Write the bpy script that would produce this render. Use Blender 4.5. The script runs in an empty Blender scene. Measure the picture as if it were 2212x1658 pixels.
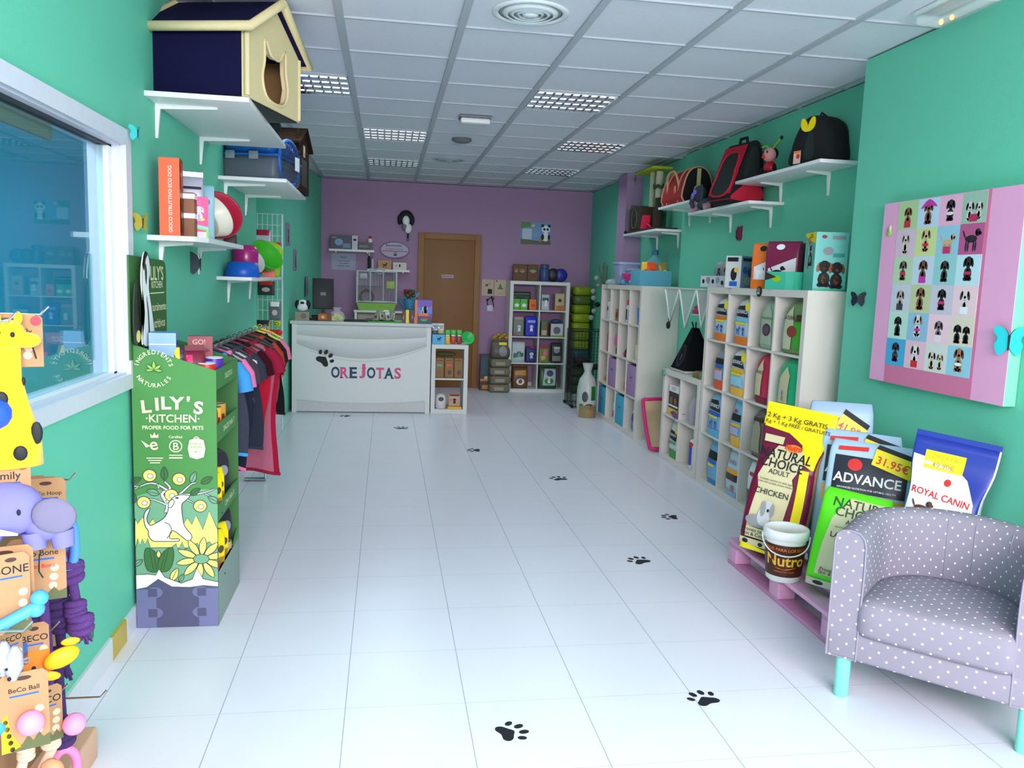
import bpy, bmesh, math, random
from mathutils import Vector, Matrix, Euler, noise
from mathutils.geometry import tessellate_polygon
random.seed(7)
DAY, LAMP = 600, 5          # watts: daylight at the shop front, each ceiling louvre
C = bpy.context.scene.collection
SC = bpy.context.scene
PI = math.pi
# ------------------------------------------------------------------ camera, world, light, exposure
CAMH, CEIL = 1.5126, 2.764
YAW, PITCH, ROLL, FPX = 0.156375, 0.126824, 0.035177, 1752.6
_f = Vector((math.sin(YAW)*math.cos(PITCH), math.cos(YAW)*math.cos(PITCH), -math.sin(PITCH)))
_r = Vector((math.cos(YAW), -math.sin(YAW), 0)); _u = _r.cross(_f)
CR = math.cos(ROLL)*_r + math.sin(ROLL)*_u
CU = -math.sin(ROLL)*_r + math.cos(ROLL)*_u
cam_data = bpy.data.cameras.new('camera'); cam = bpy.data.objects.new('camera', cam_data); C.objects.link(cam)
cam_data.sensor_width = 36; cam_data.lens = FPX/2212*36; cam_data.clip_start = .02
cam.matrix_world = Matrix(((CR.x, CU.x, -_f.x, 0), (CR.y, CU.y, -_f.y, 0), (CR.z, CU.z, -_f.z, CAMH), (0, 0, 0, 1)))
SC.camera = cam
SC.view_settings.view_transform = 'Standard'; SC.view_settings.look = 'None'
SC.view_settings.exposure = 0.0; SC.view_settings.gamma = 1; SC.view_settings.use_curve_mapping = False
SC.cycles.use_denoising = True
SC.cycles.max_bounces = 10; SC.cycles.diffuse_bounces = 6; SC.cycles.glossy_bounces = 4; SC.cycles.transparent_max_bounces = 12
SC.cycles.sample_clamp_indirect = 6.0; SC.cycles.caustics_reflective = False; SC.cycles.caustics_refractive = False
wd = bpy.data.worlds.new('daylight'); SC.world = wd; wd.use_nodes = True
wd.node_tree.nodes['Background'].inputs[0].default_value = (.82, .92, 1, 1)
wd.node_tree.nodes['Background'].inputs[1].default_value = 1.0
def area(name, loc, rot, sx, sy, power, col, spread=180):
    l = bpy.data.lights.new(name, 'AREA'); l.shape = 'RECTANGLE'; l.size = sx; l.size_y = sy
    l.energy = power; l.color = col; l.spread = math.radians(spread)
    o = bpy.data.objects.new(name, l); C.objects.link(o); o.location = loc; o.rotation_euler = rot
    return o
# daylight coming in through the open shop front behind the photographer
area('shopfront_daylight', (1.1, -1.7, 2.5), (math.radians(46), 0, math.radians(3)), 3.8, 2.2, DAY, (1.0, .925, 1.0))

# ------------------------------------------------------------------ helpers
def at(px, py, x=None, y=None, z=None):
    """the room point that lies on a given wall, floor or shelf plane, read from the photograph's 2212x1658 frame"""
    d = _f + CR*((px-1106)/FPX) - CU*((py-829)/FPX)
    if z is not None: t = (z-CAMH)/d.z
    elif x is not None: t = x/d.x
    else: t = y/d.y
    return Vector((d.x*t, d.y*t, CAMH+d.z*t))
def lin(c):
    c = c/255
    return c/12.92 if c <= .04045 else ((c+.055)/1.055)**2.4
MC = {}
def M(rgb, rough=.55, metal=0., spec=.4, vary=.05, scale=30, bump=0., emit=None, es=0., alpha=1, trans=0, bscale=None, sheen=0):
    key = (rgb, rough, metal, spec, vary, scale, bump, emit, es, alpha, trans, bscale, sheen)
    if key in MC: return MC[key]
    m = bpy.data.materials.new('m_%d_%d_%d' % rgb); m.use_nodes = True
    nt = m.node_tree; b = nt.nodes['Principled BSDF']
    col = tuple(lin(v) for v in rgb)+(1,)
    b.inputs['Base Color'].default_value = col
    b.inputs['Roughness'].default_value = rough; b.inputs['Metallic'].default_value = metal
    b.inputs['Specular IOR Level'].default_value = spec
    if sheen: b.inputs['Sheen Weight'].default_value = sheen
    if alpha < 1: b.inputs['Alpha'].default_value = alpha
    if trans: b.inputs['Transmission Weight'].default_value = trans; b.inputs['IOR'].default_value = 1.2
    if emit:
        b.inputs['Emission Color'].default_value = tuple(lin(v) for v in emit)+(1,); b.inputs['Emission Strength'].default_value = es
    if vary or bump:
        tc = nt.nodes.new('ShaderNodeTexCoord'); n = nt.nodes.new('ShaderNodeTexNoise')
        n.inputs['Scale'].default_value = scale; n.inputs['Detail'].default_value = 2
        nt.links.new(tc.outputs['Object'], n.inputs['Vector'])
        if vary:
            r = nt.nodes.new('ShaderNodeMapRange'); r.inputs[3].default_value = 1-vary; r.inputs[4].default_value = 1+vary
            mx = nt.nodes.new('ShaderNodeMix'); mx.data_type = 'RGBA'; mx.blend_type = 'MULTIPLY'; mx.inputs[0].default_value = 1
            mx.inputs[6].default_value = col
            nt.links.new(n.outputs['Fac'], r.inputs[0]); nt.links.new(r.outputs[0], mx.inputs[7]); nt.links.new(mx.outputs[2], b.inputs['Base Color'])
        if bump:
            n2 = nt.nodes.new('ShaderNodeTexNoise'); n2.inputs['Scale'].default_value = bscale or scale*4
            nt.links.new(tc.outputs['Object'], n2.inputs['Vector'])
            bp = nt.nodes.new('ShaderNodeBump'); bp.inputs['Strength'].default_value = bump; bp.inputs['Distance'].default_value = .004
            nt.links.new(n2.outputs['Fac'], bp.inputs['Height']); nt.links.new(bp.outputs['Normal'], b.inputs['Normal'])
    MC[key] = m
    return m
TXT = {}
def text_mesh(s, bold):
    k = (s, bold)
    if k not in TXT:
        cu = bpy.data.curves.new('t', 'FONT'); cu.body = s; cu.size = 1; cu.resolution_u = 3; cu.offset = bold; cu.align_x = 'CENTER'; cu.fill_mode = 'FRONT'
        o = bpy.data.objects.new('t', cu); me = o.to_mesh()
        vs = [v.co.copy() for v in me.vertices]; fs = [list(p.vertices) for p in me.polygons]
        o.to_mesh_clear(); bpy.data.objects.remove(o); bpy.data.curves.remove(cu)
        TXT[k] = (vs, fs)
    return TXT[k]
class MB:
    def __init__(s): s.v = []; s.f = []; s.mi = []; s.sm = []; s.mats = []
    def _m(s, m):
        if m not in s.mats: s.mats.append(m)
        return s.mats.index(m)
    def add(s, vs, fs, m, smooth=False, X=None):
        o = len(s.v); k = s._m(m)
        s.v += [(X @ Vector(v)) if X else Vector(v) for v in vs]
        for f in fs: s.f.append([i+o for i in f]); s.mi.append(k); s.sm.append(smooth)
        return s
    def box(s, x0, x1, y0, y1, z0, z1, m, bev=0, X=None):
        if bev:
            bm = bmesh.new(); bmesh.ops.create_cube(bm, size=1)
            for v in bm.verts: v.co = Vector(((x0+x1)/2+v.co.x*(x1-x0), (y0+y1)/2+v.co.y*(y1-y0), (z0+z1)/2+v.co.z*(z1-z0)))
            bmesh.ops.bevel(bm, geom=bm.edges[:], offset=bev, segments=2, affect='EDGES', profile=.6)
            return s.bm(bm, m, True, X)
        vs = [(x, y, z) for z in (z0, z1) for y in (y0, y1) for x in (x0, x1)]
        return s.add(vs, [(0, 2, 3, 1), (4, 5, 7, 6), (0, 1, 5, 4), (2, 6, 7, 3), (0, 4, 6, 2), (1, 3, 7, 5)], m, False, X)
    def bm(s, bm, m, smooth=False, X=None):
        bm.verts.index_update()
        s.add([v.co.copy() for v in bm.verts], [[v.index for v in f.verts] for f in bm.faces], m, smooth, X); bm.free(); return s
    def cyl(s, p0, p1, r0, m, r1=None, n=14, caps=True, smooth=True):
        return s.tube([p0, p1], [r0, r0 if r1 is None else r1], m, n, caps=caps, smooth=smooth)
    def tube(s, pts, r, m, n=8, closed=False, caps=True, smooth=True):
        pts = [Vector(p) for p in pts]; N = len(pts)
        rs = r if isinstance(r, (list, tuple)) else [r]*N
        vs = []; up = None
        for i, p in enumerate(pts):
            a = pts[(i-1) % N] if (closed or i > 0) else p; b = pts[(i+1) % N] if (closed or i < N-1) else p
            t = (b-a).normalized() if (b-a).length > 1e-9 else Vector((0, 0, 1))
            if up is None: up = Vector((0, 0, 1)) if abs(t.z) < .9 else Vector((1, 0, 0))
            e1 = t.cross(up)
            if e1.length < 1e-6: e1 = t.orthogonal()
            e1.normalize(); e2 = e1.cross(t).normalized(); up = e2
            for k in range(n):
                an = 2*PI*k/n; vs.append(p+rs[i]*(math.cos(an)*e1+math.sin(an)*e2))
        fs = []
        for i in range(N if closed else N-1):
            j = (i+1) % N
            for k in range(n): fs.append((i*n+k, i*n+(k+1) % n, j*n+(k+1) % n, j*n+k))
        s.add(vs, fs, m, smooth)
        if caps and not closed:
            s.add(vs[:n], [list(range(n))[::-1]], m); s.add(vs[-n:], [list(range(n))], m)
        return s
    def lathe(s, prof, m, c=(0, 0, 0), n=24, X=None, smooth=True, sx=1, sy=1):
        vs = []; fs = []; P = len(prof)
        for k in range(n):
            a = 2*PI*k/n
            for r, z in prof: vs.append((c[0]+r*sx*math.cos(a), c[1]+r*sy*math.sin(a), c[2]+z))
        for k in range(n):
            k2 = (k+1) % n
            for i in range(P-1): fs.append((k*P+i, k2*P+i, k2*P+i+1, k*P+i+1))
        s.add(vs, fs, m, smooth, X)
        if prof[0][0] > 1e-6: s.add([vs[k*P] for k in range(n)], [list(range(n))[::-1]], m, False, X)
        if prof[-1][0] > 1e-6: s.add([vs[k*P+P-1] for k in range(n)], [list(range(n))], m, False, X)
        return s
    def ell(s, c, rx, ry, rz, m, n=14, X=None):
        k = max(6, n//2)
        pr = [(math.sin(PI*i/k), -math.cos(PI*i/k)) for i in range(k+1)]
        pr[0] = (0, -1); pr[-1] = (0, 1)
        T = Matrix.Translation(c) @ Matrix.Diagonal((rx, ry, rz, 1))
        return s.lathe(pr, m, n=n, X=(X @ T) if X else T)
    def prism(s, poly, d0, d1, m, plane='xz', X=None, cap=True):
        """a 2-D outline extruded from d0 to d1 along the axis its plane lacks"""
        f = {'xz': lambda a, b, d: (a, d, b), 'xy': lambda a, b, d: (a, b, d), 'yz': lambda a, b, d: (d, a, b)}[plane]
        n = len(poly)
        bm = bmesh.new()
        A = [bm.verts.new(f(a, b, d0)) for a, b in poly]; B = [bm.verts.new(f(a, b, d1)) for a, b in poly]
        fa = bm.faces.new(A); fb = bm.faces.new(B[::-1])
        for i in range(n): bm.faces.new((A[i], B[i], B[(i+1) % n], A[(i+1) % n]))
        bmesh.ops.triangulate(bm, faces=[fa, fb]); bmesh.ops.recalc_face_normals(bm, faces=bm.faces[:])
        return s.bm(bm, m, False, X)
    def decal(s, poly, m, fn, sub=0):
        """a flat printed shape laid on a surface; fn maps (u, v) to the surface"""
        bm = bmesh.new(); pv = [Vector((a, b, 0)) for a, b in poly]; bv = [bm.verts.new(p) for p in pv]
        for tr in tessellate_polygon([pv]):
            if (pv[tr[1]]-pv[tr[0]]).cross(pv[tr[2]]-pv[tr[0]]).length > 1e-12: bm.faces.new([bv[k] for k in tr])
        if sub:
            for _ in range(4):
                es = [e for e in bm.edges if e.calc_length() > sub]
                if not es: break
                bmesh.ops.subdivide_edges(bm, edges=es, cuts=1)
                bmesh.ops.triangulate(bm, faces=bm.faces[:])
        for v in bm.verts: v.co = Vector(fn(v.co.x, v.co.y))
        return s.bm(bm, m, bool(sub))
    def text(s, t, u, v, size, m, fn, bold=0., rot=0, sx=1.):
        vs, fs = text_mesh(t, bold); c, q = math.cos(rot), math.sin(rot)
        return s.add([fn(u+size*(c*a.x*sx-q*a.y), v+size*(q*a.x*sx+c*a.y)) for a in vs], fs, m)
    def build(s, name, parent=None, loc=None, rot=None, shade=True):
        me = bpy.data.meshes.new(name); me.from_pydata([tuple(v) for v in s.v], [], s.f)
        for m in s.mats: me.materials.append(m)
        me.polygons.foreach_set('material_index', s.mi); me.polygons.foreach_set('use_smooth', s.sm)
        me.update(); o = bpy.data.objects.new(name, me); C.objects.link(o)
        if parent: o.parent = parent
        if loc is not None: o.location = loc
        if rot is not None: o.rotation_euler = (0, 0, rot) if isinstance(rot, (int, float)) else rot
        return o
def tag(o, label, cat, group=None, kind=None):
    if label: o['label'] = label
    if cat: o['category'] = cat
    if group: o['group'] = group
    if kind: o['kind'] = kind
    return o
def T(name, label, cat, loc, rot=0, group=None):
    o = bpy.data.objects.new(name, None); C.objects.link(o); o.empty_display_size = .05; o.location = loc
    o.rotation_euler = (0, 0, rot) if isinstance(rot, (int, float)) else rot
    return tag(o, label, cat, group)
def S(mb, name, label, cat, loc=(0, 0, 0), rot=0, group=None):
    return tag(mb.build(name, None, loc, rot), label, cat, group)
def ST(mb, name, parent=None, loc=None):
    return tag(mb.build(name, parent, loc), None, None, None, 'structure')
def dup(o, loc=None, rot=None, label=None):
    r = o.copy(); C.objects.link(r)
    for ch in o.children:
        c = ch.copy(); C.objects.link(c); c.parent = r
        for g in ch.children:
            d = g.copy(); C.objects.link(d); d.parent = c
    if loc is not None: r.location = loc
    if rot is not None: r.rotation_euler = (0, 0, rot) if isinstance(rot, (int, float)) else rot
    if label: r['label'] = label
    return r
def ellipse(cx, cy, rx, ry, n=20, rot=0):
    c, q = math.cos(rot), math.sin(rot)
    return [(cx+c*rx*math.cos(2*PI*k/n)-q*ry*math.sin(2*PI*k/n), cy+q*rx*math.cos(2*PI*k/n)+c*ry*math.sin(2*PI*k/n)) for k in range(n)]
def rect(u0, u1, v0, v1): return [(u0, v0), (u1, v0), (u1, v1), (u0, v1)]
def smooth(pts, n=6, closed=True):
    """Catmull-Rom through outline points"""
    P = [Vector((*p, 0)[:3]) for p in pts]; N = len(P); out = []
    for i in range(N if closed else N-1):
        if closed: p0, p1, p2, p3 = P[i-1], P[i], P[(i+1) % N], P[(i+2) % N]
        else: p0, p1, p2, p3 = P[max(i-1, 0)], P[i], P[i+1], P[min(i+2, N-1)]
        for k in range(n):
            t = k/n
            out.append(.5*((2*p1)+(p2-p0)*t+(2*p0-5*p1+4*p2-p3)*t*t+(3*p1-p0-3*p2+p3)*t**3))
    if not closed: out.append(P[-1])
    return [tuple(q) if len(pts[0]) == 3 else (q.x, q.y) for q in out]

# ------------------------------------------------------------------ materials used all over
WHITE = M((236, 236, 234), .45); OFFW = M((226, 226, 220), .5); CREAM = M((222, 214, 200), .5)
BLACK = M((14, 14, 17), .5); INK = M((22, 24, 30), .6, vary=0); GREY = M((120, 122, 128), .5); DGREY = M((52, 56, 62), .55)
CHROME = M((200, 200, 205), .22, 1.0, vary=0); KRAFT = M((160, 122, 88), .75, vary=.08)
MINT = M((106, 200, 170), .62, spec=.25, vary=.02, scale=4, bump=.18, bscale=160)
PURPLE = M((168, 134, 168), .62, spec=.25, vary=.02, scale=4, bump=.18, bscale=160)

# ------------------------------------------------------------------ the setting
XL, XR, XK, YB = -1.035, 2.56, 2.82, 11.25          # left wall, near right wall, recessed right wall, back wall
FT = .42391; FX0 = -.54515
def floor_mat():
    m = M((230, 226, 238), .3, spec=.45, vary=.03, scale=3)
    return m
FLOORM = floor_mat(); GROUT = M((168, 168, 184), .7); GROUT2 = M((200, 200, 206), .7)
mb = MB(); mb.box(-1.6, 3.3, -1.4, 11.6, -.06, -.0004, GROUT); ST(mb, 'floor_screed')
# ceramic tiles with open joints along the room and hair joints across it
mb = MB()
k0, k1 = -2, 9
CY = [1.0+.42391*j for j in range(-6, 27)]
for k in range(k0, k1):
    x0 = FX0+FT*k
    for j in range(len(CY)-1):
        y0 = CY[j]+.042; y1 = CY[j+1]+.042
        mb.add([(x0+.0016, y0+.0006, 0), (x0+FT-.0016, y0+.0006, 0), (x0+FT-.0016, y1-.0006, 0), (x0+.0016, y1-.0006, 0)], [(0, 1, 2, 3)], FLOORM)
ST(mb, 'floor')
# ceiling: mineral tiles in a 60 cm grid
CT = M((226, 224, 234), .9, spec=.1, vary=.05, scale=60, bump=.35, bscale=220)
mb = MB(); mb.box(-1.6, 3.3, -1.2, 11.5, CEIL+.012, CEIL+.1, CT); ST(mb, 'ceiling')
BAR = M((184, 186, 194), .6)
gx0, gy0, gx, gy = -.2465, 3.6823, .6, .60515
mb = MB()
for i in range(-2, 6): mb.box(gx0+gx*i-.019, gx0+gx*i+.019, -1.2, 11.4, CEIL, CEIL+.03, BAR)
for k in range(-8, 14): mb.box(-1.5, 3.2, gy0+gy*k-.009, gy0+gy*k+.009, CEIL+.003, CEIL+.03, BAR)
ST(mb, 'ceiling_grid')
# left wall with the window opening
wy0, wy1, wz0, wz1 = .55, 3.45, 1.085, 1.985
mb = MB()
for a in ((-1.4, wy0, 0, CEIL), (wy1, 6.82, 0, CEIL), (wy0, wy1, 0, wz0), (wy0, wy1, wz1, CEIL)):
    mb.box(XL-.12, XL, a[0], a[1], a[2], a[3], MINT)
ST(mb, 'wall_left')
mb = MB(); mb.box(XL-.62, XL-.5, 6.7, 8.6, 0, CEIL, MINT); mb.box(XL-.5, XL-.121, 6.70, 6.82, 0, CEIL, MINT)
mb.prism([(XL-.02, 8.4), (XL+.002, 9.7), (-.87, YB), (-.87, 11.4), (-1.6, 11.4), (-1.6, 8.4)], 0, CEIL, MINT, 'xy'); ST(mb, 'wall_left_niche')
# right wall: near pier, recess, pillar and far stretch
mb = MB(); mb.box(XR, 3.2, -1.4, 4.26, 0, CEIL, MINT); ST(mb, 'wall_right')
mb = MB(); mb.box(XK, 3.2, 4.26, 7.66, 0, CEIL, MINT); mb.box(XK+.05, 3.2, 7.66, 9.14, 0, CEIL, MINT); mb.box(XK, 3.2, 9.45, 11.4, 0, CEIL, MINT); ST(mb, 'wall_right_recess')
mb = MB(); mb.box(2.68, XK+.06, 9.13, 9.46, 0, CEIL, PURPLE); ST(mb, 'wall_pillar')
mb = MB(); mb.box(-1.6, 3.2, YB, YB+.12, 0, CEIL, PURPLE); ST(mb, 'wall_back')
# skirting: white tile with one yellow tile near the display
SK = M((222, 220, 226), .3); YEL = M((205, 172, 62), .35)
mb = MB()
for y0, y1, m in ((-1, 2.84, SK), (2.84, 3.17, SK), (3.17, 3.345, YEL), (3.35, 3.75, SK), (3.755, 6.82, SK)):
    mb.box(XL, XL+.012, y0+.001, y1-.001, 0, .095, m)
ST(mb, 'baseboard_left')
mb = MB()
mb.box(XR-.012, XR, -1, 4.26, 0, .095, SK); ST(mb, 'baseboard_right')
mb = MB(); mb.box(-.87, .40, YB-.012, YB, 0, .095, SK); mb.box(1.31, XK, YB-.012, YB, 0, .095, SK); mb.box(-1.6, XL, 8.388, 8.4, 0, .095, SK); ST(mb, 'baseboard_back')
# interior window: white frame, tinted pane, the dim room behind it
FR = M((214, 214, 226), .35)
mb = MB()
for a in ((wy0, wy1, wz1, wz1+.06), (wy0, wy1, wz0-.06, wz0), (wy1, wy1+.065, wz0-.06, wz1+.06), (wy0-.06, wy0, wz0-.06, wz1+.06)):
    mb.box(XL, XL+.022, *a, FR)
for a in ((wy1-.0049, wy1-.0001, wz0, wz1), (wy0, wy1, wz0+.0001, wz0+.005), (wy0, wy1, wz1-.005, wz1-.0001)): mb.box(XL-.12, XL, *a, FR)
w = ST(mb, 'window_1')
mb = MB()
mb.box(XL-.075, XL-.03, wy1-.045, wy1-.004, wz0, wz1, WHITE, .004); mb.box(XL-.075, XL-.03, wy0, wy1, wz0, wz0+.012, WHITE); mb.box(XL-.075, XL-.03, wy0, wy1, wz1-.012, wz1, DGREY)
ST(mb, 'window_frame', w)
gm = bpy.data.materials.new('tinted_pane'); gm.use_nodes = True; nt = gm.node_tree; nt.nodes.clear()
o_ = nt.nodes.new('ShaderNodeOutputMaterial'); mx = nt.nodes.new('ShaderNodeMixShader'); tr = nt.nodes.new('ShaderNodeBsdfTransparent'); gl = nt.nodes.new('ShaderNodeBsdfGlossy')
tr.inputs[0].default_value = (.72, .88, .93, 1); gl.inputs[0].default_value = (.85, .92, .95, 1); gl.inputs['Roughness'].default_value = .012
lw = nt.nodes.new('ShaderNodeLayerWeight'); lw.inputs[0].default_value = .5; fr = nt.nodes.new('ShaderNodeMath'); fr.operation = 'POWER'; fr.inputs[1].default_value = 3.5
nt.links.new(lw.outputs['Facing'], fr.inputs[0])
nt.links.new(fr.outputs[0], mx.inputs[0]); nt.links.new(tr.outputs[0], mx.inputs[1]); nt.links.new(gl.outputs[0], mx.inputs[2]); nt.links.new(mx.outputs[0], o_.inputs[0])
mb = MB(); mb.box(XL-.056, XL-.05, wy0+.002, wy1-.045, wz0+.012, wz1-.012, gm); ST(mb, 'window_pane', w)
TEAL = M((20, 112, 146), .7, vary=.05, scale=2)
mb = MB(); mb.box(-3.0, -2.9, -1, 4.3, 0, CEIL, TEAL); mb.box(-2.9, XL-.12, 4.2, 4.3, 0, CEIL, M((70, 175, 200), .7)); mb.box(-3.0, XL-.12, -1, 4.3, CEIL, CEIL+.05, TEAL)
mb.box(-3.0, XL-.12, -1, 4.3, -.05, 0, TEAL); mb.box(-3.0, XL-.12, -1.1, -1, 0, CEIL, TEAL); ST(mb, 'wall_grooming_room')
area('grooming_room_lamp', (-2.1, 2.2, CEIL-.05), (0, 0, 0), 1.0, 1.6, 62, (.75, .95, 1.0))
mb = MB(); mb.box(XL-.10, XL-.085, 1.6, 3.02, wz1-.06, wz1+.03, M((176, 160, 120), .8)); S(mb, 'roller_blind', 'beige strip of rolled blind along the top of the window', 'blind')
# door in the back wall
WOOD = M((140, 92, 48), .5, vary=.12, scale=9); WOOD2 = M((150, 104, 58), .5, vary=.1, scale=9)
mb = MB(); mb.box(.50, 1.19, YB-.03, YB-.002, .012, 2.03, WOOD, .003); d = ST(mb, 'door_1')
mb = MB()
mb.box(.415, .50, YB-.045, YB, 0, 2.115, WOOD2, .004); mb.box(1.19, 1.275, YB-.045, YB, 0, 2.115, WOOD2, .004); mb.box(.50, 1.19, YB-.045, YB, 2.03, 2.115, WOOD2, .004); ST(mb, 'door_casing', d)
mb = MB(); mb.box(.745, .905, YB-.036, YB-.0295, 1.515, 1.56, M((205, 170, 180), .5)); mb.text('PRIVADO', .825, 1.526, .034, INK, lambda a, b: (a, YB-.0365, b), .01); q = mb.build('door_sign', d); q['label'] = 'small pale pink nameplate'
mb = MB(); mb.cyl((.545, YB-.03, 1.04), (.545, YB-.07, 1.04), .012, CHROME); mb.tube([(.545, YB-.07, 1.04), (.62, YB-.075, 1.04)], .009, CHROME); mb.build('door_handle', d)

# ------------------------------------------------------------------ ceiling fittings
ALU = M((196, 200, 205), .16, 1.0, vary=0)
def luminaire(i, k, power, lab, lit):
    x0 = gx0+gx*i+.022; y0 = gy0+gy*k+.012; w = gx-.044; h = gy-.024
    t = T('louver_light', lab, 'ceiling light', (x0+w/2, y0+h/2, CEIL), 0, 'recessed louvre lights in the ceiling')
    mb = MB()
    mb.box(-w/2, w/2, -h/2, h/2, .0, .075, M((225, 226, 228), .4)); 
    mb.v = []; mb.f = []; mb.mi = []; mb.sm = []
    for a in ((-w/2, -w/2+.006, -h/2, h/2), (w/2-.006, w/2, -h/2, h/2), (-w/2, w/2, -h/2, -h/2+.006), (-w/2, w/2, h/2-.006, h/2)):
        mb.box(a[0], a[1], a[2], a[3], -.002, .011, M((225, 226, 228), .4))
    mb.build('frame', t)
    mb = MB()
    n = 9
    for a in range(4):                       # lengthwise parabolic reflector blades
        yy = -h/2+.004+a*(h-.008)/4
        for b in range(2):
            pass
    for a in range(5):
        yy = -h/2+.006+a*(h-.012)/4
        mb.add([(-w/2, yy-.020*(a > 0), .010), (w/2, yy-.020*(a > 0), .010), (w/2, yy, -.001), (-w/2, yy, -.001)], [(0, 1, 2, 3)], ALU)
        mb.add([(-w/2, yy+.020*(a < 4), .010), (w/2, yy+.020*(a < 4), .010), (w/2, yy, -.001), (-w/2, yy, -.001)], [(0, 1, 2, 3)], ALU)
    for b in range(1, n):
        xx = -w/2+b*w/n
        for a in range(4):
            ya = -h/2+.006+a*(h-.012)/4; yb = ya+(h-.012)/4
            mb.add([(xx-.009, ya+.015, .010), (xx-.009, yb-.015, .010), (xx, yb, -.001), (xx, ya, -.001)], [(0, 1, 2, 3)], ALU)
            mb.add([(xx+.009, ya+.015, .010), (xx+.009, yb-.015, .010), (xx, yb, -.001), (xx, ya, -.001)], [(0, 1, 2, 3)], ALU)
    mb.build('louver_grid', t)
    for a in range(4):
        mb = MB(); yy = -h/2+.006+(a+.5)*(h-.012)/4
        mb.box(-w/2+.012, w/2-.012, yy-.016, yy+.016, .0095, .0112, M((235, 240, 245), .4, emit=(225, 245, 255), es=lit, vary=0)); q = mb.build('tube', t)
    l = area('louver_glow', (x0+w/2, y0+h/2, CEIL-.012), (0, 0, 0), w*.9, h*.9, power, (.80, .97, 1.0), 165)
    l.parent = None
    return t
for i, k, pw, lit, lab in ((2, 3, LAMP, 2.2, 'louvred ceiling light nearest the round air diffuser, half its cells bright'), (-1, 3, LAMP*.8, 4, 'louvred ceiling light just beyond the navy pet house'),
                   (0, 6, LAMP*1.3, 5, 'nearer of the two louvred lights in line over the reception counter'), (0, 9, LAMP*1.3, 4, 'far louvred light over the counter, closest to the purple wall'),
                   (3, 6, LAMP, 3, 'louvred ceiling light over the aisle near the hanging red pet carrier'), (3, 9, LAMP*1.2, 4, 'far louvred light before the purple pillar')):
    luminaire(i, k, pw, lab, lit)
def diffuser(x, y, r, lab, c):
    t = T('air_diffuser', lab, 'vent', (x, y, CEIL+.011))
    mt = M(c, .4)
    mb = MB(); mb.lathe([(r, 0), (r*.99, -.006), (r*.86, -.010), (r*.82, -.004), (r*.82, .0)], mt, n=40); mb.build('rim', t)
    for q in (.72, .54, .36):
        mb = MB(); mb.lathe([(r*q, .0), (r*q*1.0, -.004), (r*q*.84, -.016), (r*q*.80, -.014), (r*q*.9, .0)], mt, n=36); mb.build('ring', t)
    mb = MB(); mb.lathe([(r*.8, .0), (r*.78, -.0015), (0, -.0015)], M((140, 142, 148), .8), n=36); mb.build('throat', t)
    mb = MB(); mb.lathe([(r*.22, -.006), (r*.18, -.018), (0, -.02)], mt, n=30); mb.build('cone', t)
diffuser(.655, 3.99, .185, 'large round white air diffuser in a ceiling tile near the front', (226, 228, 232))
diffuser(.64, 8.95, .17, 'small faint round diffuser far along the ceiling', (186, 196, 200))
mb = MB(); mb.lathe([(.09, 0), (.09, -.02), (.06, -.035), (0, -.037)], M((110, 116, 120), .5), (0, 0, 0)); S(mb, 'smoke_detector', 'dark grey disc smoke detector on the ceiling', 'smoke detector', (.655, 7.6, CEIL+.011))
t = T('exit_light', 'white rectangular emergency light fixed mid ceiling', 'emergency light', (.665, 6.55, CEIL+.011))
mb = MB(); mb.box(-.125, .125, -.075, .075, -.02, 0, GREY, .006); mb.build('backplate', t)
mb = MB(); mb.box(-.115, .115, -.062, .062, -.06, -.02, M((235, 235, 238), .3), .012); mb.build('cover', t)
t = T('emergency_light', 'clear plastic emergency light with two orange glowing dots beside right wall', 'emergency light', (2.40, 3.33, CEIL+.011), math.radians(90))
mb = MB(); mb.box(-.20, .20, -.075, .075, -.018, 0, M((220, 228, 228), .3), .006); mb.build('backplate', t)
mb = MB(); mb.box(-.19, .19, -.066, .066, -.065, -.018, M((240, 246, 248), .1, alpha=.35, vary=0), .015); mb.build('cover', t)
for xx in (.03, .10):
    mb = MB(); mb.ell((xx, .0, -.07), .008, .008, .008, M((255, 170, 60), .4, emit=(255, 150, 40), es=12, vary=0)); mb.build('indicator', t)

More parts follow.
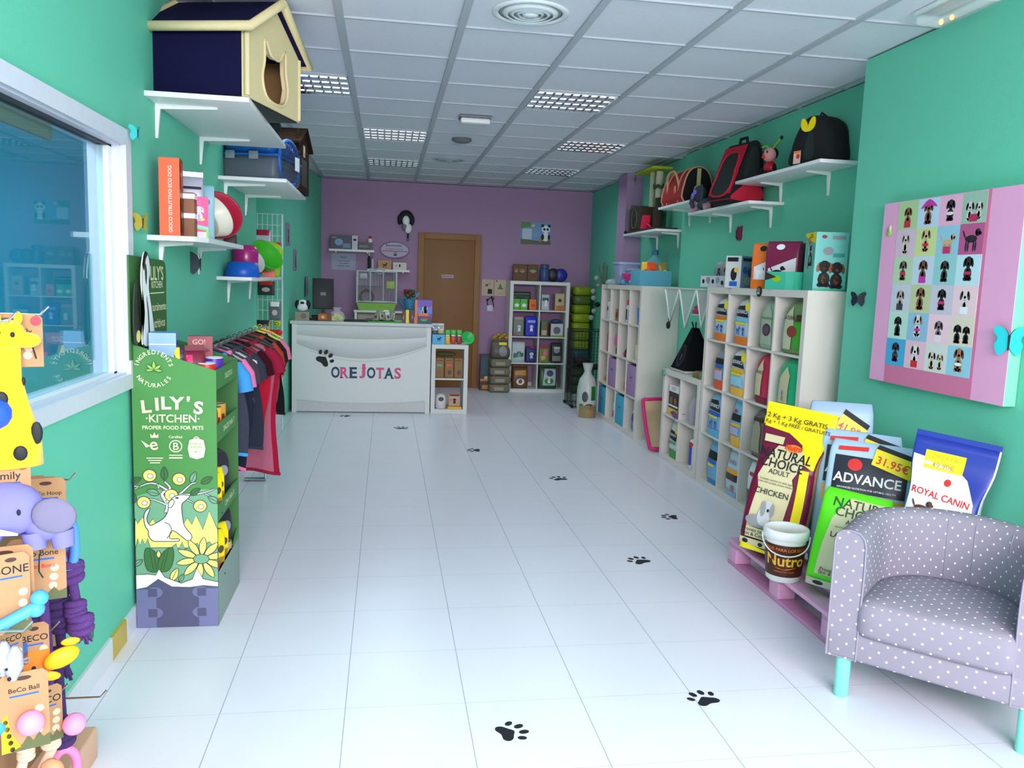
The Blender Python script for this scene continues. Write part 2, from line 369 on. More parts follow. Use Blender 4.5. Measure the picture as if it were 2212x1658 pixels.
# ------------------------------------------------------------------ cube shelving units
R90 = -PI/2
class Cubes:
    pass
def cubes(name, lab, x, y, rot, cols, rows, w, h, d, mat, back=False, group='white cube shelving units'):
    """open cube shelving; its own front faces -y, x, y is the front centre on the floor"""
    t = T(name, lab, 'shelving unit', (x, y, 0), rot, group)
    o, i = .045, .016
    mb = MB(); mb.box(-w/2, -w/2+o, 0, d, 0, h, mat); mb.build('side_panel', t)
    mb = MB(); mb.box(w/2-o, w/2, 0, d, 0, h, mat); mb.build('side_panel', t)
    mb = MB(); mb.box(-w/2+o, w/2-o, 0, d, h-o, h, mat); mb.build('top_panel', t)
    mb = MB(); mb.box(-w/2+o, w/2-o, 0, d, 0, o, mat); mb.build('bottom_panel', t)
    cw = (w-2*o-(cols-1)*i)/cols; ch = (h-2*o-(rows-1)*i)/rows
    for r in range(1, rows):
        z = o+r*ch+(r-1)*i; mb = MB(); mb.box(-w/2+o, w/2-o, .002, d, z, z+i, mat); mb.build('shelf', t)
    for c in range(1, cols):
        xx = -w/2+o+c*cw+(c-1)*i; mb = MB()
        for r in range(rows):
            z = o+r*(ch+i); mb.box(xx, xx+i, .002, d, z, z+ch, mat)
        mb.build('divider', t)
    K = Cubes(); K.t = t; K.cw, K.ch, K.w, K.h = cw, ch, w, h
    Rm = Matrix.Rotation(rot, 3, 'Z')
    def cell(c, r, dx=0, dy=.10, dz=0):
        v = Rm @ Vector((-w/2+o+c*(cw+i)+cw/2+dx, dy, o+r*(ch+i)+.001+dz)); return Vector((x, y, 0))+v
    def top(dx, dy=.2): return Vector((x, y, 0))+Rm @ Vector((dx, dy, h+.001))
    K.cell, K.top = cell, top
    return K
KW = M((226, 216, 208), .42, vary=.02); KG = M((220, 220, 216), .42, vary=.02)
K3 = cubes('cube_shelf', 'white four by four cube shelf filled with pet food bags, before the pink pallet', 2.43, 5.205, R90, 4, 4, 1.51, 1.515, .388, KW)
K2 = cubes('cube_shelf', 'low white two by two cube shelf under the black cat teepee', 2.43, 6.415, R90, 2, 2, .84, .79, .388, KW)
K1 = cubes('cube_shelf', 'white four by four cube shelf holding mauve and blue storage bins', 2.43, 8.335, R90, 4, 4, 1.49, 1.505, .388, KW)
KB = cubes('cube_shelf', 'white two by four cube shelf standing against the purple back wall', 2.055, 10.86, 0, 2, 4, .82, 1.51, .388, KG)
KS = cubes('cube_shelf', 'small white two cube shelf beside the reception counter', .712, 9.04, 0, 1, 2, .41, .775, .388, KG)

# ------------------------------------------------------------------ reception counter
def paw(fn, mb, m, s, rot=0, cx=0, cy=0):
    c, q = math.cos(rot), math.sin(rot)
    def g(u, v): return (cx+s*(c*u-q*v), cy+s*(q*u+c*v))
    pad = smooth([(0, .10), (.20, -.02), (.40, -.16), (.44, -.34), (.28, -.44), (0, -.38), (-.28, -.44), (-.44, -.34), (-.40, -.16), (-.20, -.02)], 4)
    mb.decal([g(*p) for p in pad], m, fn)
    for x, y, rx, ry, a in ((-.46, .14, .105, .15, .5), (-.18, .36, .115, .17, .15), (.18, .36, .115, .17, -.15), (.46, .14, .105, .15, -.5)):
        mb.decal([g(*p) for p in ellipse(x, y, rx, ry, 16, a)], m, fn)
CTR = M((222, 222, 222), .4, vary=.02)
t = T('reception_counter', 'white reception counter with wavy front, black paw and coloured shop letters', 'counter', (-.255, 9.03, 0))
W2 = .75
mb = MB(); mb.box(-W2, W2, .02, .60, .05, .965, CTR); mb.build('body', t)
mb = MB(); mb.box(-W2-.02, W2+.02, -.015, .62, .965, 1.0, M((205, 205, 205), .35), .004); mb.build('counter_top', t)
mb = MB(); mb.box(W2-.05, W2, -.005, .02, .0, .965, CTR); mb.build('front_stile', t)
mb = MB(); mb.box(-W2, -W2+.05, -.005, .02, .0, .965, CTR); mb.build('front_stile', t)
mb = MB(); mb.box(-W2+.05, W2-.05, .03, .05, .0, .05, GREY); mb.build('kick_board', t)
def smile(z, sag, n=24): return [(-W2+.05+(2*W2-.1)*k/n, z-sag*(1-(2*k/n-1)**2)) for k in range(n+1)]
L = -W2+.05
a = smile(.80, .05); b_ = smile(.74, .17); c_ = smile(.145, .035)
def apron(up, lo, y0, y1):
    n = len(up); mb = MB(); vs = [(x, y0, z) for x, z in up]+[(x, y1, z) for x, z in lo]+[(x, .03, z) for x, z in lo]
    mb.add(vs, [(k, k+1, n+k+1, n+k) for k in range(n-1)]+[(n+k, n+k+1, 2*n+k+1, 2*n+k) for k in range(n-1)], CTR, True); mb.build('front_panel', t)
apron([(x, .96) for x, z in a], [(x, z+.004) for x, z in a], -.004, .030)
apron(a, b_, -.010, .026)
mb = MB(); mb.prism(b_+c_[::-1], -.006, .0199, CTR); mb.build('front_panel', t)
mb = MB(); mb.prism(c_+[(-L, .01), (L, .01)], .006, .0199, M((206, 204, 206), .45)); mb.build('front_panel', t)
mb = MB(); paw(lambda u, v: (u, -.0075, v), mb, INK, .17, math.radians(-38), -.40, .60); mb.build('paw_emblem', t)
NAVY_L, PINK_L = M((28, 62, 92), .5, vary=0), M((222, 82, 132), .5, vary=0)
fn = lambda u, v: (u, -.0078, v)
wid = dict(O=.092, R=.088, E=.080, J=.066, T=.088, A=.100, S=.074)
slab = {'R': (-.30, .34), 'E': (), 'J': (), 'T': (0,), 'A': (-.40, .40), 'O': (), 'S': ()}
for k, ch in enumerate('OREJOTAS'):
    mb = MB(); m = (NAVY_L, PINK_L)[k % 2]; u = -.285+k*.0965; s = .165; w = wid[ch]
    vs, _ = text_mesh(ch, .03); x0 = min(v.x for v in vs); x1 = max(v.x for v in vs); y0 = min(v.y for v in vs); q = w/(x1-x0)
    mb.add([fn(u+(v.x-(x0+x1)/2)*q, .385+s*(v.y-y0)) for v in vs], _, m)
    for sx in slab[ch]: mb.decal(rect(u+w*(sx-.17), u+w*(sx+.17), .385, .396), m, lambda a_, b2: (a_, -.0085, b2))
    if ch in 'RE': mb.decal(rect(u-w*.58, u-w*.2, .385, .395), m, lambda a_, b2: (a_, -.0085, b2)); mb.decal(rect(u-w*.58, u-w*.2, .495, .505), m, lambda a_, b2: (a_, -.0085, b2))
    if ch == 'J': mb.decal(rect(u-w*.1, u+w*.62, .493, .505), m, lambda a_, b2: (a_, -.0085, b2))
    mb.build('letter', t)

# ------------------------------------------------------------------ wall shelves
SHB = M((232, 232, 232), .4)
def wall_shelf(lab, side, wx, y0, y1, z, dep, nb=2, mat=SHB, th=.022, br=None):
    """side +1: on a wall to the left, reaching towards +x; -1: on a wall to the right; 0: on the back wall"""
    t = T('wall_shelf', lab, 'shelf', (wx, (y0+y1)/2, z), 0, 'white bracketed wall shelves')
    h = (y1-y0)/2; mb = MB()
    mb.box(*sorted((0, side*dep)), -h, h, -th, 0, mat, .002); mb.build('board', t)
    for k in range(nb):
        yy = br[k]-(y0+y1)/2 if br else -h+2*h*(k+.5 if nb == 1 else .16+.68*k/(nb-1))
        mb = MB(); s = side
        mb.box(*sorted((s*.001, s*.010)), yy-.010, yy+.010, -th-.15, -th, mat); mb.prism([(s*.01, -th-.0), (s*dep*.62, -th-.0), (s*dep*.62, -th-.010), (s*.022, -th-.022), (s*.010, -th-.15)], yy-.007, yy+.007, mat); mb.build('bracket', t)
    return t
wall_shelf('deep white shelf high on the left wall carrying the navy pet house', 1, XL, 3.79, 5.10, 2.262, .432, 2, br=(3.96, 4.84))
wall_shelf('white shelf under the blue plastic pet carrier', 1, XL, 5.33, 6.53, 2.09, .41, 2, br=(5.52, 6.3))
SH3 = T('wall_shelf', 'white angled-front shelf with orange game box and bowls on left wall', 'shelf', (XL, 4.3, 1.655), 0, 'white bracketed wall shelves')
mb = MB(); mb.prism([(0, -.51), (.20, -.51), (.235, -.40), (.235, .51), (0, .51)], -.022, 0, SHB, 'xy'); mb.build('board', SH3)
for yy in (-.32, .49-.03):
    mb = MB(); mb.box(.001, .01, yy-.01, yy+.01, -.17, -.022, SHB); mb.prism([(.01, -.022), (.15, -.022), (.15, -.032), (.022, -.044), (.01, -.15)], yy-.007, yy+.007, SHB); mb.build('bracket', SH3)
wall_shelf('lowest white shelf on left wall, holding the blue dog bowl', 1, XL, 5.25, 6.80, 1.475, .21, 2, br=(5.6, 6.45))
wall_shelf('white shelf on the recessed right wall under the cat tree', -1, XK+.05, 7.69, 8.80, 2.06, .30, 2, br=(7.86, 8.5))
wall_shelf('white shelf on right wall carrying the red fabric pet carrier', -1, XK, 6.76, 7.60, 2.25, .27, 2, br=(6.95, 7.45))
wall_shelf('white shelf on right wall under the red and black backpack carrier', -1, XK, 5.60, 6.80, 2.14, .27, 2, br=(5.78, 6.5))
wall_shelf('white shelf on right wall holding the black rucksack, next to the pier', -1, XK, 4.65, 5.95, 2.30, .27, 2, br=(5.0, 5.65))
def back_shelf(lab, x0, x1, z, dep):
    t = T('wall_shelf', lab, 'shelf', ((x0+x1)/2, YB, z), 0, 'white bracketed wall shelves'); h = (x1-x0)/2
    mb = MB(); mb.box(-h, h, -dep, -.001, -.03, 0, SHB, .003); mb.build('board', t)
    for xx in (-h*.7, h*.7):
        mb = MB(); mb.box(xx-.01, xx+.01, -dep*.7, -.001, -.045, -.03, SHB); mb.build('bracket', t)
back_shelf('white shelf on purple wall with three dark picture boxes, above the notice', -.76, -.17, 1.845, .2)
back_shelf('small white shelf on purple wall left of the door, below the oval sign', -.26, .30, 1.60, .18)

# ------------------------------------------------------------------ pink pallet
PK = M((232, 168, 206), .6, vary=.06); PKD = M((214, 146, 188), .6, vary=.06)
t = T('wooden_pallet', 'pink painted wooden pallet carrying sacks of pet food', 'pallet', (2.20, 3.58, 0), 0)
for xx in (-.255, -.09, .09, .255):
    mb = MB(); mb.box(xx-.05, xx+.05, -.54, .54, .122, .142, PK, .003); mb.build('deck_board', t)
for yy in (-.49, 0, .49):
    mb = MB(); mb.box(-.30, .30, yy-.05, yy+.05, .102, .122, PKD, .003); mb.build('stringer_board', t)
    for xx in (-.255, .255):
        mb = MB(); mb.box(xx-.045, xx+.045, yy-.05, yy+.05, .02, .102, PK, .006); mb.build('block', t)
for xx in (-.255, .255):
    mb = MB(); mb.box(xx-.045, xx+.045, -.54, .54, 0, .02, PKD, .003); mb.build('bottom_board', t)

# ------------------------------------------------------------------ tub armchair with white dots
def dot_mat():
    m = bpy.data.materials.new('dotted_fabric'); m.use_nodes = True; nt = m.node_tree; b = nt.nodes['Principled BSDF']
    b.inputs['Roughness'].default_value = .85; b.inputs['Specular IOR Level'].default_value = .15
    uv = nt.nodes.new('ShaderNodeUVMap')
    def mth(op, a, c=None):
        n = nt.nodes.new('ShaderNodeMath'); n.operation = op
        for i, v in enumerate((a, c)):
            if v is None: continue
            if isinstance(v, (int, float)): n.inputs[i].default_value = v
            else: nt.links.new(v, n.inputs[i])
        return n.outputs[0]
    sp = nt.nodes.new('ShaderNodeSeparateXYZ'); nt.links.new(uv.outputs[0], sp.inputs[0])
    P = .056
    def lattice(ox, oy):
        fx = mth('SUBTRACT', mth('FRACT', mth('ADD', mth('DIVIDE', sp.outputs[0], P), ox)), .5)
        fy = mth('SUBTRACT', mth('FRACT', mth('ADD', mth('DIVIDE', sp.outputs[1], P), oy)), .5)
        return mth('LESS_THAN', mth('SQRT', mth('ADD', mth('MULTIPLY', fx, fx), mth('MULTIPLY', fy, fy))), .072)
    fac = mth('MAXIMUM', lattice(0, 0), lattice(.5, .5))
    mx = nt.nodes.new('ShaderNodeMix'); mx.data_type = 'RGBA'; nt.links.new(fac, mx.inputs[0])
    mx.inputs[6].default_value = tuple(lin(v) for v in (146, 137, 152))+(1,); mx.inputs[7].default_value = tuple(lin(v) for v in (250, 248, 250))+(1,)
    nt.links.new(mx.outputs[2], b.inputs['Base Color'])
    n = nt.nodes.new('ShaderNodeTexNoise'); n.inputs['Scale'].default_value = 400
    bp = nt.nodes.new('ShaderNodeBump'); bp.inputs['Strength'].default_value = .2; bp.inputs['Distance'].default_value = .002
    nt.links.new(n.outputs['Fac'], bp.inputs['Height']); nt.links.new(bp.outputs[0], b.inputs['Normal'])
    return m
DOT = dot_mat()
def box_uv(o, rot=0):
    me = o.data; uvl = me.uv_layers.new(name='UVMap')
    for p in me.polygons:
        n = p.normal; ax = max(range(3), key=lambda i: abs(n[i]))
        for li in p.loop_indices:
            v = me.vertices[me.loops[li].vertex_index].co
            uvl.data[li].uv = {0: (v.y, v.z), 1: (v.x, v.z), 2: (v.x, v.y)}[ax]
    return o
def tub_chair():
    t = T('tub_armchair', 'grey tub armchair with small white dots and turquoise legs beside the pallet', 'armchair', (2.104, 2.636, 0), math.radians(-45))
    # plan outline of the shell, walked from the left arm front round the back to the right arm front (front is -y)
    W, D, th = .35, .60, .105
    def plan(off):
        w = W-off; r = w*.93; yb = .30-off; pts = []
        pts.append((-w, -.29)); n = 7
        for k in range(1, 5): pts.append((-w, -.29+(yb-r+.29)*k/4*.999))
        for k in range(1, 17):
            a = PI-PI*k/16; pts.append((w*math.cos(a), yb-r+r*math.sin(a)))
        for k in range(1, 5): pts.append((w, yb-r-(yb-r+.29)*k/4))
        return pts
    po, pi_ = plan(0), plan(th)
    n = len(po); arc = [0]
    for k in range(1, n): arc.append(arc[-1]+math.dist(po[k], po[k-1]))
    tot = arc[-1]
    def top(k):
        s = arc[k]/tot; return .65+.01*math.sin(PI*s)
    vs = []; fs = []; uv = []
    # section: bottom outer -> top outer -> rounded crown -> top inner -> seat level
    sec = []
    for k in range(n):
        h = top(k); o = Vector((*po[k], 0)); i = Vector((*pi_[k], 0)); row = []
        for f, z in ((0, .165), (0, .30), (0, .45), (0, h-.045), (.06, h-.018), (.22, h-.003), (.5, h+.002), (.78, h-.004), (.95, h-.022), (1.02, h-.05), (1.04, .50), (1.02, .36), (1.0, .165)):
            p = o.lerp(i, f); row.append(Vector((p.x, p.y, z)))
        sec.append(row)
    R = len(sec[0])
    for k in range(n):
        acc = 0
        for j in range(R):
            if j: acc += (sec[k][j]-sec[k][j-1]).length
            vs.append(sec[k][j]); uv.append((arc[k]*.9, acc+(0 if j < 6 else 0)))
    for k in range(n-1):
        for j in range(R-1): fs.append((k*R+j, k*R+j+1, (k+1)*R+j+1, (k+1)*R+j))
    me = bpy.data.meshes.new('tub_shell'); 
    e0 = len(vs)
    for base in (0, (n-1)*R):          # flat fronts of the two arms
        for j in range(R): vs.append(vs[base+j].copy()); uv.append((vs[-1].x, vs[-1].z))
    fs.append(tuple(range(e0, e0+R))); fs.append(tuple(range(e0+2*R-1, e0+R-1, -1)))
    me.from_pydata([tuple(v) for v in vs], [], fs); me.materials.append(DOT)
    l = me.uv_layers.new(name='UVMap')
    for p in me.polygons:
        p.use_smooth = len(p.vertices) == 4
        for li in p.loop_indices: l.data[li].uv = uv[me.loops[li].vertex_index]
    bm = bmesh.new(); bm.from_mesh(me); bmesh.ops.recalc_face_normals(bm, faces=bm.faces); bm.to_mesh(me); bm.free()
    o = bpy.data.objects.new('tub_shell', me); C.objects.link(o); o.parent = t
    # piping along the front edge of each arm and down the inside of the back
    PIP = M((148, 140, 156), .8)
    for k in (0, n-1):
        mb = MB(); mb.tube([Vector(v)+Vector((0, -.001, 0)) for v in sec[k]], .004, PIP, 6); mb.build('arm_piping', t)
    for k in (6, 8, 11, 13, 16, 19):
        mb = MB(); mb.tube([sec[k][j]*1.0 for j in range(8, 12)], .0028, PIP, 5); mb.build('back_seam', t)
    mb = MB(); q = W-th
    out = [(-q, -.27)]+[p for p in pi_[1:-1]]+[(q, -.27)]
    mb.box(-W+.0, W-.0, -.292, -.20, .165, .272, DOT, .012); b = box_uv(mb.build('front_rail', t))
    # seat cushion: crowned slab with a rounded nose over the rail
    bm = bmesh.new(); ring = [(-q-.035, -.305), (q+.035, -.305)]+[p for p in pi_[::-1][4:-4]]
    ring = smooth([(-q+.0, -.298), (-q*.5, -.315), (q*.5, -.315), (q-.0, -.298), (q+.02, -.18), (q-.0, .02), (q*.62, .155), (0, .195), (-q*.62, .155), (-q, .02), (-q-.02, -.18)], 5)
    lev = [(.272, .97), (.292, 1.0), (.36, 1.0), (.392, .975), (.405, .9), (.415, .6), (.42, 0.001)]
    rows = [[bm.verts.new((x*s, (y+.06)*s-.06, z)) for x, y in ring] for z, s in lev]
    m_ = len(ring)
    for a, c in zip(rows, rows[1:]):
        for k in range(m_): bm.faces.new((a[k], a[(k+1) % m_], c[(k+1) % m_], c[k]))
    bm.faces.new(rows[0][::-1])
    mb = MB(); mb.bm(bm, DOT, True); box_uv(mb.build('seat_cushion', t))
    mb = MB(); mb.box(-W+.06, W-.06, -.22, .22, .17, .27, M((120, 114, 124), .9)); mb.build('seat_base', t)
    LEG = M((128, 220, 200), .35)
    for sx, sy in ((-1, -1), (1, -1), (-1, .78), (1, .78)):
        mb = MB(); x, y = sx*(W-.055), sy*.245 if sy < 0 else sy*.22
        mb.tube([(x, y, 0), (x, y, .006), (x, y, .165)], [.0225, .026, .027], LEG, 18); mb.build('leg', t)
tub_chair()

# ------------------------------------------------------------------ paw stickers on the floor
for px, py, s, rot, lab in ((1105, 1580, .105, -70, 'black paw sticker on the floor tile nearest the camera'), (1520, 1508, .105, 20, 'black paw sticker on floor in front of the armchair'),
        (1380, 1210, .115, 28, 'black paw sticker on floor level with the pallet corner'), (1447, 1116, .11, 75, 'black paw sticker close to the shelf bottom, beyond the pallet'),
        (1207, 1033, .125, 15, 'black paw sticker mid aisle, third from the counter'), (1024, 972, .12, 85, 'small black paw sticker second from the reception counter'),
        (867, 924, .13, 5, 'black paw sticker in front of the shop letters on counter'), (746, 898, .11, 60, 'black paw sticker touching the foot of the counter')):
    p = at(px, py, z=0); mb = MB(); paw(lambda u, v: (u, v, .0012), mb, INK, s, math.radians(rot))
    S(mb, 'paw_sticker', lab, 'floor sticker', (p.x, p.y, 0), 0, 'black paw stickers on the floor')

# ------------------------------------------------------------------ pet-food bags, boxes and other packaging
def sgn(a): return -1 if a < 0 else 1
def skin(w, h, d, style):
    """half width and half depth of a filled bag at height t = 0..1"""
    if style == 'pillow':
        A = lambda t: w/2*(.93+.07*min(1, t/.12)-.07*max(0, t-.6)/.4+.018*math.sin(t*9+w*20))
        B = lambda t: d/2*(.80+.2*math.sin(min(t/.5, 1)*PI/2))*(max(0, 1-t**3.2))**.75+.004
    elif style == 'sack':                    # gusseted body drawn up into a wide flat seam
        sm = lambda t, a, b: (lambda q: q*q*(3-2*q))(min(1, max(0, (t-a)/(b-a))))
        A = lambda t: w/2*(.90+.05*sm(t, 0, .12)-.05*sm(t, .35, .62)+.14*sm(t, .66, .88)+.012*math.sin(t*11+w*30))
        B = lambda t: d/2*(.86+.14*sm(t, 0, .2))*(1-sm(t, .58, .90))+.004
    elif style == 'soft':
        A = lambda t: w/2*(.97+.03*min(1, t/.1))*(1 if t < .86 else math.sqrt(max(0, 1-((t-.86)/.145)**2))*.10+.90)
        B = lambda t: d/2*(.85+.15*math.sin(min(t/.4, 1)*PI/2))*(1 if t < .6 else 1-.72*((t-.6)/.4)**1.5)
    elif style == 'round':
        A = lambda t: w/2*(.95+.05*min(1, t/.12))*(1 if t < .72 else math.sqrt(max(0, 1-((t-.72)/.29)**2.4))*.93+.07)
        B = lambda t: d/2*(.9+.1*math.sin(min(t/.4, 1)*PI/2))*(max(0, 1-t**4))**.6+.004
    else:
        A = lambda t: w/2
        B = lambda t: d/2*(1 if t < .78 else 1-.55*(t-.78)/.22)
    return A, B
def printed(mb, prints, w, h, fn, sub=.05):
    z = [0]
    for p in prints or ():
        k = p[0]; z[0] += .0006; e = .0006+z[0]
        g = lambda u, v, e=e: fn(u*w, v*h, e)
        if k == 'r': mb.decal(rect(p[1]*w, p[2]*w, p[3]*h, p[4]*h), p[5], lambda u, v, e=e: fn(u, v, e), sub)
        elif k == 'e': mb.decal(ellipse(p[1]*w, p[2]*h, p[3]*w, p[4]*h, 18), p[5], lambda u, v, e=e: fn(u, v, e), sub)
        elif k == 'p': mb.decal([(a*w, b*h) for a, b in p[1]], p[2], lambda u, v, e=e: fn(u, v, e), sub)
        elif k == 't': mb.text(p[1], p[2]*w, p[3]*h, p[4], p[5], lambda u, v, e=e: fn(u, v, e), p[6] if len(p) > 6 else .005, p[7] if len(p) > 7 else 0, p[8] if len(p) > 8 else 1)
        elif k == 'dog': dogfig(mb, lambda u, v, e=e: fn(u, v, e), p[1]*w, p[2]*h, p[3], p[4], p[5], p[6] if len(p) > 6 else 0)
def dogfig(mb, fn, u, v, s, coat, patch, pose=0):
    """small printed sitting (0), facing (1) or standing (2) dog, about s tall, standing on (u, v)"""
    def E(x, y, rx, ry, m, a=0, lift=0): mb.decal(ellipse(u+x*s, v+y*s, rx*s, ry*s, 10, a), m, lambda p, q: fn(p, q) if not lift else tuple(Vector(fn(p, q))+(Vector(fn(p, q))-Vector(fn(p, q)))))
    if pose == 2:
        E(0, .48, .34, .15, coat); 
        for x in (-.26, -.14, .16, .27): E(x, .2, .05, .22, coat)
        E(.34, .72, .15, .15, coat); E(.46, .68, .10, .07, coat); E(.27, .70, .05, .13, patch, .3); E(-.4, .66, .04, .2, coat, .5)
    else:
        E(0, .28, .22, .28, coat); E(-.12, .08, .12, .08, coat); E(.12, .08, .12, .08, coat); E(0, .74, .21, .22, coat)
        E(-.2, .72, .08, .19, patch, -.25); E(.2, .72, .08, .19, patch, .25); E(0, .30, .09, .18, patch if pose else coat); E(0, .66, .07, .06, INK if pose == 0 else patch)
def bag(name, lab, loc, rot, w, h, d, base, prints=(), style='pillow', tilt=0, group=None, cat='bag', seal=None, side=None, roll=0, seed=0):
    A, B = skin(w, h, d, style); mb = MB(); nt, ns = 20 if style == 'sack' else 14, 28; rnd = seed*7.3+w*91+h*37
    def wr(x, z, k): return 1+.07*noise.noise(Vector((x*9+rnd, z*9, k)))
    vs = []; n = {'block': 9, 'sack': 7, 'soft': 6}.get(style, 4.5)
    for i in range(nt+1):
        t = i/nt; a, b = A(t), B(t)
        for k in range(ns):
            th = 2*PI*k/ns+PI/ns; c, q = math.cos(th), math.sin(th)
            x = a*sgn(c)*abs(c)**(2/n); y = b*sgn(q)*abs(q)**(2/n)
            vs.append((x, y*wr(x, t*h, 0), t*h))
    fs = [(i*ns+k, i*ns+(k+1) % ns, (i+1)*ns+(k+1) % ns, (i+1)*ns+k) for i in range(nt) for k in range(ns)]
    fs.append(tuple(range(ns))[::-1]); fs.append(tuple(nt*ns+k for k in range(ns)))
    mb.add(vs, fs, base, True)
    if side:
        ks = [k for k in range(ns) if math.cos(2*PI*(k+1)/ns) > .88]
        mb.add([Vector(v)+Vector((.001, 0, 0)) for v in vs], [(i*ns+k, i*ns+(k+1) % ns, (i+1)*ns+(k+1) % ns, (i+1)*ns+k) for i in range(nt) for k in ks], side, True)
    if style in ('pillow', 'sack'):
        mb.box(-A(1), A(1), -.003, .003, h-.002, h+.022, seal or base)
    def fn(u, v, e=.001):
        t = min(max(v/h, 0), 1); a, b = A(t), B(t); uu = u*a/(w/2); r = min(1, abs(uu)/a)
        y = -b*max(0, 1-r**n)**(1/n)*wr(uu, v, 0)
        return (uu*1.001, y-e*1.6-.0022, v)
    printed(mb, prints, w, h, fn, .028 if style in ('sack', 'soft') else min(.05, w/5))
    lift = d/2*abs(math.sin(tilt))+w*.4*abs(math.sin(roll)); loc = (loc[0], loc[1], loc[2]+lift)
    return S(mb, name, lab, cat, loc, (tilt, roll, rot), group)
def carton(name, lab, loc, rot, w, h, d, front, sidem=None, topm=None, prints=(), sprints=(), lprints=(), cat='box', group=None, tilt=0, roll=0):
    """printed cardboard box, front to -y; sprints go on its +x side, lprints on its -x side"""
    mb = MB(); sidem = sidem or front; topm = topm or front
    mb.box(-w/2, w/2, -d/2, d/2, 0, h, sidem)
    mb.decal(rect(-w/2, w/2, 0, h), front, lambda u, v: (u, -d/2-.0006, v)); mb.decal(rect(-w/2, w/2, -d/2, d/2), topm, lambda u, v: (u, v, h+.0006))
    printed(mb, prints, w, h, lambda u, v, e=0: (u, -d/2-.0008-e, v), 0)
    printed(mb, sprints, d, h, lambda u, v, e=0: (w/2+.0008+e, u, v), 0)
    printed(mb, lprints, d, h, lambda u, v, e=0: (-w/2-.0008-e, -u, v), 0)
    return S(mb, name, lab, cat, loc, (tilt, roll, rot), group)
def tin(name, lab, loc, r, h, side, lid, prints=(), rot=0, cat='tin', group=None):
    t = T(name, lab, cat, loc, rot, group)
    mb = MB(); mb.lathe([(r*.94, 0), (r, .004), (r, h-.004), (r*.96, h)], side, n=22)
    printed(mb, prints, 1, 1, lambda u, v, e=0: ((r+.0006+e)*math.sin(u/r), -(r+.0006+e)*math.cos(u/r), v), .02)
    mb.build('can_body', t)
    mb = MB(); mb.lathe([(r*.97, h-.003), (r*.99, h+.003), (r*.9, h+.003), (r*.88, h+.0005), (0, h+.0005)], lid, n=22); mb.build('can_lid', t)
    return t
def bottle(name, lab, loc, r, h, body, cap, prints=(), rot=0, group=None, neck=.35, cat='bottle'):
    t = T(name, lab, cat, loc, rot, group); hb = h*.74
    mb = MB(); mb.lathe([(r*.9, 0), (r, .006), (r, hb*.9), (r*.85, hb*.97), (r*neck, hb+.006), (r*neck, h*.80)], body, n=18)
    printed(mb, prints, 1, 1, lambda u, v, e=0: ((r+.0006+e)*math.sin(u/r), -(r+.0006+e)*math.cos(u/r), v), .02); mb.build('bottle_body', t)
    mb = MB(); mb.lathe([(r*neck*1.25, h*.79), (r*neck*1.25, h*.97), (r*neck*.9, h)], cap, n=14); mb.build('cap', t)
    return t
G_SACK = 'pet food sacks on the pink pallet'; G_K3 = 'pet food bags in the tall cube shelf'
def c(r, g, b, ro=.38): return M((r, g, b), ro, vary=.02)
MAROON, YELW, BEIGE, TAN, LIME = c(112, 14, 52), c(250, 222, 12), c(214, 202, 160), c(158, 128, 84), c(92, 218, 24)
SKYB, NAVY, RED, ORG, AMBER, LTBL = c(176, 202, 226), c(22, 26, 44), c(214, 40, 36), c(236, 122, 34), c(246, 184, 56), c(120, 196, 232)
SILV, GREYM, DKBR, TXTB = c(196, 196, 200), c(150, 148, 152), c(70, 44, 34), M((58, 50, 44), .6, vary=0)
GREEN, EMER, ROSE, WHT, PUR, BLUE = c(60, 150, 60), c(26, 178, 120), c(198, 30, 72), c(238, 238, 240), c(120, 100, 170), c(34, 96, 196)
def spaniel(s0, u, v): return [('e', u-.06, v+.035, .22, .045, GREYM), ('e', u, v+.08, .10, .07, SILV), ('e', u+.04, v+.15, .075, .045, SILV), ('e', u-.03, v+.13, .04, .055, GREYM), ('e', u+.11, v+.13, .035, .05, GREYM), ('e', u+.05, v+.125, .02, .012, INK), ('e', u+.12, v+.03, .14, .025, SILV)]
pz = .1435
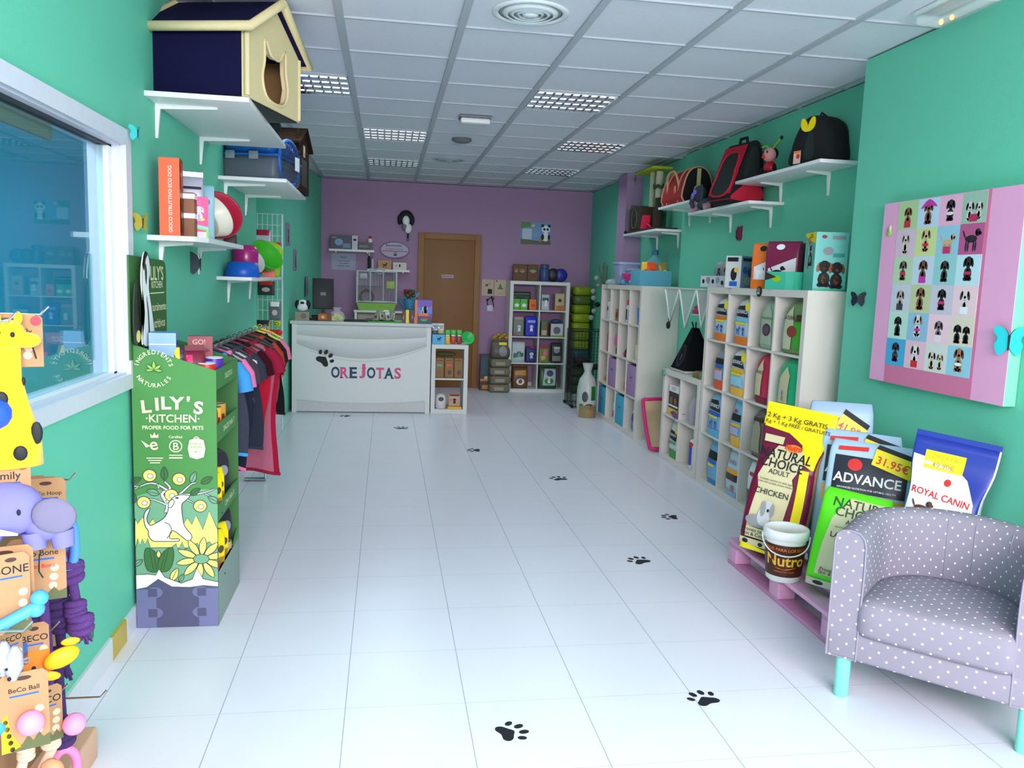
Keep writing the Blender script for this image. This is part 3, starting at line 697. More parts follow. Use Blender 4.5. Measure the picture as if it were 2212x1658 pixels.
bag('dog_food_sack', 'big maroon and yellow sack of chicken dog food at the far pallet end', (1.985, 3.80, pz), math.radians(-43), .335, .735, .20, MAROON,
    [('p', [(-.5, .86), (-.1, .84), (.14, .78), (.26, .66), (.5, .62), (.5, 1), (-.5, 1)], YELW), ('p', [(-.37, .10), (-.40, .18), (-.34, .44), (-.40, .52), (-.26, .70), (-.20, .745), (.18, .745), (.30, .66), (.16, .54), (.20, .48), (.12, .10)], BEIGE),
     ('r', .26, .40, 0, .62, YELW), ('r', .42, .49, .0, .60, MAROON), ('r', -.44, -.14, .755, .805, BEIGE), ('e', .04, .745, .13, .026, ORG), ('t', 'Nutro', .04, .733, .036, RED, .02),
     ('t', 'NATURAL', -.04, .66, .064, INK, .012), ('t', 'CHOICE', -.05, .595, .064, INK, .012), ('t', 'ADULT', -.06, .55, .036, TXTB), ('t', 'Complete nutrition for adult dogs', -.08, .50, .013, TXTB), ('t', 'made with carefully chosen chicken', -.08, .48, .013, TXTB), ('t', 'CHICKEN', -.10, .40, .042, INK)]
    + spaniel(0, -.14, .17) + [('r', -.38, .12, .085, .155, BEIGE), ('t', 'Proven to Improve', -.12, .125, .028, INK), ('t', 'Skin & Coat Quality', -.12, .095, .026, INK),
     ('t', '12 Kg + 3 Kg GRATIS', -.05, .925, .034, INK), ('t', '2 Kg + 1 Kg FREE / GRATUITS', -.03, .885, .026, INK), ('r', -.46, .16, .03, .075, BEIGE), ('e', -.36, .052, .05, .016, INK), ('e', -.1, .05, .04, .014, INK), ('p', [(-.5, 0), (.3, 0), (.0, .02), (-.5, .045)], YELW)],
    'sack', math.radians(-8), G_SACK, 'sack', YELW, TAN, math.radians(6))
bag('dog_food_sack', 'lime green and beige lamb and rice sack half hidden by the armchair', (2.05, 3.265, pz), math.radians(-38), .30, .45, .13, LIME,
    [('p', [(-.38, .12), (-.36, .42), (-.30, .70), (-.10, .93), (.5, .93), (.5, .12)], BEIGE), ('t', 'NATURAL', .10, .83, .058, c(40, 84, 40), .012), ('t', 'CHOICE', .08, .74, .058, c(40, 84, 40), .012), ('t', 'ADULT', .06, .67, .03, TXTB),
     ('t', 'nourishing small breeds every day', .04, .62, .012, TXTB), ('t', 'LAMB & RICE', .05, .52, .034, INK), ('t', 'MINI', .05, .45, .032, INK), ('dog', -.05, .20, .13, SILV, GREYM, 0),
     ('t', 'Proven to Improve', -.03, .165, .022, INK), ('t', 'Skin & Coat Quality', -.03, .13, .022, INK), ('r', -.48, .5, .0, .07, c(190, 180, 160)), ('e', -.3, .035, .08, .02, INK), ('e', .05, .035, .1, .02, INK)],
    'soft', math.radians(-12), G_SACK, 'sack', roll=math.radians(6))
def advance(lab, loc, rot, w, h, price, low, tilt=-9):
    pr = [('r', -.42, .42, .62, .885, NAVY), ('t', 'ADVANCE', -.02, .69, w*.165, WHT, .016), ('t', 'ADVANCED NUTRITION FOR OPTIMAL HEALTH', -.02, .645, w*.031, WHT, .004), ('e', -.18, .825, .085, .045, RED), ('p', [(-.40, .92), (-.05, .935), (-.05, .965), (-.40, .95)], RED)]
    if low: pr += [('r', -.42, .46, .49, .60, AMBER), ('t', 'Mini Sensitive', -.02, .515, w*.105, INK, .004), ('r', -.2, .5, .44, .485, c(222, 120, 160))]
    if price: pr += [('p', [(.04, .965), (.0, .845), (.46, .765), (.48, .90)], YELW), ('p', [(.07, .995), (.04, .965), (.48, .90), (.49, .935)], INK), ('t', price, .23, .835, w*.135, RED, .01, -.22)]
    return bag('dog_food_sack', lab, loc, math.radians(rot), w, h, .15, SKYB, pr, 'soft', math.radians(tilt), G_SACK, 'sack', roll=math.radians(2))
advance('light blue sack with white brand lettering and 31.95 price, front of the pair', (2.25, 3.45, pz), -36, .385, .645, '31.95€', True)
advance('pale blue sack standing directly behind the 31.95 sack, its top peeking out', (2.29, 3.605, pz), -34, .37, .675, '31.95€', True, -5)
bag('dog_food_sack', 'tall pale blue sack at the back with red band and 41.95 price', (2.368, 3.885, pz), math.radians(-24), .32, .79, .13, SKYB,
    [('p', [(-.45, .84), (-.05, .86), (.0, .90), (-.45, .89)], RED), ('p', [(.02, .93), (-.12, .83), (.28, .74), (.40, .83)], YELW), ('p', [(.06, .96), (.02, .93), (.40, .83), (.44, .86)], INK), ('t', '41.95€', .15, .80, .052, RED, .012, -.4), ('r', -.42, .42, .50, .72, NAVY), ('t', 'ADVANCE', -.02, .56, .06, WHT, .02), ('t', 'HYPOALLERGENIC', -.25, .858, .014, WHT)],
    'soft', math.radians(-3), G_SACK, 'sack')
bag('dog_food_sack', 'white sack with blue top and yellow note behind the armchair', (2.318, 3.075, pz), math.radians(-44), .31, .74, .16, c(28, 48, 150),
    [('p', [(-.48, 0), (.44, 0), (.43, .5), (.40, .68), (.22, .80), (.0, .865), (-.48, .89)], c(232, 232, 238)), ('r', -.34, .14, .82, .925, YELW), ('t', 'OFERTA', -.1, .882, .026, c(190, 170, 20)), ('t', '49.90€', -.1, .834, .030, c(180, 150, 20)), ('t', 'ROYAL CANIN', -.05, .665, .038, RED, .014, -.08), ('e', 0, .765, .045, .02, RED), ('dog', -.26, .54, .09, c(90, 50, 24), INK, 2), ('r', -.4, .2, .40, .425, c(200, 200, 206))],
    'sack', math.radians(-4), G_SACK, 'sack', c(28, 48, 150), c(214, 214, 222), math.radians(6))
t = T('plastic_bucket', 'white lidded bucket with brown label standing on the pallet front', 'bucket', (1.90, 3.50, pz), math.radians(-25))
mb = MB(); mb.lathe([(.075, 0), (.080, .005), (.098, .235)], M((236, 234, 232), .35), n=32)
BRN = c(74, 30, 16)
def bf(u, v, e=0): r = .0805+.018*v/.235+.0012+e; return (r*math.sin(u/.09), -r*math.cos(u/.09), v)
mb.decal(rect(-.13, .13, .03, .185), BRN, lambda u, v: bf(u, v), .02); mb.text('Nutro', 0, .085, .075, AMBER, lambda u, v: bf(u, v, .0010), .02); mb.text('MEJOR PARA LOS SUYOS', 0, .157, .020, ORG, lambda u, v: bf(u, v, .001), .01)
mb.decal(smooth([(-.05, .075), (0, .066), (.055, .08), (.0, .072)], 4), ORG, lambda u, v: bf(u, v, .001)); mb.text('PREMIUM PET FOOD', 0, .052, .011, ORG, lambda u, v: bf(u, v, .001)); mb.build('bucket_body', t)
mb = MB(); mb.lathe([(.099, .205), (.106, .208), (.106, .242), (.103, .25), (.09, .25), (.088, .243), (0, .243)], M((244, 242, 242), .3), n=32); mb.build('lid', t)
mb = MB(); mb.tube([(.108*math.sin(a), -.108*math.cos(a)-.004, .215-.075*max(0, math.cos(a))**.8) for a in [PI*(-.5+k/16) for k in range(17)]], .0032, WHT, 8); mb.build('handle', t)

# bags in the four by four cube shelf, top row first
def inK3(col, row, lab, w, h, d, base, prints, style='round', dx=.05, dy=None, rz=0, side=None):
    bag('pet_food_bag', lab, K3.cell(col, row, min(dx, .165-w/2), dy or d/2+.012), R90+math.radians(rz), w, h, d, base, prints, style, 0, G_K3, side=side, seed=col+row*4)
def adv(b1, b2, tag=True, name='ADVANCE'):
    p = [('p', [(-.45, .64), (-.38, .84), (.12, .86), (.36, .66), (.40, .60), (-.45, .62)], NAVY), ('t', name, -.04, .68, .036, WHT, .02), ('r', -.46, .44, .50, .58, b1), ('r', -.4, .3, .44, .49, YELW), ('r', -.48, .48, .0, .17, b2), ('dog', -.15, .20, .07, BLUE, NAVY, 2), ('dog', .2, .20, .06, BLUE, NAVY, 0)]
    return p+([('p', [(.1, .98), (.46, .90), (.46, .72), (.2, .78)], YELW)] if tag else [])
PALE = c(200, 214, 228)
inK3(0, 3, 'pale bag with black brand badge and orange foot, top left cube', .24, .315, .10, PALE, adv(ORG, ORG))
inK3(1, 3, 'pale bag with orange foot and blue stripe, second cube of top row', .24, .315, .10, PALE, adv(LTBL, ORG))
inK3(2, 3, 'grey green bag with dark purple round emblem, third cube of top row', .20, .315, .09, c(150, 172, 150), [('p', [(-.4, .1), (-.3, .75), (0, .92), (.3, .75), (.4, .1)], c(170, 184, 160)), ('e', .05, .40, .28, .13, c(74, 50, 66)), ('e', .05, .40, .2, .09, c(110, 70, 90)), ('r', -.4, .4, .62, .66, c(120, 140, 120))], dx=.07)
inK3(3, 3, 'beige and green bag with red emblem, top cube nearest the camera', .25, .325, .10, c(112, 140, 84), [('p', [(-.42, .08), (-.36, .7), (-.1, .9), (.1, .6), (.0, .08)], c(206, 204, 170)), ('r', .1, .44, .1, .6, c(60, 160, 40)), ('e', .05, .42, .24, .11, c(150, 60, 50)), ('r', .2, .5, .62, .74, DKBR), ('t', 'NATURAL', -.14, .64, .034, TXTB, .01)], dx=.04)
inK3(0, 2, 'narrow grey and violet bag with red foot, second row far left', .17, .295, .09, c(150, 150, 166), [('r', -.48, .48, 0, .22, c(236, 84, 30)), ('r', -.45, .45, .54, .62, BLUE), ('r', -.4, .4, .24, .48, c(190, 180, 214)), ('r', -.44, .44, .64, .78, INK), ('r', -.4, .2, .49, .53, ORG)], dx=.07)
inK3(1, 2, 'shiny white and yellow bag with black badge, second row', .25, .325, .11, c(214, 222, 230), adv(AMBER, AMBER, True, 'ADVANCE')+[('r', -.3, .4, .22, .4, c(150, 214, 236))], dx=.03)
inK3(2, 2, 'crimson and beige bag, second row beside the emerald bag', .22, .325, .10, ROSE, [('p', [(-.40, .16), (-.34, .6), (-.1, .9), (.06, .7), (.0, .16)], BEIGE), ('r', -.46, .46, .03, .13, c(120, 20, 40)), ('t', 'CHOICE', -.18, .6, .03, TXTB, .01)], dx=.05)
inK3(3, 2, 'emerald green and beige bag, second row nearest the camera', .25, .325, .10, EMER, [('p', [(-.40, .16), (-.36, .6), (-.1, .86), (.12, .7), (.1, .16)], BEIGE), ('r', -.46, .46, .02, .12, c(30, 110, 70)), ('dog', -.15, .2, .07, GREYM, SILV, 0)], dx=.03)
inK3(0, 1, 'light blue bag with black brand badge, third row far left', .25, .32, .11, c(140, 186, 226), adv(BLUE, c(90, 176, 220), False)+[('r', -.4, .3, .5, .56, BLUE)], dx=.04)
inK3(1, 1, 'narrow sky blue bag with amber foot, third row', .16, .31, .09, LTBL, [('r', -.48, .48, 0, .24, AMBER), ('r', -.44, .44, .58, .74, INK), ('r', -.46, .46, .46, .53, AMBER), ('r', -.4, .4, .27, .44, c(190, 180, 214)), ('e', -.1, .80, .14, .05, RED)], 'pillow', dx=.05)
inK3(2, 1, 'dark taupe bag, third row partly behind the maroon sack', .21, .32, .10, c(110, 96, 86), [('p', [(-.40, .1), (-.34, .6), (-.1, .86), (.2, .6), (.2, .1)], c(170, 156, 132)), ('r', -.4, .4, .74, .82, DKBR)], dx=.05)
inK3(3, 1, 'pale beige bag hidden behind the maroon sack, third row', .21, .30, .10, BEIGE, [('r', -.4, .4, .3, .6, DKBR)], dx=.0)
inK3(0, 0, 'blue bag with black badge, bottom row far left', .18, .30, .09, c(110, 176, 220), [('r', -.46, .46, .62, .82, INK), ('r', -.44, .4, .52, .6, BLUE), ('r', -.3, .3, .44, .5, YELW), ('r', -.46, .46, 0, .1, c(60, 130, 190))], 'pillow', dx=.05)
inK3(1, 0, 'white and blue bag with sunset picture, bottom row', .20, .31, .09, c(196, 208, 224), [('r', -.46, .46, .36, .60, c(60, 46, 40)), ('r', -.46, .46, .52, .62, c(246, 170, 40)), ('t', 'Tundra', -.04, .74, .05, c(120, 130, 150), .012), ('r', -.46, .46, .0, .12, c(150, 180, 220)), ('e', .2, .2, .14, .07, c(190, 120, 70))], 'pillow', dx=.04)
inK3(2, 0, 'white bag with deep green foot, bottom row beside the maroon sack', .19, .31, .10, WHT, [('r', -.48, .48, 0, .40, c(16, 96, 66)), ('r', -.3, .3, .72, .8, ROSE), ('t', 'ESSENCE', 0, .2, .03, WHT, .01, 1.57)], 'block', dx=.04)

# ------------------------------------------------------------------ green cardboard display on the left wall
def ring(mb, pts, w, m, fn, closed=True):
    """printed outline of even width along a path"""
    n = len(pts); vs = []; fs = []
    for i in range(n):
        a = pts[i-1] if (closed or i) else pts[0]; b = pts[(i+1) % n] if (closed or i < n-1) else pts[-1]
        dx, dy = b[0]-a[0], b[1]-a[1]; L = math.hypot(dx, dy) or 1
        nx, ny = -dy/L*w/2, dx/L*w/2
        vs += [fn(pts[i][0]+nx, pts[i][1]+ny), fn(pts[i][0]-nx, pts[i][1]-ny)]
    for i in range(n if closed else n-1):
        j = (i+1) % n; fs.append((2*i, 2*i+1, 2*j+1, 2*j))
    return mb.add(vs, fs, m)
def band(pts, w0, w1=None):
    w1 = w0 if w1 is None else w1; n = len(pts); l = []; r = []
    for i in range(n):
        a = pts[max(i-1, 0)]; b = pts[min(i+1, n-1)]; dx, dy = b[0]-a[0], b[1]-a[1]; L = math.hypot(dx, dy) or 1; w = (w0+(w1-w0)*i/(n-1))/2
        l.append((pts[i][0]-dy/L*w, pts[i][1]+dx/L*w)); r.append((pts[i][0]+dy/L*w, pts[i][1]-dx/L*w))
    return l+r[::-1]
DG = M((78, 138, 72), .55, vary=.02); DG2 = M((62, 112, 58), .55, vary=.02); SAGE = M((118, 166, 132), .55, vary=0); MEAD = M((240, 226, 122), .55, vary=0)
PLN = M((84, 82, 112), .5, vary=.04); PLN2 = M((112, 112, 152), .5, vary=0); LINE = M((56, 60, 52), .6, vary=0); PWHT = M((246, 248, 244), .5, vary=0); PYEL = M((240, 238, 190), .5, vary=0)
dx0, dx1, dy0, dy1 = -1.02, -.69, 3.47, 3.965
t = T('display_stand', 'tall green cardboard display with white dog and tree print on left wall', 'display stand', ((dx0+dx1)/2, (dy0+dy1)/2, 0))
ox, oy = (dx0+dx1)/2, (dy0+dy1)/2
def DX(mb): 
    for v in mb.v: v.x -= ox; v.y -= oy
    return mb
PW = dx1-dx0
side_poly = [(dx0, .0), (dx1, .0), (dx1, 1.10), (dx0, 1.205)]
mb = MB(); mb.prism(side_poly, dy0, dy0+.008, DG)
lay = [0]
def fs_(u, v, e=0): return (dx0+u*PW, dy0-.0006-e, v)
def art(poly, m, ol=0., lw=.0030, flat=False):
    lay[0] += 1; e = lay[0]*.00006; poly = [(min(1, max(0, u)), max(v, .001)) for u, v in poly]
    mb.decal([(u, v) for u, v in poly], m, lambda u, v: fs_(u, v, e))
    if ol: ring(mb, [(u*PW, v) for u, v in poly], lw, LINE, lambda u, v: fs_(u/PW, v, e+.00003))
def cu4(x, y): return ((x-72)/598, .906-y/1727)
def cu3(x, y): return ((x-112)/612, 1.666-y/1727)
def C4(*p): return [cu4(*q) for q in p]
art([(0, .05), (1, .05), (1, .60), (.8, .60), (.55, .57), (.3, .60), (0, .57)], SAGE)
art(C4((62, 820), (75, 740), (90, 780), (130, 730), (160, 800), (200, 745), (230, 790), (330, 700), (420, 790), (450, 740), (480, 790), (515, 720), (560, 830), (610, 690), (670, 830), (670, 965), (60, 965)), MEAD, 1)
art(C4((70, 965), (90, 890), (105, 940), (125, 890), (140, 935), (160, 890), (180, 960), (330, 960), (365, 930), (380, 980), (410, 920), (430, 975), (520, 930), (540, 960), (610, 920), (640, 960), (670, 920), (670, 1260), (70, 1260)), SAGE, 1)
# tree: white branches, leaves and fruit
for pts, w in (([(300, 700), (310, 640), (270, 560), (330, 520), (290, 470)], 34), ([(300, 640), (200, 600), (120, 600)], 16), ([(320, 540), (200, 480), (60, 530)], 20), ([(250, 520), (230, 470)], 14), ([(300, 620), (400, 560), (480, 490), (520, 480)], 22), ([(390, 570), (540, 560), (655, 525)], 20), ([(440, 600), (520, 640)], 14), ([(60, 500), (130, 510)], 14), ([(580, 560), (640, 590)], 12)):
    q = [cu4(*p) for p in smooth(pts, 4, False)]
    art([(a/PW, b) for a, b in band([(u*PW, v) for u, v in q], w*PW/598*1.0, w*PW/598*.4)], PWHT, 1)
for x, y, a, s, m in ((290, 410, 1.57, 52, DG2), (85, 460, .4, 45, DG2), (205, 548, 2.9, 48, SAGE), (498, 440, 1.2, 46, SAGE), (595, 460, .5, 48, DG2), (510, 545, .6, 44, DG2), (640, 605, 2.6, 46, SAGE), (70, 590, 1.5, 40, DG2), (350, 1165, 1.1, 55, MEAD), (400, 1190, 1.0, 34, SAGE), (90, 1070, .6, 40, SAGE)):
    L = [(-1, 0), (-.5, .42), (0, .5), (.5, .34), (1, 0), (.5, -.34), (0, -.5), (-.5, -.42)]
    art([cu4(x+s*(p*math.cos(a)-q*math.sin(a)), y-s*(p*math.sin(a)+q*math.cos(a))) for p, q in smooth(L, 2)], m, 1)
    ring(mb, [(cu4(x+s*k*math.cos(a), y-s*k*math.sin(a))[0]*PW, cu4(x+s*k*math.cos(a), y-s*k*math.sin(a))[1]) for k in (-.9, 0, .8)], .002, LINE, lambda u, v: fs_(u/PW, v, .0030), False)
for x, y in ((185, 425), (395, 452), (140, 622), (338, 570), (545, 652)):
    art([cu4(x+r[0], y+r[1]) for r in ellipse(0, 0, 48, 44, 22)], MEAD, 1); art([cu4(x+r[0], y+r[1]) for r in ellipse(5, 4, 20, 17, 16)], PWHT, 1, .0022)
# sitting white dog looking up
dog = [(470, 580), (455, 570), (395, 568), (345, 590), (318, 640), (310, 690), (280, 740), (215, 780), (180, 790), (158, 740), (185, 665), (150, 690), (138, 740), (148, 800), (168, 830), (170, 870), (200, 908), (260, 912), (380, 912), (385, 895), (320, 890), (345, 830), (440, 905), (470, 905), (480, 870), (430, 800), (415, 720), (412, 640), (440, 610)]
art([cu4(*p) for p in smooth(dog, 3)], PWHT, 1, .0034)
art([cu4(*p) for p in smooth([(345, 600), (318, 625), (318, 662), (345, 650), (358, 615)], 3)], PWHT, 1)
ring(mb, [(cu4(*p)[0]*PW, cu4(*p)[1]) for p in smooth([(285, 770), (318, 785), (335, 820), (330, 850), (300, 890)], 3, False)], .003, LINE, lambda u, v: fs_(u/PW, v, .0031), False); art([cu4(x, y) for x, y in ellipse(378, 590, 14, 7, 12)], LINE)
# tulip, sunflower and white ground wave
for poly, m in (([(150, 960), (135, 1040), (160, 1130), (235, 1135), (240, 1060), (215, 990)], DG2), ([(340, 960), (345, 1050), (310, 1130), (240, 1135), (235, 1060), (280, 985)], DG2), ([(238, 980), (222, 1010), (238, 1035), (255, 1010)], MEAD)):
    art([cu4(*p) for p in smooth(poly, 3)], m, 1)
for a_, b_ in (((175, 975), (200, 1130)), ((205, 985), (220, 1130)), ((310, 975), (270, 1130)), ((285, 990), (252, 1130))):
    ring(mb, [(cu4(*p)[0]*PW, cu4(*p)[1]) for p in (a_, b_)], .002, LINE, lambda u, v: fs_(u/PW, v, .0032), False)
for k in range(10):
    a = 2*PI*k/10+.2; L = [(-1, 0), (-.3, .32), (.4, .30), (1, 0), (.4, -.30), (-.3, -.32)]; cx, cy = 548+115*math.cos(a)*.95, 1048-95*math.sin(a)
    art([(min(1, u), v) for u, v in [cu4(cx+78*(p*math.cos(a)-q*math.sin(a)), cy-70*(p*math.sin(a)+q*math.cos(a))) for p, q in smooth(L, 2)]], MEAD, 1)
art([cu4(x, y) for x, y in ellipse(548, 1048, 58, 36, 20)], SAGE, 1)
wave = [(72, 1160), (160, 1155), (215, 1165), (240, 1120), (280, 1180), (400, 1230), (480, 1200), (515, 1120), (560, 1200), (670, 1225), (670, 1262), (560, 1250), (460, 1262), (330, 1255), (232, 1195), (150, 1255), (72, 1268)]
art([cu4(*p) for p in wave], PWHT, 1)
art([(0, 0), (1, 0)]+[cu4(*p) for p in wave[10:]], PLN)
for bx in (0, 1):
    art([(.0+.68*bx+.08*bx*0, .0), (.24+.76*bx, .0), (.24+.76*bx, .17), (.0+.76*bx, .17)] if not bx else [(.76, 0), (1, 0), (1, .17), (.76, .17)], PLN2)
    for z in (.065, .155):
        art([(p, q) for p, q in ellipse(.22+.56*bx, z, .10, .024, 16)], PLN2); art(rect(.14+.6*bx, .25+.6*bx, z-.018, z+.018), PLN)
# lettering and marks
def dt(s, x, z, size, bold=.01, rot=0, sx=1, m=PYEL): lay[0] += 1; e = .004*0+lay[0]*.00006; mb.text(s, x*PW, z, size, m, lambda u, v: fs_(u/PW, v, e), bold, rot, sx)
for k, (ch, x, z, r) in enumerate((("L", .17, .925, .10), ("I", .30, .935, .06), ("L", .40, .94, .02), ("Y", .53, .94, -.02), ("'", .66, .94, -.06), ("S", .78, .922, -.10))): dt(ch, x, z, .072, .03, r, 1.15)
dt('·KITCHEN·', .48, .885, .046, .014, 0, .98); dt('PROPER FOOD FOR PETS', .48, .855, .0215, .018)
for s, r0, up in (('INGREDIENTS', 1, 1), ('NATURALES', 1, -1)):
    n = len(s); cx, cz, R = .27, 1.105, .060
    for k, ch in enumerate(s):
        a = (PI/2+1.32-2.64*k/(n-1)) if up > 0 else (-PI/2-1.0+2.0*k/(n-1))
        rr = R if up > 0 else R+.016
        dt(ch, cx+rr*math.cos(a)/PW, cz+rr*math.sin(a), .024, .012, a-PI/2 if up > 0 else a+PI/2)
for a, l in ((1.57, .040), (2.5, .036), (.65, .036), (3.2, .03), (-.1, .03)):
    q = [(-1, 0), (0, .36), (1, 0), (0, -.36)]
    art([(.27+(.018*math.cos(a)+l/2*(p*math.cos(a)-w*math.sin(a)))/PW, 1.10+.018*math.sin(a)+l/2*(p*math.sin(a)+w*math.cos(a))) for p, w in smooth(q, 3)], M((150, 190, 80), .5, vary=0), 1, .002)
for x, kind in ((.26, 'e'), (.51, 'B'), (.76, 'bag')):
    z = .785
    if kind == 'e':
        dt('e', x, z-.015, .072, .012, .2); dt('♛', x, z+.03, .02, .0) if False else art([(x-.045, z+.035), (x-.05, z+.052), (x-.02, z+.043), (x, z+.058), (x+.02, z+.043), (x+.05, z+.052), (x+.045, z+.035)], PYEL)
        art([(x-.16, z+.025), (x-.05, z+.0), (x-.10, z-.006)], PYEL)
        for k, w in enumerate((.14, .10, .06)): art(rect(x-w/2-.03, x+w/2+.03, z-.052-.010*k, z-.048-.010*k), PYEL)
    elif kind == 'B':
        e2 = lay[0]*.00006+.0001; ring(mb, [(x*PW+p, z+q) for p, q in ellipse(0, 0, .024, .024, 26)], .0042, PYEL, lambda u, v: fs_(u/PW, v, e2)); dt('B', x, z-.0155, .044, .012); dt('Certified', x, z+.034, .015, .008)
        art(rect(x-.08, x+.08, z-.040, z-.036), PYEL); art(rect(x-.08, x+.08, z-.052, z-.046), PYEL)
    else:
        art(smooth(rect(x-.085, x+.085, z-.046, z+.026), 2), PYEL); e3 = lay[0]*.00006+.0002
        ring(mb, [(x*PW+.012*math.cos(PI*k/10), z+.024+.016*math.sin(PI*k/10)) for k in range(11)], .003, PYEL, lambda u, v: fs_(u/PW, v, e3), False)
        dt('ETHICAL', x, z+.006, .013, .008, 0, 1, DG); dt('AWARD', x, z-.008, .013, .006, 0, 1, DG); dt('COMPANY', x, z-.026, .008, .004, 0, 1, DG)
DX(mb); q = mb.build('side_panel', t); q['label'] = 'printed side with white dog, tree and slogan'
mb = MB(); mb.prism(side_poly, dy1-.008, dy1, DG2); DX(mb).build('side_panel', t)
mb = MB(); mb.box(dx0, dx0+.008, dy0+.008, dy1-.008, 0, 1.2, DG2); DX(mb).build('back_panel', t)
def z_at(px, py): return at(px, py, x=dx1).z
sh = [1.02, .80, .455, .165]
for z in sh:
    mb = MB(); mb.box(dx0+.008, dx1-.008, dy0+.008, dy1-.008, z-.008, z, DG2); DX(mb).build('shelf', t)
for (za, zb), word in (((1.02, 1.10), 'DIGESTIVO'), ((.795, .87), 'SNACKS PARA TI'), ((.455, .525), 'CENA PARA TI')):
    mb = MB(); mb.box(dx1-.008, dx1, dy0+.008, dy1-.008, za, zb, M((64, 132, 62), .5, vary=.02))
    mb.text(word, (dy0+dy1)/2+.02, za+.026, .034, PYEL, lambda u, v: (dx1+.0008, u, v), .008)
    DX(mb).build('front_lip', t)
mb = MB(); mb.box(dx1-.008, dx1, dy0+.008, dy1-.008, 0, .235, M((140, 158, 150), .5)); mb.prism([(dy0+.008, .235), (dy0+.05, .20), (dy0+.30, .215), (dy1-.008, .285), (dy1-.008, .235)], dx1-.0078, dx1-.0002, DG, 'yz'); DX(mb).build('plinth_front', t)
# header with cut-out dog
mb = MB(); hp = [(3.44, 1.14), (3.985, 1.14), (3.99, 1.50), (3.975, 1.535), (3.94, 1.548), (3.44, 1.56)]
mb.prism(hp, -1.017, -1.010, DG2, 'yz')
hf = lambda u, v: (-1.0092, u, v)
for s, z, sz in (("LILY'S", 1.46, .085), ('KITCHEN', 1.425, .042), ('Naturalmente', 1.325, .05), ('Nutritivos', 1.25, .058)): mb.text(s, 3.835, z, sz, PYEL, hf, .014)
mb.decal(rect(3.70, 3.95, 1.40, 1.405), PYEL, hf); DX(mb).build('header_board', t)
mb = MB(); cut = smooth([(3.50, 1.20), (3.53, 1.33), (3.50, 1.45), (3.515, 1.53), (3.55, 1.575), (3.60, 1.56), (3.625, 1.50), (3.60, 1.43), (3.64, 1.33), (3.67, 1.20)], 4)
mb.prism(cut, -.985, -.980, PWHT, 'yz'); hf2 = lambda u, v: (-.9792, u, v)
mb.decal(smooth([(3.515, 1.53), (3.55, 1.575), (3.585, 1.565), (3.56, 1.545), (3.535, 1.50)], 3), INK, hf2); ring(mb, cut, .005, INK, hf2); mb.decal(smooth([(3.545, 1.50), (3.56, 1.53), (3.575, 1.49), (3.56, 1.44)], 3), LINE, hf2)
mb.decal(smooth([(3.56, 1.40), (3.59, 1.33), (3.60, 1.21), (3.585, 1.21), (3.575, 1.32)], 3), LINE, hf2); DX(mb).build('dog_cutout', t)
mb = MB(); mb.prism(smooth([(3.44, 1.20), (3.42, 1.30), (3.44, 1.42), (3.475, 1.46), (3.47, 1.36), (3.50, 1.25)], 4), -.995, -.990, M((50, 52, 44), .6), 'yz'); mb.decal(ellipse(3.475, 1.235, .03, .025), MEAD, lambda u, v: (-.9894, u, v)); DX(mb).build('leaf_cutout', t)

# goods on the display
LB = c(150, 186, 226)
carton('food_carton', 'light blue banded carton on top of the green display by the dog cutout', (-.925, 3.60, 1.0205), math.radians(8), .105, .225, .10, LB, c(120, 168, 220), c(96, 160, 220), [('r', -.5, .5, .3, .32, WHT), ('r', -.5, .5, .55, .57, WHT), ('r', -.5, .5, .78, .80, WHT)], [('e', 0, .8, .3, .06, BLUE)], group='goods on the green display')
G_D = 'goods on the green display'
bag('treat_pouch', 'small yellow edged purple pouch on top of green display', (-.845, 3.585, 1.0205), math.radians(18), .075, .165, .05, c(72, 40, 90), [('r', -.5, -.2, 0, 1, YELW)], 'block', 0, G_D, 'pouch')
bag('treat_pouch', 'maroon and pink pouch on display top between purple pouch and red tin', (-.79, 3.545, 1.0205), math.radians(24), .085, .155, .06, c(116, 20, 44), [('r', -.5, -.15, .1, .9, c(214, 30, 100)), ('e', .2, .6, .16, .09, BEIGE), ('t', 'TREATS', .2, .3, .012, WHT)], 'pillow', 0, G_D, 'pouch')
carton('treat_carton', 'dusty maroon carton with pale lettering standing behind the pouches on display', (-.80, 3.70, 1.0205), math.radians(12), .10, .205, .04, c(150, 66, 70), c(110, 44, 50), None, [('t', 'GO!', -.05, .83, .03, c(220, 180, 170)), ('e', .2, .7, .2, .04, MAROON)], group=G_D)
tin('food_tin', 'red and white tin at the front corner of the display top', (-.738, 3.525, 1.0205), .036, .105, RED, c(170, 200, 214), [('r', -.10, -.035, .0, .1, WHT), ('e', -.06, .03, .022, .02, c(230, 50, 90))], 0, group=G_D)
tin('food_tin', 'purple tin on display top just behind the red tin', (-.735, 3.66, 1.0205), .037, .115, c(86, 44, 160), c(200, 206, 212), [('r', -.03, .03, .02, .05, c(196, 150, 90))], 0, group=G_D)
tin('food_tin', 'orange and green tin at the back of the display top', (-.80, 3.84, 1.0205), .04, .10, ORG, c(150, 160, 90), (), 0, group=G_D)
for k, (x, y, m, lab) in enumerate(((-.735, 3.54, RED, 'red tin nearest the front on second display shelf'), (-.74, 3.64, AMBER, 'amber tin behind the red tin on second display shelf'), (-.74, 3.74, c(206, 150, 60), 'ochre tin third in line on second display shelf'))):
    tin('food_tin', lab, (x, y, .8005), .037, .12, m, c(180, 160, 110), [('r', -.04, .04, .03, .08, c(120, 40, 30))], 0, group=G_D)
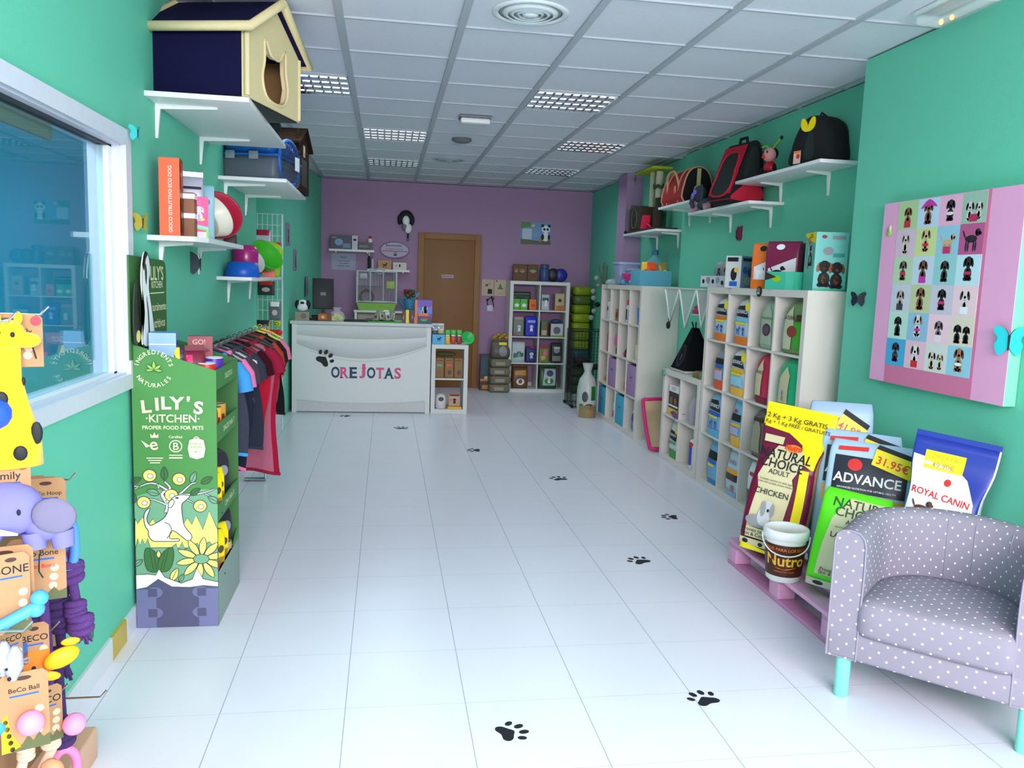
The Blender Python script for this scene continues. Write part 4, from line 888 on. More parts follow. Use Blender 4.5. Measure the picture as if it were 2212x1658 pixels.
for k, (x, y, z, lab) in enumerate(((-.735, 3.555, .4555, 'yellow pouch nearest the front on third display shelf'), (-.745, 3.66, .4555, 'yellow pouch behind it beside the dark pouch, third display shelf'), (-.735, 3.60, .1655, 'yellow pouch standing behind the red tin, lowest display shelf'), (-.74, 3.71, .1655, 'second yellow pouch from the front on the lowest display shelf'))):
    bag('treat_pouch', lab, (x, y, z), math.radians(60), .085, .19 if z > .3 else .215, .06, YELW, [('r', -.35, .35, .12, .45, c(160, 120, 20)), ('e', .1, .62, .2, .08, c(90, 70, 30)), ('r', -.2, .4, .05, .1, INK)], 'block', 0, G_D, 'pouch')
bag('treat_pouch', 'charcoal pouch at the back of the third display shelf', (-.77, 3.79, .4555), math.radians(60), .15, .25, .08, c(52, 46, 54), [('e', .1, .6, .2, .1, GREYM)], 'round', 0, G_D, 'pouch')
bag('treat_pouch', 'speckled black pouch at the back of the lowest display shelf', (-.77, 3.84, .1655), math.radians(60), .15, .27, .08, c(44, 40, 52), [('e', .1, .6, .2, .1, GREYM)], 'round', 0, G_D, 'pouch')
for y, m, lab in ((3.515, c(196, 40, 36), 'red tin at the very front of the lowest display shelf'), (3.80, c(190, 160, 120), 'tan tin at the lip of the lowest display shelf')):
    tin('food_tin', lab, (-.728, y, .1655), .034, .10, m, c(180, 140, 110), [('r', -.03, .03, .03, .07, BEIGE)], 0, group=G_D)

# ------------------------------------------------------------------ left wall ornaments
def butterfly(lab, loc, rot, s, m, flat=.35):
    mb = MB(); wing = smooth([(.0, .08), (.12, .36), (.40, .50), (.50, .34), (.36, .10), (.44, -.12), (.30, -.42), (.12, -.30), (.0, -.10)], 4)
    for sg in (-1, 1):
        X = Matrix.Rotation(sg*flat, 4, 'Z')
        mb.prism([(sg*a*s, b*s) for a, b in wing], -.0008, .0008, m, 'xz', X)
    mb.tube([(0, -.002, -.26*s), (0, -.004, .22*s)], [.02*s, .035*s], INK, 8)
    for sg in (-1, 1): mb.tube([(0, -.003, .2*s), (sg*.12*s, -.01, .42*s)], .006*s, INK, 5)
    return S(mb, 'butterfly_ornament', lab, 'ornament', loc, rot, 'paper butterflies on walls')
RW, LW = math.radians(-90), math.radians(90)
TURQ = M((36, 180, 178), .5)
butterfly('turquoise paper butterfly on the top corner of the window frame', (XL+.055, 3.485, 2.035), math.radians(60), .065, TURQ, .5)
butterfly('yellow and black butterfly on left wall beside the window edge', (XL+.035, 3.60, 1.695), math.radians(58), .08, M((170, 150, 50), .6), .3)
butterfly('dark slate butterfly under the bracket of the bowl shelf', at(432, 570, x=XL+.05), math.radians(50), .13, M((52, 62, 70), .6), .9)
mb = MB()
for k in range(7): mb.prism([(-.012+.004*k, 0), (-.010+.004*k, .0), (-.022+.0075*k, .05+.03*math.sin(k*1.3+.6))], -.001, .001, M((70, 130, 80), .7), 'xz')
S(mb, 'grass_sticker', 'little green grass tuft sticker low on the left wall', 'wall sticker', (XL+.002, 2.985, .175), LW)

# ------------------------------------------------------------------ pet house and carriers on the high left shelves
NV = M((22, 20, 58), .85, vary=.08, scale=200, spec=.1); CRM = M((226, 206, 160), .95, vary=.06, scale=120, bump=.4, spec=.1); CRM2 = M((150, 118, 74), .95)
t = T('pet_house', 'navy fabric pet house with cream roof trim and cat shaped door', 'pet house', (-.755, 4.155, 2.263), math.radians(-16))
hw, hd, wh, rz = .225, .285, .295, .472
mb = MB(); mb.box(-hw, hw-.02, -hd, -hd+.02, .012, wh, NV, .006); mb.build('side_wall', t)
mb = MB(); mb.box(-hw, hw-.02, hd-.02, hd, .012, wh, NV, .006); mb.build('side_wall', t)
mb = MB(); mb.prism([(-hd, .012), (hd, .012), (hd, wh), (0, rz-.02), (-hd, wh)], -hw-.012, -hw+.01, NV, 'yz'); mb.build('back_wall', t)
mb = MB(); mb.box(-hw, hw, -hd, hd, 0, .014, BLACK, .004); mb.build('base', t)
bm = bmesh.new(); outer = [(-hd-.006, .005), (hd+.006, .005), (hd+.006, wh+.01), (0, rz-.012), (-hd-.006, wh+.01)]
hole = [(a*1.2, b) for a, b in [(-.10, .065), (-.05, .035), (.05, .035), (.10, .065), (.12, .13), (.10, .20), (.095, .30), (.045, .245), (0, .238), (-.045, .245), (-.095, .30), (-.10, .20), (-.12, .13)]]
vo = [bm.verts.new((0, a, b)) for a, b in outer]; vh = [bm.verts.new((0, a, b)) for a, b in hole]
eo = [bm.edges.new((vo[i], vo[(i+1) % 5])) for i in range(5)]+[bm.edges.new((vh[i], vh[(i+1) % len(vh)])) for i in range(len(vh))]
bmesh.ops.triangle_fill(bm, edges=eo, use_beauty=True); r = bmesh.ops.extrude_face_region(bm, geom=bm.faces[:])
for v in [g for g in r['geom'] if isinstance(g, bmesh.types.BMVert)]: v.co.x += .028
bmesh.ops.recalc_face_normals(bm, faces=bm.faces[:])
mb = MB(); mb.bm(bm, CRM, False, Matrix.Translation((hw-.02, 0, 0))); 
for sg in (-1, 1): mb.tube([(hw+.004, sg*(hd+.004), .012), (hw+.004, sg*(hd+.004), wh+.01)], .013, CRM, 8)
mb.tube([(hw+.008, a, b) for a, b in smooth(hole, 3)], .008, CRM, 6, closed=True); mb.build('front_panel', t)
mb = MB(); mb.box(-hw+.012, hw-.03, -hd+.02, hd-.02, .014, .02, CRM2); mb.box(-hw+.012, -hw+.016, -hd+.022, hd-.022, .02, wh-.01, CRM2); mb.box(-hw+.012, hw-.03, hd-.026, hd-.021, .02, wh-.01, CRM2); mb.build('lining', t)
for sg in (-1, 1):
    mb = MB(); e = hd+.055; ze = wh+.0
    sl = [Vector((x, sg*y, z)) for x, y, z in ((-hw-.035, 0, rz), (hw+.045, 0, rz), (hw+.045, e, ze-.02), (-hw-.035, e, ze-.02))]
    mb.add(sl+[v+Vector((0, 0, .022)) for v in sl], [(0, 1, 2, 3), (4, 5, 6, 7), (0, 1, 5, 4), (1, 2, 6, 5), (2, 3, 7, 6), (3, 0, 4, 7)], NV); r_ = mb.build('roof', t)
    mb = MB(); up = Vector((0, 0, .012))
    mb.tube([sl[1]+up, sl[2]+up, sl[3]+up, sl[0]+up], .021, CRM, 10); q = mb.build('roof_trim', r_); q['label'] = 'cream padded roof edge'
mb = MB(); mb.ell((.0, 0, .0), .045, .05, .05, INK); mb.ell((.03, -.03, .03), .025, .03, .02, WHT); mb.ell((.03, -.01, .075), .025, .03, .03, INK); mb.ell((0, 0, -.05), .05, .05, .045, INK)
S(mb, 'plush_toy', 'small black and white plush squeezed behind the navy pet house', 'toy', (-.64, 4.80, 2.263+.10))
t = T('pet_carrier', 'grey plastic pet carrier with blue lid and wire door on left shelf', 'pet carrier', (-.82, 5.72, 2.091), math.radians(-11))
PG, PB = M((92, 98, 112), .45), M((38, 104, 190), .4)
mb = MB(); mb.box(-.18, .17, -.26, .26, 0, .155, PG, .03); mb.build('carrier_base', t)
mb = MB(); mb.box(-.175, .155, -.255, .255, .157, .285, PB, .05); mb.build('carrier_lid', t)
mb = MB(); mb.box(-.19, .175, -.27, .27, .148, .163, PB, .005); mb.build('lid_rim', t)
for xx in (-.12, .03): mb = MB(); mb.box(xx-.03, xx+.03, -.277, -.267, .125, .175, M((150, 156, 166), .4), .004); mb.build('clip', t)
mb = MB()
for k in range(11): mb.tube([(.188, -.19+.038*k, .03), (.188, -.19+.038*k, .22+.05*math.sin(PI*k/10))], .0024, M((40, 50, 80), .4), 5)
for k in range(8): mb.tube([(.188, -.19, .03+.03*k), (.188, .19, .03+.03*k)], .0024, M((40, 50, 80), .4), 5)
mb.build('wire_door', t)
mb = MB(); mb.tube([(.172, .21*math.cos(a), .14+.14*math.sin(a)) for a in [2*PI*k/24 for k in range(24)]], .014, PB, 8, closed=True); mb.build('door_ring', t)
mb = MB(); mb.box(.193, .196, .06, .15, .10, .19, WHT); mb.build('price_card', t)
t = T('pet_house', 'dark brown patterned pet house with peaked roof beyond the blue carrier', 'pet house', (-.785, 6.29, 2.091), math.radians(-4))
BRW = M((44, 28, 20), .9, vary=.3, scale=40, spec=.1)
mb = MB(); mb.box(-.19, .17, -.24, .20, 0, .34, BRW, .006); mb.build('house_body', t)
mb = MB(); mb.box(.168, .176, -.24, .20, 0, .43, BRW, .002); mb.decal(rect(-.13, .10, .05, .24), BLACK, lambda u, v: (.1768, u, v))
SC1 = M((190, 70, 40), .8)
rr = random.Random(3)
for k in range(26):
    y, z = rr.uniform(-.23, .19), rr.uniform(.02, .42)
    if -.14 < y < .11 and .04 < z < .25: continue
    a0 = rr.uniform(0, 6); ring(mb, [(y+.018*math.cos(a0+k2*.45), z+.018*math.sin(a0+k2*.45)) for k2 in range(8)], .0035, SC1, lambda u, v: (.1772, u, v), False)
mb.build('house_front', t)
mb = MB(); mb.box(.1775, .1785, -.06, .02, .26, .34, M((214, 200, 170), .6)); mb.box(.1785, .179, -.03, .0, .27, .29, RED); mb.build('price_card', t)
mb = MB()
for sg in (-1, 1):
    a = [(-.21, 0, .455), (.20, 0, .455), (.20, sg*.27-.02, .32), (-.21, sg*.27-.02, .32)]
    mb.add([Vector(p) for p in a]+[Vector(p)+Vector((0, 0, .014)) for p in a], [(0, 1, 2, 3), (4, 5, 6, 7), (0, 1, 5, 4), (1, 2, 6, 5), (2, 3, 7, 6), (3, 0, 4, 7)], BRW)
mb.build('roof', t)

# ------------------------------------------------------------------ goods on the two lower left shelves
zs = 1.6555
ORB = c(238, 88, 28)
mb = MB()
carton('game_box', 'tall orange dog puzzle game box at near end of the bowl shelf', (XL+.085, 3.865, zs), math.radians(6), .085, .335, .11, ORB, c(150, 50, 24), None, [('t', 'GIOCO ISTRUTTIVO ECO DOG', .12, .47, .0205, WHT, .006, PI/2)], [('r', -.4, .4, .62, .95, c(190, 60, 30)), ('r', -.4, .4, .05, .5, c(80, 44, 30)), ('r', -.2, .3, .84, .92, RED)], cat='game box')
t = T('bamboo_bowl_box', 'brown wooden boxed item with white bands leaning beside the orange game box', 'box', (XL+.135, 3.96, zs), math.radians(5))
mb = MB(); mb.box(-.032, .032, -.045, .045, 0, .20, M((140, 90, 62), .6, vary=.15), .004); mb.build('box_body', t)
for z in (.085, .172): mb = MB(); mb.box(-.0332, .0332, -.0462, .0462, z, z+.022, WHT); mb.build('band', t)
carton('toy_carton', 'hot pink carton with white kitten and rainbow stripes on the bowl shelf', (XL+.165, 4.04, zs), math.radians(12), .078, .19, .07, c(226, 20, 122), c(200, 210, 60), None,
    [('r', -.5, .5, 0, .16, c(230, 200, 226)), ('r', .38, .5, 0, .22, LIME), ('p', [(-.5, .30), (.5, .22), (.5, .28), (-.5, .36)], LTBL), ('p', [(-.5, .26), (.5, .18), (.5, .22), (-.5, .30)], LIME), ('dog', 0, .42, .07, c(226, 200, 226), WHT, 1), ('e', .2, .46, .1, .03, YELW), ('r', -.3, .1, .8, .9, c(236, 60, 150))])
bag('toy_bag', 'shiny silver bag behind the pink carton on the bowl shelf', (XL+.10, 4.16, zs), math.radians(15), .125, .295, .05, M((190, 184, 200), .25, .4), [('e', -.1, .55, .2, .12, c(90, 90, 110)), ('r', -.4, .4, .8, .84, INK), ('r', -.45, -.2, .3, .5, BLUE)], cat='bag')
bag('toy_bag', 'pale blue spotted bag at back of the bowl shelf', (XL+.13, 4.30, zs), math.radians(15), .10, .27, .05, c(140, 186, 204), [('e', -.1, .5, .16, .08, c(90, 130, 150)), ('e', .2, .7, .1, .05, c(70, 110, 130)), ('e', .0, .25, .12, .05, c(100, 150, 160))], 'block', cat='bag')
def bowl(lab, loc, rot, r, h, m, inner=None, name='pet_bowl'):
    mb = MB(); mb.lathe([(r*.72, 0), (r*.78, .004), (r, h*.94), (r*1.01, h), (r*.95, h), (r*.80, h*.35), (0, h*.22)], m, n=30)
    return S(mb, name, lab, 'bowl', loc, rot)
bowl('white bowl tipped up on edge beside the pink carton', (XL+.125, 4.36, zs+.098), (math.radians(-60), 0, math.radians(-38)), .115, .07, M((216, 208, 190), .3))
bowl('crimson bowl standing on edge behind the white bowl', (XL+.125, 4.60, zs+.13), (math.radians(76), 0, math.radians(24)), .128, .06, M((172, 20, 56), .3))
mb = MB(); mb.box(-.03, .03, -.03, .03, 0, .05, c(70, 60, 60)); S(mb, 'small_box', 'little dark patterned box at the end of the bowl shelf', 'box', (XL+.19, 4.66, zs))
z4 = 1.4755
mb = MB(); mb.lathe([(.075, 0), (.082, .01), (.085, .07), (.08, .085), (.083, .10), (.085, .17), (.07, .20), (.05, .21)], M((176, 26, 120), .25, spec=.6), n=26); S(mb, 'treat_jar', 'glossy magenta treat jar standing on the lowest left shelf', 'jar', (XL+.092, 5.74, z4))
mb = MB(); mb.lathe([(.108, 0), (.112, .005), (.092, .09), (.078, .095), (.07, .09), (.06, .04), (0, .035)], M((24, 92, 196), .35), n=30); S(mb, 'dog_bowl', 'bright blue anti-slip dog bowl on the lowest left shelf', 'bowl', (XL+.118, 5.47, z4))
bowl('pale grey bowl tipped behind the blue bowl', (XL+.09, 5.91, z4+.085), (math.radians(65), 0, math.radians(40)), .09, .05, M((190, 196, 190), .4))
bowl('grass green bowl tilted towards the aisle on lowest left shelf', (XL+.135, 6.19, z4+.12), (math.radians(55), 0, math.radians(50)), .125, .075, M((60, 176, 30), .4))
carton('toy_carton', 'small orange red carton under the lime bag on lowest left shelf', (XL+.16, 6.33, z4), math.radians(10), .09, .085, .08, c(226, 72, 30), c(180, 50, 30))
bag('toy_bag', 'lime green soft bag slumped at far end of lowest left shelf', (XL+.11, 6.58, z4), math.radians(20), .19, .26, .09, c(160, 206, 40), [('e', -.1, .4, .1, .05, c(190, 180, 60))], 'round', 0, None, 'bag', roll=math.radians(9))

# ------------------------------------------------------------------ wire grid with goods in the niche
t = T('grid_panel', 'white wire grid panel hung with dog toys inside the left niche', 'grid panel', (-1.13, 8.0, .55), 0)
GW = M((214, 220, 220), .4)
mb = MB()
for k in range(7): mb.tube([(-.12+.045*k, 0, 0), (-.12+.045*k, 0, 1.5)], .004, GW, 5)
for k in range(16): mb.tube([(-.12, .006, .0+.1*k), (.15, .006, .0+.1*k)], .004, GW, 5)
mb.build('grid', t)
for xx in (-.12, .15): mb = MB(); mb.tube([(xx, 0, -.55), (xx, 0, 1.5)], .009, GW, 8); mb.build('upright', t)
for k, (x, z, w, h, m, m2, lab) in enumerate(((-1.15, 1.80, .15, .20, c(190, 190, 206), c(170, 30, 60), 'red topped toy pack highest on the white wire grid'), (-1.03, 1.72, .10, .14, c(70, 120, 190), RED, 'blue and red toy pack beside the topmost pack on grid'), (-1.12, 1.36, .15, .13, c(40, 44, 50), RED, 'black and red pack mid height on wire grid'),
        (-1.04, 1.15, .10, .17, c(90, 96, 104), WHT, 'grey pack hanging above the tennis ball on grid'), (-1.15, .95, .13, .22, c(206, 160, 60), INK, 'amber and black pack low on the wire grid'), (-1.12, .70, .14, .20, c(90, 120, 140), WHT, 'slate blue pack at bottom of the wire grid'))):
    bag('toy_pack', lab, (x, 7.955, z-h/2), 0, w, h, .04, m, [('r', -.5, .5, .74, 1, m2), ('e', 0, .4, .25, .16, c(200, 190, 180))], 'block', 0, 'toy packs on the wire grid', 'toy')
mb = MB(); mb.ell((0, 0, 0), .034, .034, .034, M((196, 214, 40), .9)); ring(mb, ellipse(0, 0, .018, .012), .005, INK, lambda u, v: (u, -.0345, v)); S(mb, 'tennis_ball', 'yellow green tennis ball toy hanging on the wire grid', 'ball', (-1.02, 7.955, 1.03))
mb = MB(); mb.tube([(-.05, 0, 0), (.05, 0, -.01)], .022, RED, 10); mb.ell((.055, 0, -.01), .034, .03, .03, RED); mb.ell((-.055, 0, 0), .034, .03, .03, RED); S(mb, 'bone_toy', 'red bone toy below the tennis ball on wire grid', 'toy', (-1.06, 7.955, .955))

# ------------------------------------------------------------------ rail of pet clothes along the left wall
t = T('clothes_rail', 'chrome rail along the left wall with pet coats hanging from it', 'clothes rail', (-.85, 5.02, 0))
mb = MB(); mb.tube([(0, -.96, 1.13), (0, .98, 1.13)], .012, CHROME, 10); mb.build('bar', t)
for yy in (-.94, .96):
    mb = MB(); mb.tube([(0, yy, .02), (0, yy, 1.13)], .012, CHROME, 10); mb.build('post', t)
    mb = MB(); mb.tube([(-.15, yy, .015), (.0, yy, .015)], .014, CHROME, 8); mb.build('foot', t)
def garment(lab, y, ln, w, m, m2, m3, hang, x=-.85, trim=.1, rz=0, emblem=None, split=.62):
    t = T('pet_coat', lab, 'pet clothing', (x, y, 1.118), math.radians(rz), 'pet coats on the rail')
    mb = MB(); mb.tube([(.0, 0, .012), (.012, 0, .022), (.012, 0, .034), (0, 0, .040), (-.012, 0, .030)], .0028, hang, 6); mb.tube([(-w*.44, 0, -.055), (-w*.2, 0, -.01), (0, 0, .012), (w*.2, 0, -.01), (w*.44, 0, -.055)], .006, hang, 8); mb.build('hanger', t)
    nu, nv = 16, 14; vs = []; sd = y*13
    def body(u, v, s):
        hwid = w/2*(.62+.38*min(1, v/.16))*(1+.10*math.sin(v*5+sd))*(1-.10*max(0, v-.6))
        xx = u*hwid; zz = .0-.05*abs(u)**1.4*max(0, 1-v*2)-ln*v-(.05*ln*(u*u) if v > .9 else 0)
        yy = s*(.004+.034*math.sqrt(max(0, 1-u*u))*(.7+.3*v))+.014*math.sin(u*7+v*4+sd)*v
        return (xx, yy, zz)
    for s, sign in ((-1, 0), (1, 1)):
        o = [body(-1+2*i/nu, j/nv, s) for j in range(nv+1) for i in range(nu+1)]
        mb = mb if s > 0 else MB()
        f = [(j*(nu+1)+i, j*(nu+1)+i+1, (j+1)*(nu+1)+i+1, (j+1)*(nu+1)+i) for j in range(nv) for i in range(nu)]
        mb.add(o, [q for k, q in enumerate(f) if (k % nu)/nu < split or m3 is m], m, True); 
        if m3 is not m: mb.add(o, [q for k, q in enumerate(f) if (k % nu)/nu >= split], m3, True)
    if emblem: mb.decal(ellipse(.05, -.30, .025, .025), emblem, lambda u, v: (u, -.048, v))
    mb.build('coat_body', t)
    for sg in (-1, 1):
        mb = MB(); mb.tube([(sg*w*.34, 0, -.07), (sg*w*.46, -.012, -.13), (sg*w*.50, -.015, -.20)], [.036, .042, .040], m2, 10); mb.build('sleeve', t)
    mb = MB(); mb.tube([(w*.20*math.cos(a), .03*math.sin(a), -.022+.008*math.sin(a)) for a in [2*PI*k/14 for k in range(14)]], .016, m2, 8, closed=True); mb.build('collar', t)
    mb = MB(); mb.tube([body(-1+2*i/nu, 1, -1) for i in range(nu+1)], .010, m2 if trim > .05 else m, 7); mb.build('hem', t)
F = lambda r, g, b: M((r, g, b), .92, spec=.1, vary=.14, scale=60)
HP = M((214, 222, 60), .4); HB = M((40, 40, 44), .4)
garment('navy pet coat with light blue sleeves and pink collar, nearest the display', 4.16, .50, .33, F(34, 40, 60), F(70, 150, 214), F(60, 62, 78), HB)
garment('pink trimmed dark navy pet coat second along the rail', 4.30, .60, .32, F(30, 32, 52), F(236, 120, 170), F(34, 38, 54), HB)
garment('grey and white animal print pet coat on the rail', 4.45, .28, .33, F(168, 160, 166), F(70, 60, 70), F(190, 186, 192), HB)
garment('charcoal jean pet coat on the rail behind the animal print coat', 4.62, .56, .34, F(44, 48, 62), F(52, 56, 72), F(44, 48, 62), HB)
garment('crimson pet coat with yellow round emblem on the rail', 4.80, .52, .36, F(168, 22, 44), F(60, 16, 24), F(178, 26, 50), HB, emblem=M((230, 170, 50), .6))
garment('long dusty pink pet coat with crimson side hanging lowest on the rail', 4.97, .78, .45, F(176, 96, 118), F(150, 30, 60), F(160, 24, 56), HB, split=.92)
garment('brown fleece pet coat on the rail', 5.16, .40, .37, F(104, 74, 62), F(84, 56, 46), F(116, 86, 74), HB)
garment('taupe pet coat with red collar past the brown fleece coat', 5.34, .48, .36, F(110, 86, 76), F(190, 60, 44), F(110, 86, 76), HB)
garment('black pet coat on a lime hanger near the far end of rail', 5.54, .52, .35, F(30, 26, 28), F(38, 34, 36), F(30, 26, 28), HP)
garment('rust orange pet coat at the far end of rail', 5.72, .30, .35, F(170, 70, 40), F(220, 120, 150), F(120, 40, 40), HP)

# ------------------------------------------------------------------ toy rack at the left front, partly out of frame
t = T('toy_rack', 'kraft board toy rack with metal hooks against the left wall, nearest the camera', 'toy rack', (-.975, 2.1, 0))
mb = MB(); mb.prism([(-.45, .0), (.47, .0), (.47, .40), (.36, .62), (.20, .95), (.10, 1.5), (-.45, 1.5)], -.012, 0, KRAFT, 'yz'); 
for k in range(9): mb.decal(ellipse(.30+.07*math.sin(k*2.1), .12+.07*k, .022, .016, 10), YEL if k % 2 else c(196, 150, 60), lambda u, v: (.0006, u, v))
mb.build('back_board', t)
mb = MB(); mb.box(-.02, .11, -.45, .42, 0, .10, M((226, 178, 150), .7), .006); mb.build('base_tray', t)
HK = [(105, 665, 1.98), (36, 678, 1.86), (72, 978, 1.93), (165, 1023, 2.22), (70, 1193, 1.95), (128, 1345, 2.06), (70, 1452, 1.93), (148, 1478, 2.16), (230, 1493, 2.42), (70, 1345, 1.8), (130, 1140, 2.24)]
hooks = []
for px, py, y in HK:
    p = at(px, py, y=y); hooks.append(p)
    mb = MB(); mb.tube([(.0, p.y-2.1, p.z-.016), (p.x+.975-.018, p.y-2.1, p.z-.016), (p.x+.975, p.y-2.1, p.z+.004)], .0028, CHROME, 7); mb.build('hook', t)
def cardloc(px, py, y): p = at(px, py, y=y); return p
G_T = 'carded dog toys on the rack'
def hangcard(lab, px, py, y, w, h, rot, title, extra=(), name='toy_card', m=None, parts=None):
    """px, py: middle of the top edge"""
    p = at(px, py, y=y); t = T(name, lab, 'pet toy', p, math.radians(rot), G_T)
    m = m or M((176, 132, 94), .75, vary=.06)
    mb = MB(); o = smooth([(-w/2, -h), (w/2, -h), (w/2, -.01), (w/2-.01, 0), (-w/2+.01, 0), (-w/2, -.01)], 1)
    mb.prism(o, -.0012, .0012, m); f = lambda u, v: (u, -.0018, v)
    mb.decal(ellipse(0, -.014, w*.16, .005), DKBR, f)
    mb.text(title, 0, -.045, min(.026, w*1.45/len(title)), INK, f, .008)
    mb.decal(rect(-w*.30, w*.30, -.056, -.052), BLUE, f)
    for k in range(3): mb.decal(ellipse(w*(.30-.02*k), -h*(.50+.14*k), .009, .009), M((226, 190, 160), .7), f)
    g = lambda u, v, e=0: (u, -.0020-e, v)
    for e_ in extra: 
        if e_[0] == 'r': mb.decal(rect(*e_[1:5]), e_[5], lambda u, v: (u, -.0022, v))
        elif e_[0] == 'e': mb.decal(ellipse(*e_[1:5]), e_[5], lambda u, v: (u, -.0022, v))
        elif e_[0] == 't': mb.text(e_[1], e_[2], e_[3], e_[4], e_[5], lambda u, v: (u, -.0022, v), .006)
        elif e_[0] == 'p': mb.decal(e_[1], e_[2], lambda u, v: (u, -.0022, v))
    mb.build('card', t)
    if parts: parts(t)
    return t
GIR = M((232, 184, 20), .85, vary=.05, sheen=.3); LAV = M((124, 120, 194), .9, vary=.05); LAVD = M((118, 112, 140), .9); DGRN = M((90, 96, 60), .7)
def giraffe_print(w, h): return [('p', [(-w*.46, -h*.55), (-w*.36, -h*.5), (-w*.30, -h*.75), (-w*.10, -h*.95), (-w*.5, -h)], GIR)]+[('e', -w*(.40-.03*k), -h*(.60+.09*k), .005, .006, INK) for k in range(5)]
def grass(w, h): return [('p', [(-w*.3, -h), (w*.5, -h), (w*.5, -h*.84), (w*.36, -h*.88), (w*.28, -h*.80), (w*.15, -h*.90), (w*.05, -h*.82), (-w*.08, -h*.92)], DGRN)]
# plush giraffe
def plush_giraffe():
    B = at(25, 1005, y=1.93); t = T('plush_giraffe', 'yellow plush giraffe with black spots hanging on the toy rack', 'pet toy', B, math.radians(20))
    mb = MB()
    pts = [(-.015, 0, .0), (-.013, 0, .05), (-.01, 0, .10), (-.008, 0, .15), (-.005, 0, .20), (0, 0, .25), (.002, 0, .285)]
    rad = [.078, .074, .060, .045, .032, .027, .026]
    n = 18; vs = []
    for (x, y, z), r in zip(pts, rad):
        for k in range(n): a = 2*PI*k/n; vs.append((x+r*math.cos(a), y+r*.55*math.sin(a), z))
    fs = [(i*n+k, i*n+(k+1) % n, (i+1)*n+(k+1) % n, (i+1)*n+k) for i in range(len(pts)-1) for k in range(n)]+[tuple(range(n))[::-1]]
    mb.add(vs, fs, GIR, True)
    mb.ell((.004, 0, .292), .036, .030, .036, GIR); mb.ell((.038, -.006, .282), .030, .022, .018, GIR)
    mb.build('body', t)
    for x, z, rx, rz_, dy in ((-.03, .30, .022, .026, -.027), (.03, .19, .004, .010, -.004), (-.012, .155, .013, .017, -.028), (.052, .075, .012, .026, -.020), (.02, .035, .014, .017, -.041), (-.05, .06, .012, .016, -.036), (-.03, .11, .011, .014, -.028)):
        mb = MB(); mb.ell((x, dy, z), rx, .004, rz_, INK, 12); mb.build('spot', t)
    mb = MB(); mb.ell((-.024, -.032, .308), .005, .003, .005, GIR); mb.ell((.014, -.030, .296), .0045, .003, .006, INK); mb.build('eye', t)
    for sg in (-1, 1):
        mb = MB(); mb.ell((.004+.02*sg, .004*sg, .33), .009, .006, .015, GIR); mb.build('ear', t)
    mb = MB(); mb.tube([(.05, .0, .265), (.056, .0, .24)], .002, INK, 6); mb.build('tag_string', t)
plush_giraffe()
hangcard('kraft header card above the plush giraffe head', 18, 677, 1.96, .13, .12, 22, 'BeCo Family', [('e', .052, -.016, .011, .011, c(170, 40, 60))])
hangcard('kraft header card above the lavender elephant', 8, 992, 1.90, .10, .13, 22, 'Family', [('t', 'Ella', 0, -.085, .03, INK), ('t', 'THE ELEPHANT', 0, -.105, .011, TXTB), ('e', .035, -.016, .010, .010, c(170, 40, 60))])
mb = MB(); mb.ell((0, 0, 0), .045, .04, .04, M((38, 84, 214), .6)); S(mb, 'rubber_ball', 'blue ball cut off by the left edge beside the giraffe', 'ball', at(-22, 893, y=1.90))
def plush_elephant():
    B = at(40, 1150, y=1.90); t = T('plush_elephant', 'lavender plush elephant with grey ear and white tusk', 'pet toy', B, math.radians(15))
    mb = MB(); mb.ell((-.02, 0, .055), .075, .045, .062, LAV, 18); mb.ell((.055, .006, .02), .05, .04, .045, LAV, 16); mb.ell((-.07, -.02, .02), .05, .035, .05, LAV, 14)
    mb.tube([(-.085, -.02, .0), (-.075, -.03, -.03), (-.045, -.035, -.045)], [.026, .02, .014], LAV, 10)
    for x in (.03, .085): mb.tube([(x, -.004, .0), (x+.004, -.008, -.038)], [.026, .022], LAV, 12)
    mb.build('body', t)
    mb = MB(); mb.ell((.052, -.034, .068), .046, .010, .040, LAVD, 16, Matrix.Rotation(.4, 4, 'Y')); mb.build('ear', t)
    mb = MB(); mb.ell((.008, -.044, .058), .004, .003, .007, INK, 10); mb.build('eye', t)
    mb = MB(); mb.tube([(-.045, -.04, .018), (.005, -.048, .010)], [.010, .003], WHT, 8); mb.build('tusk', t)
    mb = MB(); mb.tube([(.04, -.01, -.05), (.038, -.012, -.09), (.046, -.014, -.105)], .0016, INK, 5); mb.build('tail_string', t)
plush_elephant()
for k, (px, py, y, lab) in enumerate(((60, 1028, 2.30, 'kraft hoop card rearmost of the hoop cards, left of the others'), (82, 1030, 2.26, 'kraft hoop card in the middle of the hoop cards'), (98, 1032, 2.20, 'front kraft hoop card with rounded corner under the upper hook'))):
    hangcard(lab, px, py, y, .09, .135, 18, 'BeCo Hoop', [('e', -.01, -.085, .009, .009, M((226, 190, 160), .7)), ('e', .03, -.075, .007, .009, PUR)])
hangcard('large kraft card with giraffe and grass print below the elephant', 78, 1160, 1.98, .118, .155, 20, 'BeCo Bone', giraffe_print(.118, .155)+grass(.118, .155)+[('t', 'One to Bone', -.0, -.075, .014, RED)])
hangcard('kraft card at far left with grass foot, cut off by the frame', 8, 1180, 1.86, .11, .16, 20, 'Be Bone', grass(.11, .16))
def bone(t):
    mb = MB(); BB = M((80, 164, 226), .5); mb.tube([(-.05, -.018, -.16), (.04, -.018, -.125)], .013, BB, 10)
    for x, z in ((-.055, -.168), (.045, -.118)):
        for q in (-1, 1): mb.ell((x+.004*q, -.018, z+.012*q), .019, .017, .018, BB, 12)
    mb.build('bone', t)
hangcard('kraft bone card holding a light blue rubber bone', 22, 1195, 1.84, .07, .18, 32, 'BONE', grass(.07, .18), parts=bone)
